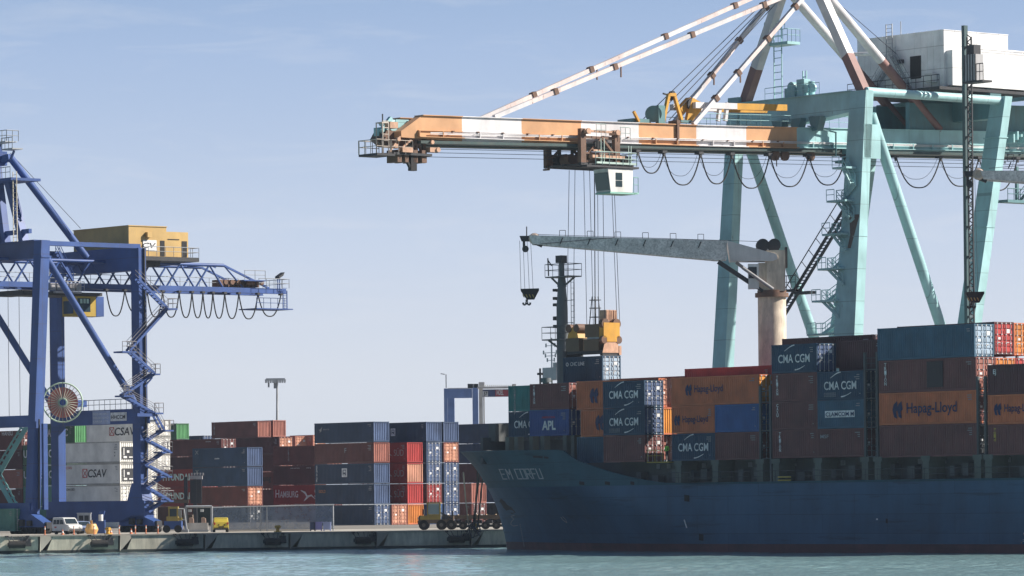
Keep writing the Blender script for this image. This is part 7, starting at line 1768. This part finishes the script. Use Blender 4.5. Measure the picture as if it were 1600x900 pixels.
# fence, concrete foot, frame gate
CL = paint('barrier_concrete', (.42, .40, .37), rough=.9, dirt=.4)
def wfr(name, label, cat, group=None):
    p = W(425, 828, 500); p.z = QZ; o = thing(name, label, cat, p, group, rz=0, world=True); OFF[o.name] = p; return o
Yf = 503
fo = wfr('wire_fence', 'long wire mesh fence with a pale rail in front of the container stacks', 'fence')
x0, x1 = W(330, 800, Yf).x, W(522, 800, Yf).x; zt0, zt1 = W(330, 793, Yf).z, W(522, 788.5, Yf).z
b = MB(); b.tube((x0, Yf, zt0), (x1, Yf, zt1), .075, n=6); b.tube((x0, Yf, QZ + .25), (x1, Yf, QZ + .25), .05, n=6)
for px in (330, 407, 417, 520.5): x = W(px, 800, Yf).x; b.tube((x, Yf, QZ), (x, Yf, zt0 + (zt1 - zt0) * (x - x0) / (x1 - x0)), .075, n=6)
b.build('fence_post', GALV, fo)
def mesh_mat():
    m = bpy.data.materials.new('wire_mesh'); m.use_nodes = True; n, l = m.node_tree.nodes, m.node_tree.links; out = n['Material Output']; p = n['Principled BSDF']; p.inputs['Base Color'].default_value = (.22, .28, .38, 1); p.inputs['Roughness'].default_value = .5
    tr_ = n.new('ShaderNodeBsdfTransparent'); mx_ = n.new('ShaderNodeMixShader'); t = n.new('ShaderNodeTexCoord'); s = n.new('ShaderNodeTexNoise'); s.inputs['Scale'].default_value = 1.4; s.inputs['Detail'].default_value = 8
    r = n.new('ShaderNodeMapRange'); r.inputs['From Min'].default_value = .35; r.inputs['From Max'].default_value = .7; r.inputs['To Min'].default_value = .42; r.inputs['To Max'].default_value = .68
    l.new(t.outputs['Object'], s.inputs['Vector']); l.new(s.outputs[0], r.inputs['Value']); l.new(r.outputs[0], mx_.inputs[0]); l.new(tr_.outputs[0], mx_.inputs[1]); l.new(p.outputs[0], mx_.inputs[2]); l.new(mx_.outputs[0], out.inputs['Surface']); return m
b = MB(); b.add([(x0, Yf, QZ + .25), (x1, Yf, QZ + .25), (x1, Yf, zt1), (x0, Yf, zt0)], [(0, 1, 2, 3)]); b.build('mesh_panel', mesh_mat(), fo)
fo2 = wfr('frame_gate', 'pale rectangular pipe frame left of the yellow hatchback', 'gate'); xg0, xg1 = W(290.5, 800, Yf).x, W(331, 800, Yf).x; zg_ = W(310, 791.5, Yf).z
b = MB(); b.path([(xg0, Yf, QZ), (xg0, Yf, zg_), (xg1, Yf, zg_), (xg1, Yf, QZ)], .13, n=8); b.box(xg0 + .3, xg1 - .4, Yf - .1, Yf + .1, QZ + .05, QZ + .25); b.build('pipe_frame', GALV, fo2)
b = MB(); 
for px in (296, 315): x = W(px, 800, Yf).x; b.cbox((x, Yf + .6, W(1, 801, Yf).z), .35, .2, .3)
b.build('gate_lamp', WHITE, fo2)
for i, (a, c, py, lb) in enumerate(((357, 485, 816, 'long low concrete wall at the foot of the wire fence'), (393, 462, 812.5, 'short concrete block lying on the low wall behind the fence'), (290, 325, 817, 'concrete barrier inside the pale pipe frame'))):
    o = wfr('concrete_barrier', lb, 'barrier', 'concrete barriers behind the fence'); b = MB(); xa, xb_ = W(a, 800, Yf + 1).x, W(c, 800, Yf + 1).x; zt = W((a + c) / 2, py, Yf + 1).z; z0 = QZ if i != 1 else W(400, 816, Yf + 1).z + .01
    b.prism([(Yf + .5, z0), (Yf + 1.3, z0), (Yf + 1.1, zt), (Yf + .7, zt)], 'x', xa, xb_) if i != 1 else b.box(xa, xb_, Yf + .72, Yf + 1.08, z0, zt); b.build('block', CL, o)
for i, (px, lb) in enumerate(((298, 'peach concrete pillar inside the pipe frame, left'), (317, 'peach concrete pillar inside the pipe frame, right'))):
    o = wfr('concrete_pillar', lb, 'pillar', 'pillars inside the pipe frame'); x = W(px, 800, Yf + 3).x; b = MB(); b.prism([(x - .2, YZ), (x + .35, YZ), (x + .3, YZ + 1.2), (x + .0, YZ + 1.35), (x - .2, YZ + 1.3)], 'y', Yf + 3, Yf + 3.4); b.build('pillar_body', paint('pillar_peach', (.50, .33, .24), dirt=.3), o)
for i, (px, lb, c) in enumerate(((488.5, 'small dark blue crate at the right end of the wire fence', (.03, .05, .12)), (497, 'small lilac blue crate between the dark and the light one at the fence end', (.18, .18, .42)), (511, 'small light blue crate nearest the navy stack at the fence end', (.30, .36, .60)))):
    o = wfr('storage_crate', lb, 'crate', 'crates at the end of the wire fence'); x = W(px, 800, Yf - 2).x; b = MB(); w_ = .42 if i else .3; b.box(x - w_, x + w_, Yf - 2.4, Yf - 1.6, QZ + .12, QZ + .95); b.box(x - w_ - .03, x + w_ + .03, Yf - 2.43, Yf - 1.57, QZ + .95, QZ + 1.0); b.box(x - w_, x - w_ + .12, Yf - 2.4, Yf - 1.6, QZ, QZ + .12); b.box(x + w_ - .12, x + w_, Yf - 2.4, Yf - 1.6, QZ, QZ + .12); b.build('crate_box', paint('crate_%d' % i, c, dirt=.4), o)
# reach stacker mast, yellow cab vehicle, ladder frame
o = wfr('reach_stacker', 'black lifting mast of a stacker standing before the HYUNDAI containers', 'stacker'); Yk = 520
b = MB()
for px in (290.5, 305): x = W(px, 800, Yk).x; b.box(x - .2, x + .2, Yk, Yk + .5, YZ, W(px, 745, Yk).z)
xa, xb_ = W(289, 1, Yk).x, W(307, 1, Yk).x; b.box(xa, xb_, Yk + .1, Yk + .4, W(1, 790, Yk).z, W(1, 753, Yk).z); b.build('mast', DARK, o)
b = MB(); b.box(xa, xb_ + .1, Yk - .2, Yk + .6, W(1, 752, Yk).z, W(1, 746.5, Yk).z)
for k in range(5): b.cbox((xa + .2 + k * .33, Yk, W(1, 744, Yk).z), .16, .3, .3)
b.build('mast_head', paint('head_grey', (.35, .33, .33), dirt=.4), o)
b = MB(); b.box(xa - 2.6, xa + .2, Yk + .5, Yk + 3.5, YZ + .5, YZ + 1.6); b.box(xa - 3.0, xa - .2, Yk - .3, Yk + .5, W(1, 789, Yk).z, W(1, 784, Yk).z); b.build('stacker_body', OL, o)
for x in (xa - 2.2, xa - .3): b = MB(); b.disc((x, Yk + 1.0, YZ + .6), (0, 1, 0), .6, .5, n=18); b.build('wheel', BLACK, o)
o = wfr('straddle_truck', 'yellow cab truck with a blue body standing right of the blue crane bogies', 'truck'); Yk = 495
X_ = lambda px: W(px, 800, Yk).x; Z_ = lambda py: W(270, py, Yk).z
b = MB()
for px in (263, 276): b.box(X_(px), X_(px) + .14, Yk, Yk + .14, Z_(812), Z_(792)); b.box(X_(px), X_(px) + .14, Yk + 1.2, Yk + 1.34, Z_(812), Z_(792))
b.box(X_(262.5), X_(278), Yk - .05, Yk + 1.4, Z_(795), Z_(791.5)); b.box(X_(260), X_(278), Yk - .1, Yk + 1.4, Z_(814), Z_(807)); b.box(X_(278), X_(284), Yk, Yk + .5, Z_(813), Z_(809)); b.build('cab', TY, o)
b = MB(); b.box(X_(264.5), X_(276), Yk + .03, Yk + 1.3, Z_(807), Z_(795)); b.build('cab_glass', GLS, o)
b = MB(); b.box(X_(256), X_(283), Yk, Yk + 2.2, QZ + .35, Z_(814.3)); b.build('truck_body', CBLUE, o)
for px in (260, 278): b = MB(); b.disc((X_(px), Yk + .05, QZ + .42), (0, 1, 0), .42, .4, n=16); b.build('wheel', BLACK, o)
o = wfr('ladder_frame', 'tall narrow pipe frame leaning beside the yellow cab truck', 'frame'); b = MB(); Yk = 496
for p, q in (((279, 795), (287, 795)), ((279, 795), (279, 828)), ((287, 795), (292, 829)), ((279, 812), (290, 812))): b.tube(W(p[0], p[1], Yk), W(q[0], q[1], Yk), .09, n=6)
b.beam(W(281, 829, Yk), W(281, 797, Yk), .35, .3); b.box(X_(278), X_(294), Yk - .2, Yk + .6, QZ + .02, QZ + .35); b.build('pipe_frame', GALV, o)
# teal gangway boom at the far left
o = wfr('gangway_boom', 'teal perforated gangway boom rising from the left edge behind the crane leg', 'gangway'); TG = paint('gangway_teal', (.14, .33, .31), dirt=.3, rust=.1); Yk = 507
b = MB()
for (p, q) in (((-40, 800), (43.5, 658)), ((-60, 640), (24, 792))):
    a, c = W(*p, Yk), W(*q, Yk); d = (c - a).normalized(); nrm = Vector((-d.z, 0, d.x)); n = int((c - a).length / .7)
    b.beam(a + nrm * .5, c + nrm * .28, .5, .16, side=(0, 1, 0)); b.beam(a - nrm * .25, c - nrm * .2, .5, .5, side=(0, 1, 0))
    for k in range(n): e = a.lerp(c, (k + .5) / n); b.beam(e - nrm * .3, e + nrm * .45, .45, .22, side=(0, 1, 0))
b.build('boom_truss', TG, o)
b = MB(); b.beam(W(-60, 640, Yk), W(-60, 820, Yk), .8, .8); b.box(W(-80, 1, Yk).x, W(-40, 1, Yk).x, Yk - 1, Yk + 1, QZ, QZ + 1.2); b.build('boom_base', TG, o)
# round things under the crane
o = local('mooring_float', 'round orange-yellow float beneath the blue crane sill', 'float', 143, 489, 0); b = MB(); b.tube((0, 0, 0), (0, 0, .5), .55, .75, n=14); b.tube((0, 0, .5), (0, 0, 1.1), .75, .5, n=14); b.box(-.1, .1, -.1, .1, 1.1, 1.5); b.build('float_body', paint('float_orange', (.62, .36, .12), dirt=.3, rust=.3), o)
o = local('equipment_cabinet', 'tall grey electrical cabinet between the bogies behind the van', 'cabinet', 131, 500, 0); b = MB(); b.box(-.7, .8, -.4, .4, .1, 2.2); b.box(-.75, .85, -.45, .45, 2.2, 2.3); c_ = b.build('cabinet_body', GALV, o); b = MB(); b.box(-.5, .0, -.42, -.405, 1.0, 2.0); b.box(.1, .6, -.42, -.405, .4, 2.0); b.build('cabinet_door', DARK, c_)
o = local('hydraulic_unit', 'blue upright pump unit with a white drum under the crane sill', 'pump unit', 157, 493, 0); b = MB(); b.box(-.5, .5, -.3, .5, .0, 1.5); b.hexa([(-.5, -.3, 1.5), (.2, -.3, 1.5), (.2, .5, 1.5), (-.5, .5, 1.5), (0, -.3, 2.5), (.5, -.3, 2.5), (.5, .5, 2.5), (0, .5, 2.5)]); b.build('unit_body', CBLUE, o); b = MB(); b.tube((.1, -.6, 1.4), (.1, -.6, 2.1), .25, n=12); b.build('drum', WHITE, o)

# ================================================================== the deck hand
def skin_body(name, joints, edges, radii, mat, parent, sub=2):
    me = bpy.data.meshes.new(name); me.from_pydata(joints, edges, []); o = bpy.data.objects.new(name, me); C.objects.link(o)
    m = o.modifiers.new('s', 'SKIN'); 
    if not me.skin_vertices: me.attributes  # layer appears with the modifier
    for v, r in zip(me.skin_vertices[0].data, radii): v.radius = (r, r)
    me.skin_vertices[0].data[0].use_root = True
    m2 = o.modifiers.new('u', 'SUBSURF'); m2.levels = sub; m2.render_levels = sub
    me.materials.append(mat); o.parent = parent; return o
pz = zB - .0
pp_ = G(1042, 720, y=.9)
per = thing('person', 'standing deck hand in a lime hi-vis jacket and dark trousers on the ship', 'person', (pp_.x, pp_.y, pz), rz=RZ)
SKINM = paint('skin_tone', (.42, .25, .18), dirt=.05); TRO = paint('dark_trousers', (.02, .022, .03)); HIV = paint('hi_vis_lime', (.28, .62, .06), rough=.6, dirt=.1)
j = [(0, 0, .95), (0, 0, 1.15), (0, 0, 1.38), (0, 0, 1.50), (.0, 0, 1.56), (0, 0, 1.66), (0, 0, 1.74), (-.10, 0, .90), (-.12, .02, .50), (-.12, -.0, .10), (-.12, -.14, .05), (.10, 0, .90), (.13, .0, .50), (.14, .04, .10), (.14, -.10, .05),
     (-.19, 0, 1.42), (-.26, .02, 1.15), (-.24, -.14, .95), (.19, 0, 1.42), (.27, .02, 1.15), (.22, -.16, .98)]
e = [(0, 1), (1, 2), (2, 3), (3, 4), (4, 5), (5, 6), (0, 7), (7, 8), (8, 9), (9, 10), (0, 11), (11, 12), (12, 13), (13, 14), (2, 15), (15, 16), (16, 17), (2, 18), (18, 19), (19, 20)]
r = [.14, .14, .15, .06, .06, .10, .08, .09, .065, .05, .045, .09, .065, .05, .045, .06, .05, .035, .06, .05, .035]
try:
    bd = skin_body('body', j, e, r, TRO, per)
    skin_body('jacket', [(0, 0, .92), (0, 0, 1.15), (0, 0, 1.39), (0, 0, 1.47), (-.19, 0, 1.43), (-.27, .02, 1.15), (-.25, -.12, .99), (.19, 0, 1.43), (.28, .02, 1.15), (.23, -.14, 1.01)], [(0, 1), (1, 2), (2, 3), (2, 4), (4, 5), (5, 6), (2, 7), (7, 8), (8, 9)], [.17, .165, .17, .08, .085, .07, .055, .085, .07, .055], HIV, per)
except Exception as ex: print('person failed', ex)
b = MB(); b.ring((0, 0, 1.2), (0, 0, 1), .168, .02, n=18); b.ring((0, 0, 1.05), (0, 0, 1), .168, .02, n=18); b.build('reflective_band', LETTER, per)
b = MB(); b.tube((0, 0, 1.70), (0, 0, 1.80), .125, .09, n=14); b.tube((0, -.03, 1.695), (0, -.03, 1.71), .15, n=14); b.build('hard_hat', WHITE, per)
bm_ = MB(); n = 10
bm_.tube((0, -.02, 1.55), (0, -.02, 1.64), .07, .095, n=12); bm_.tube((0, -.02, 1.64), (0, -.02, 1.72), .095, .09, n=12); bm_.tube((0, -.11, 1.62), (0, -.13, 1.60), .018, n=6)
for s in (-1, 1): bm_.tube((s * .095, 0, 1.62), (s * .115, 0, 1.64), .02, n=6)
bm_.build('head', SKINM, per)
for s, hx_ in ((-1, -.24), (1, .225)):
    b = MB(); b.box(hx_ - .02, hx_ + .02, -.21, -.13, .88, .96)
    for k in range(4): b.tube((hx_ + (k - 1.5) * .012, -.18, .90), (hx_ + (k - 1.5) * .012, -.20, .82 + .01 * abs(k - 1.5)), .008, n=5)
    b.tube((hx_ - s * .02, -.15, .92), (hx_ - s * .045, -.18, .87), .01, n=5); b.build('hand', SKINM, per)
# ================================================================== thin sea haze
mh_ = bpy.data.materials.new('sea_haze'); mh_.use_nodes = True; nh = mh_.node_tree.nodes; nh.remove(nh['Principled BSDF'])
vh = nh.new('ShaderNodeVolumePrincipled'); vh.inputs['Color'].default_value = (.66, .82, 1.0, 1); vh.inputs['Density'].default_value = HAZE; vh.inputs['Anisotropy'].default_value = 0.2
mh_.node_tree.links.new(vh.outputs[0], nh['Material Output'].inputs['Volume'])
b = MB(); b.box(-9500, 9500, -700, 14500, -3.0, 75.0); tag(b.build('haze', mh_), kind='stuff')
print('objects', len(bpy.data.objects))
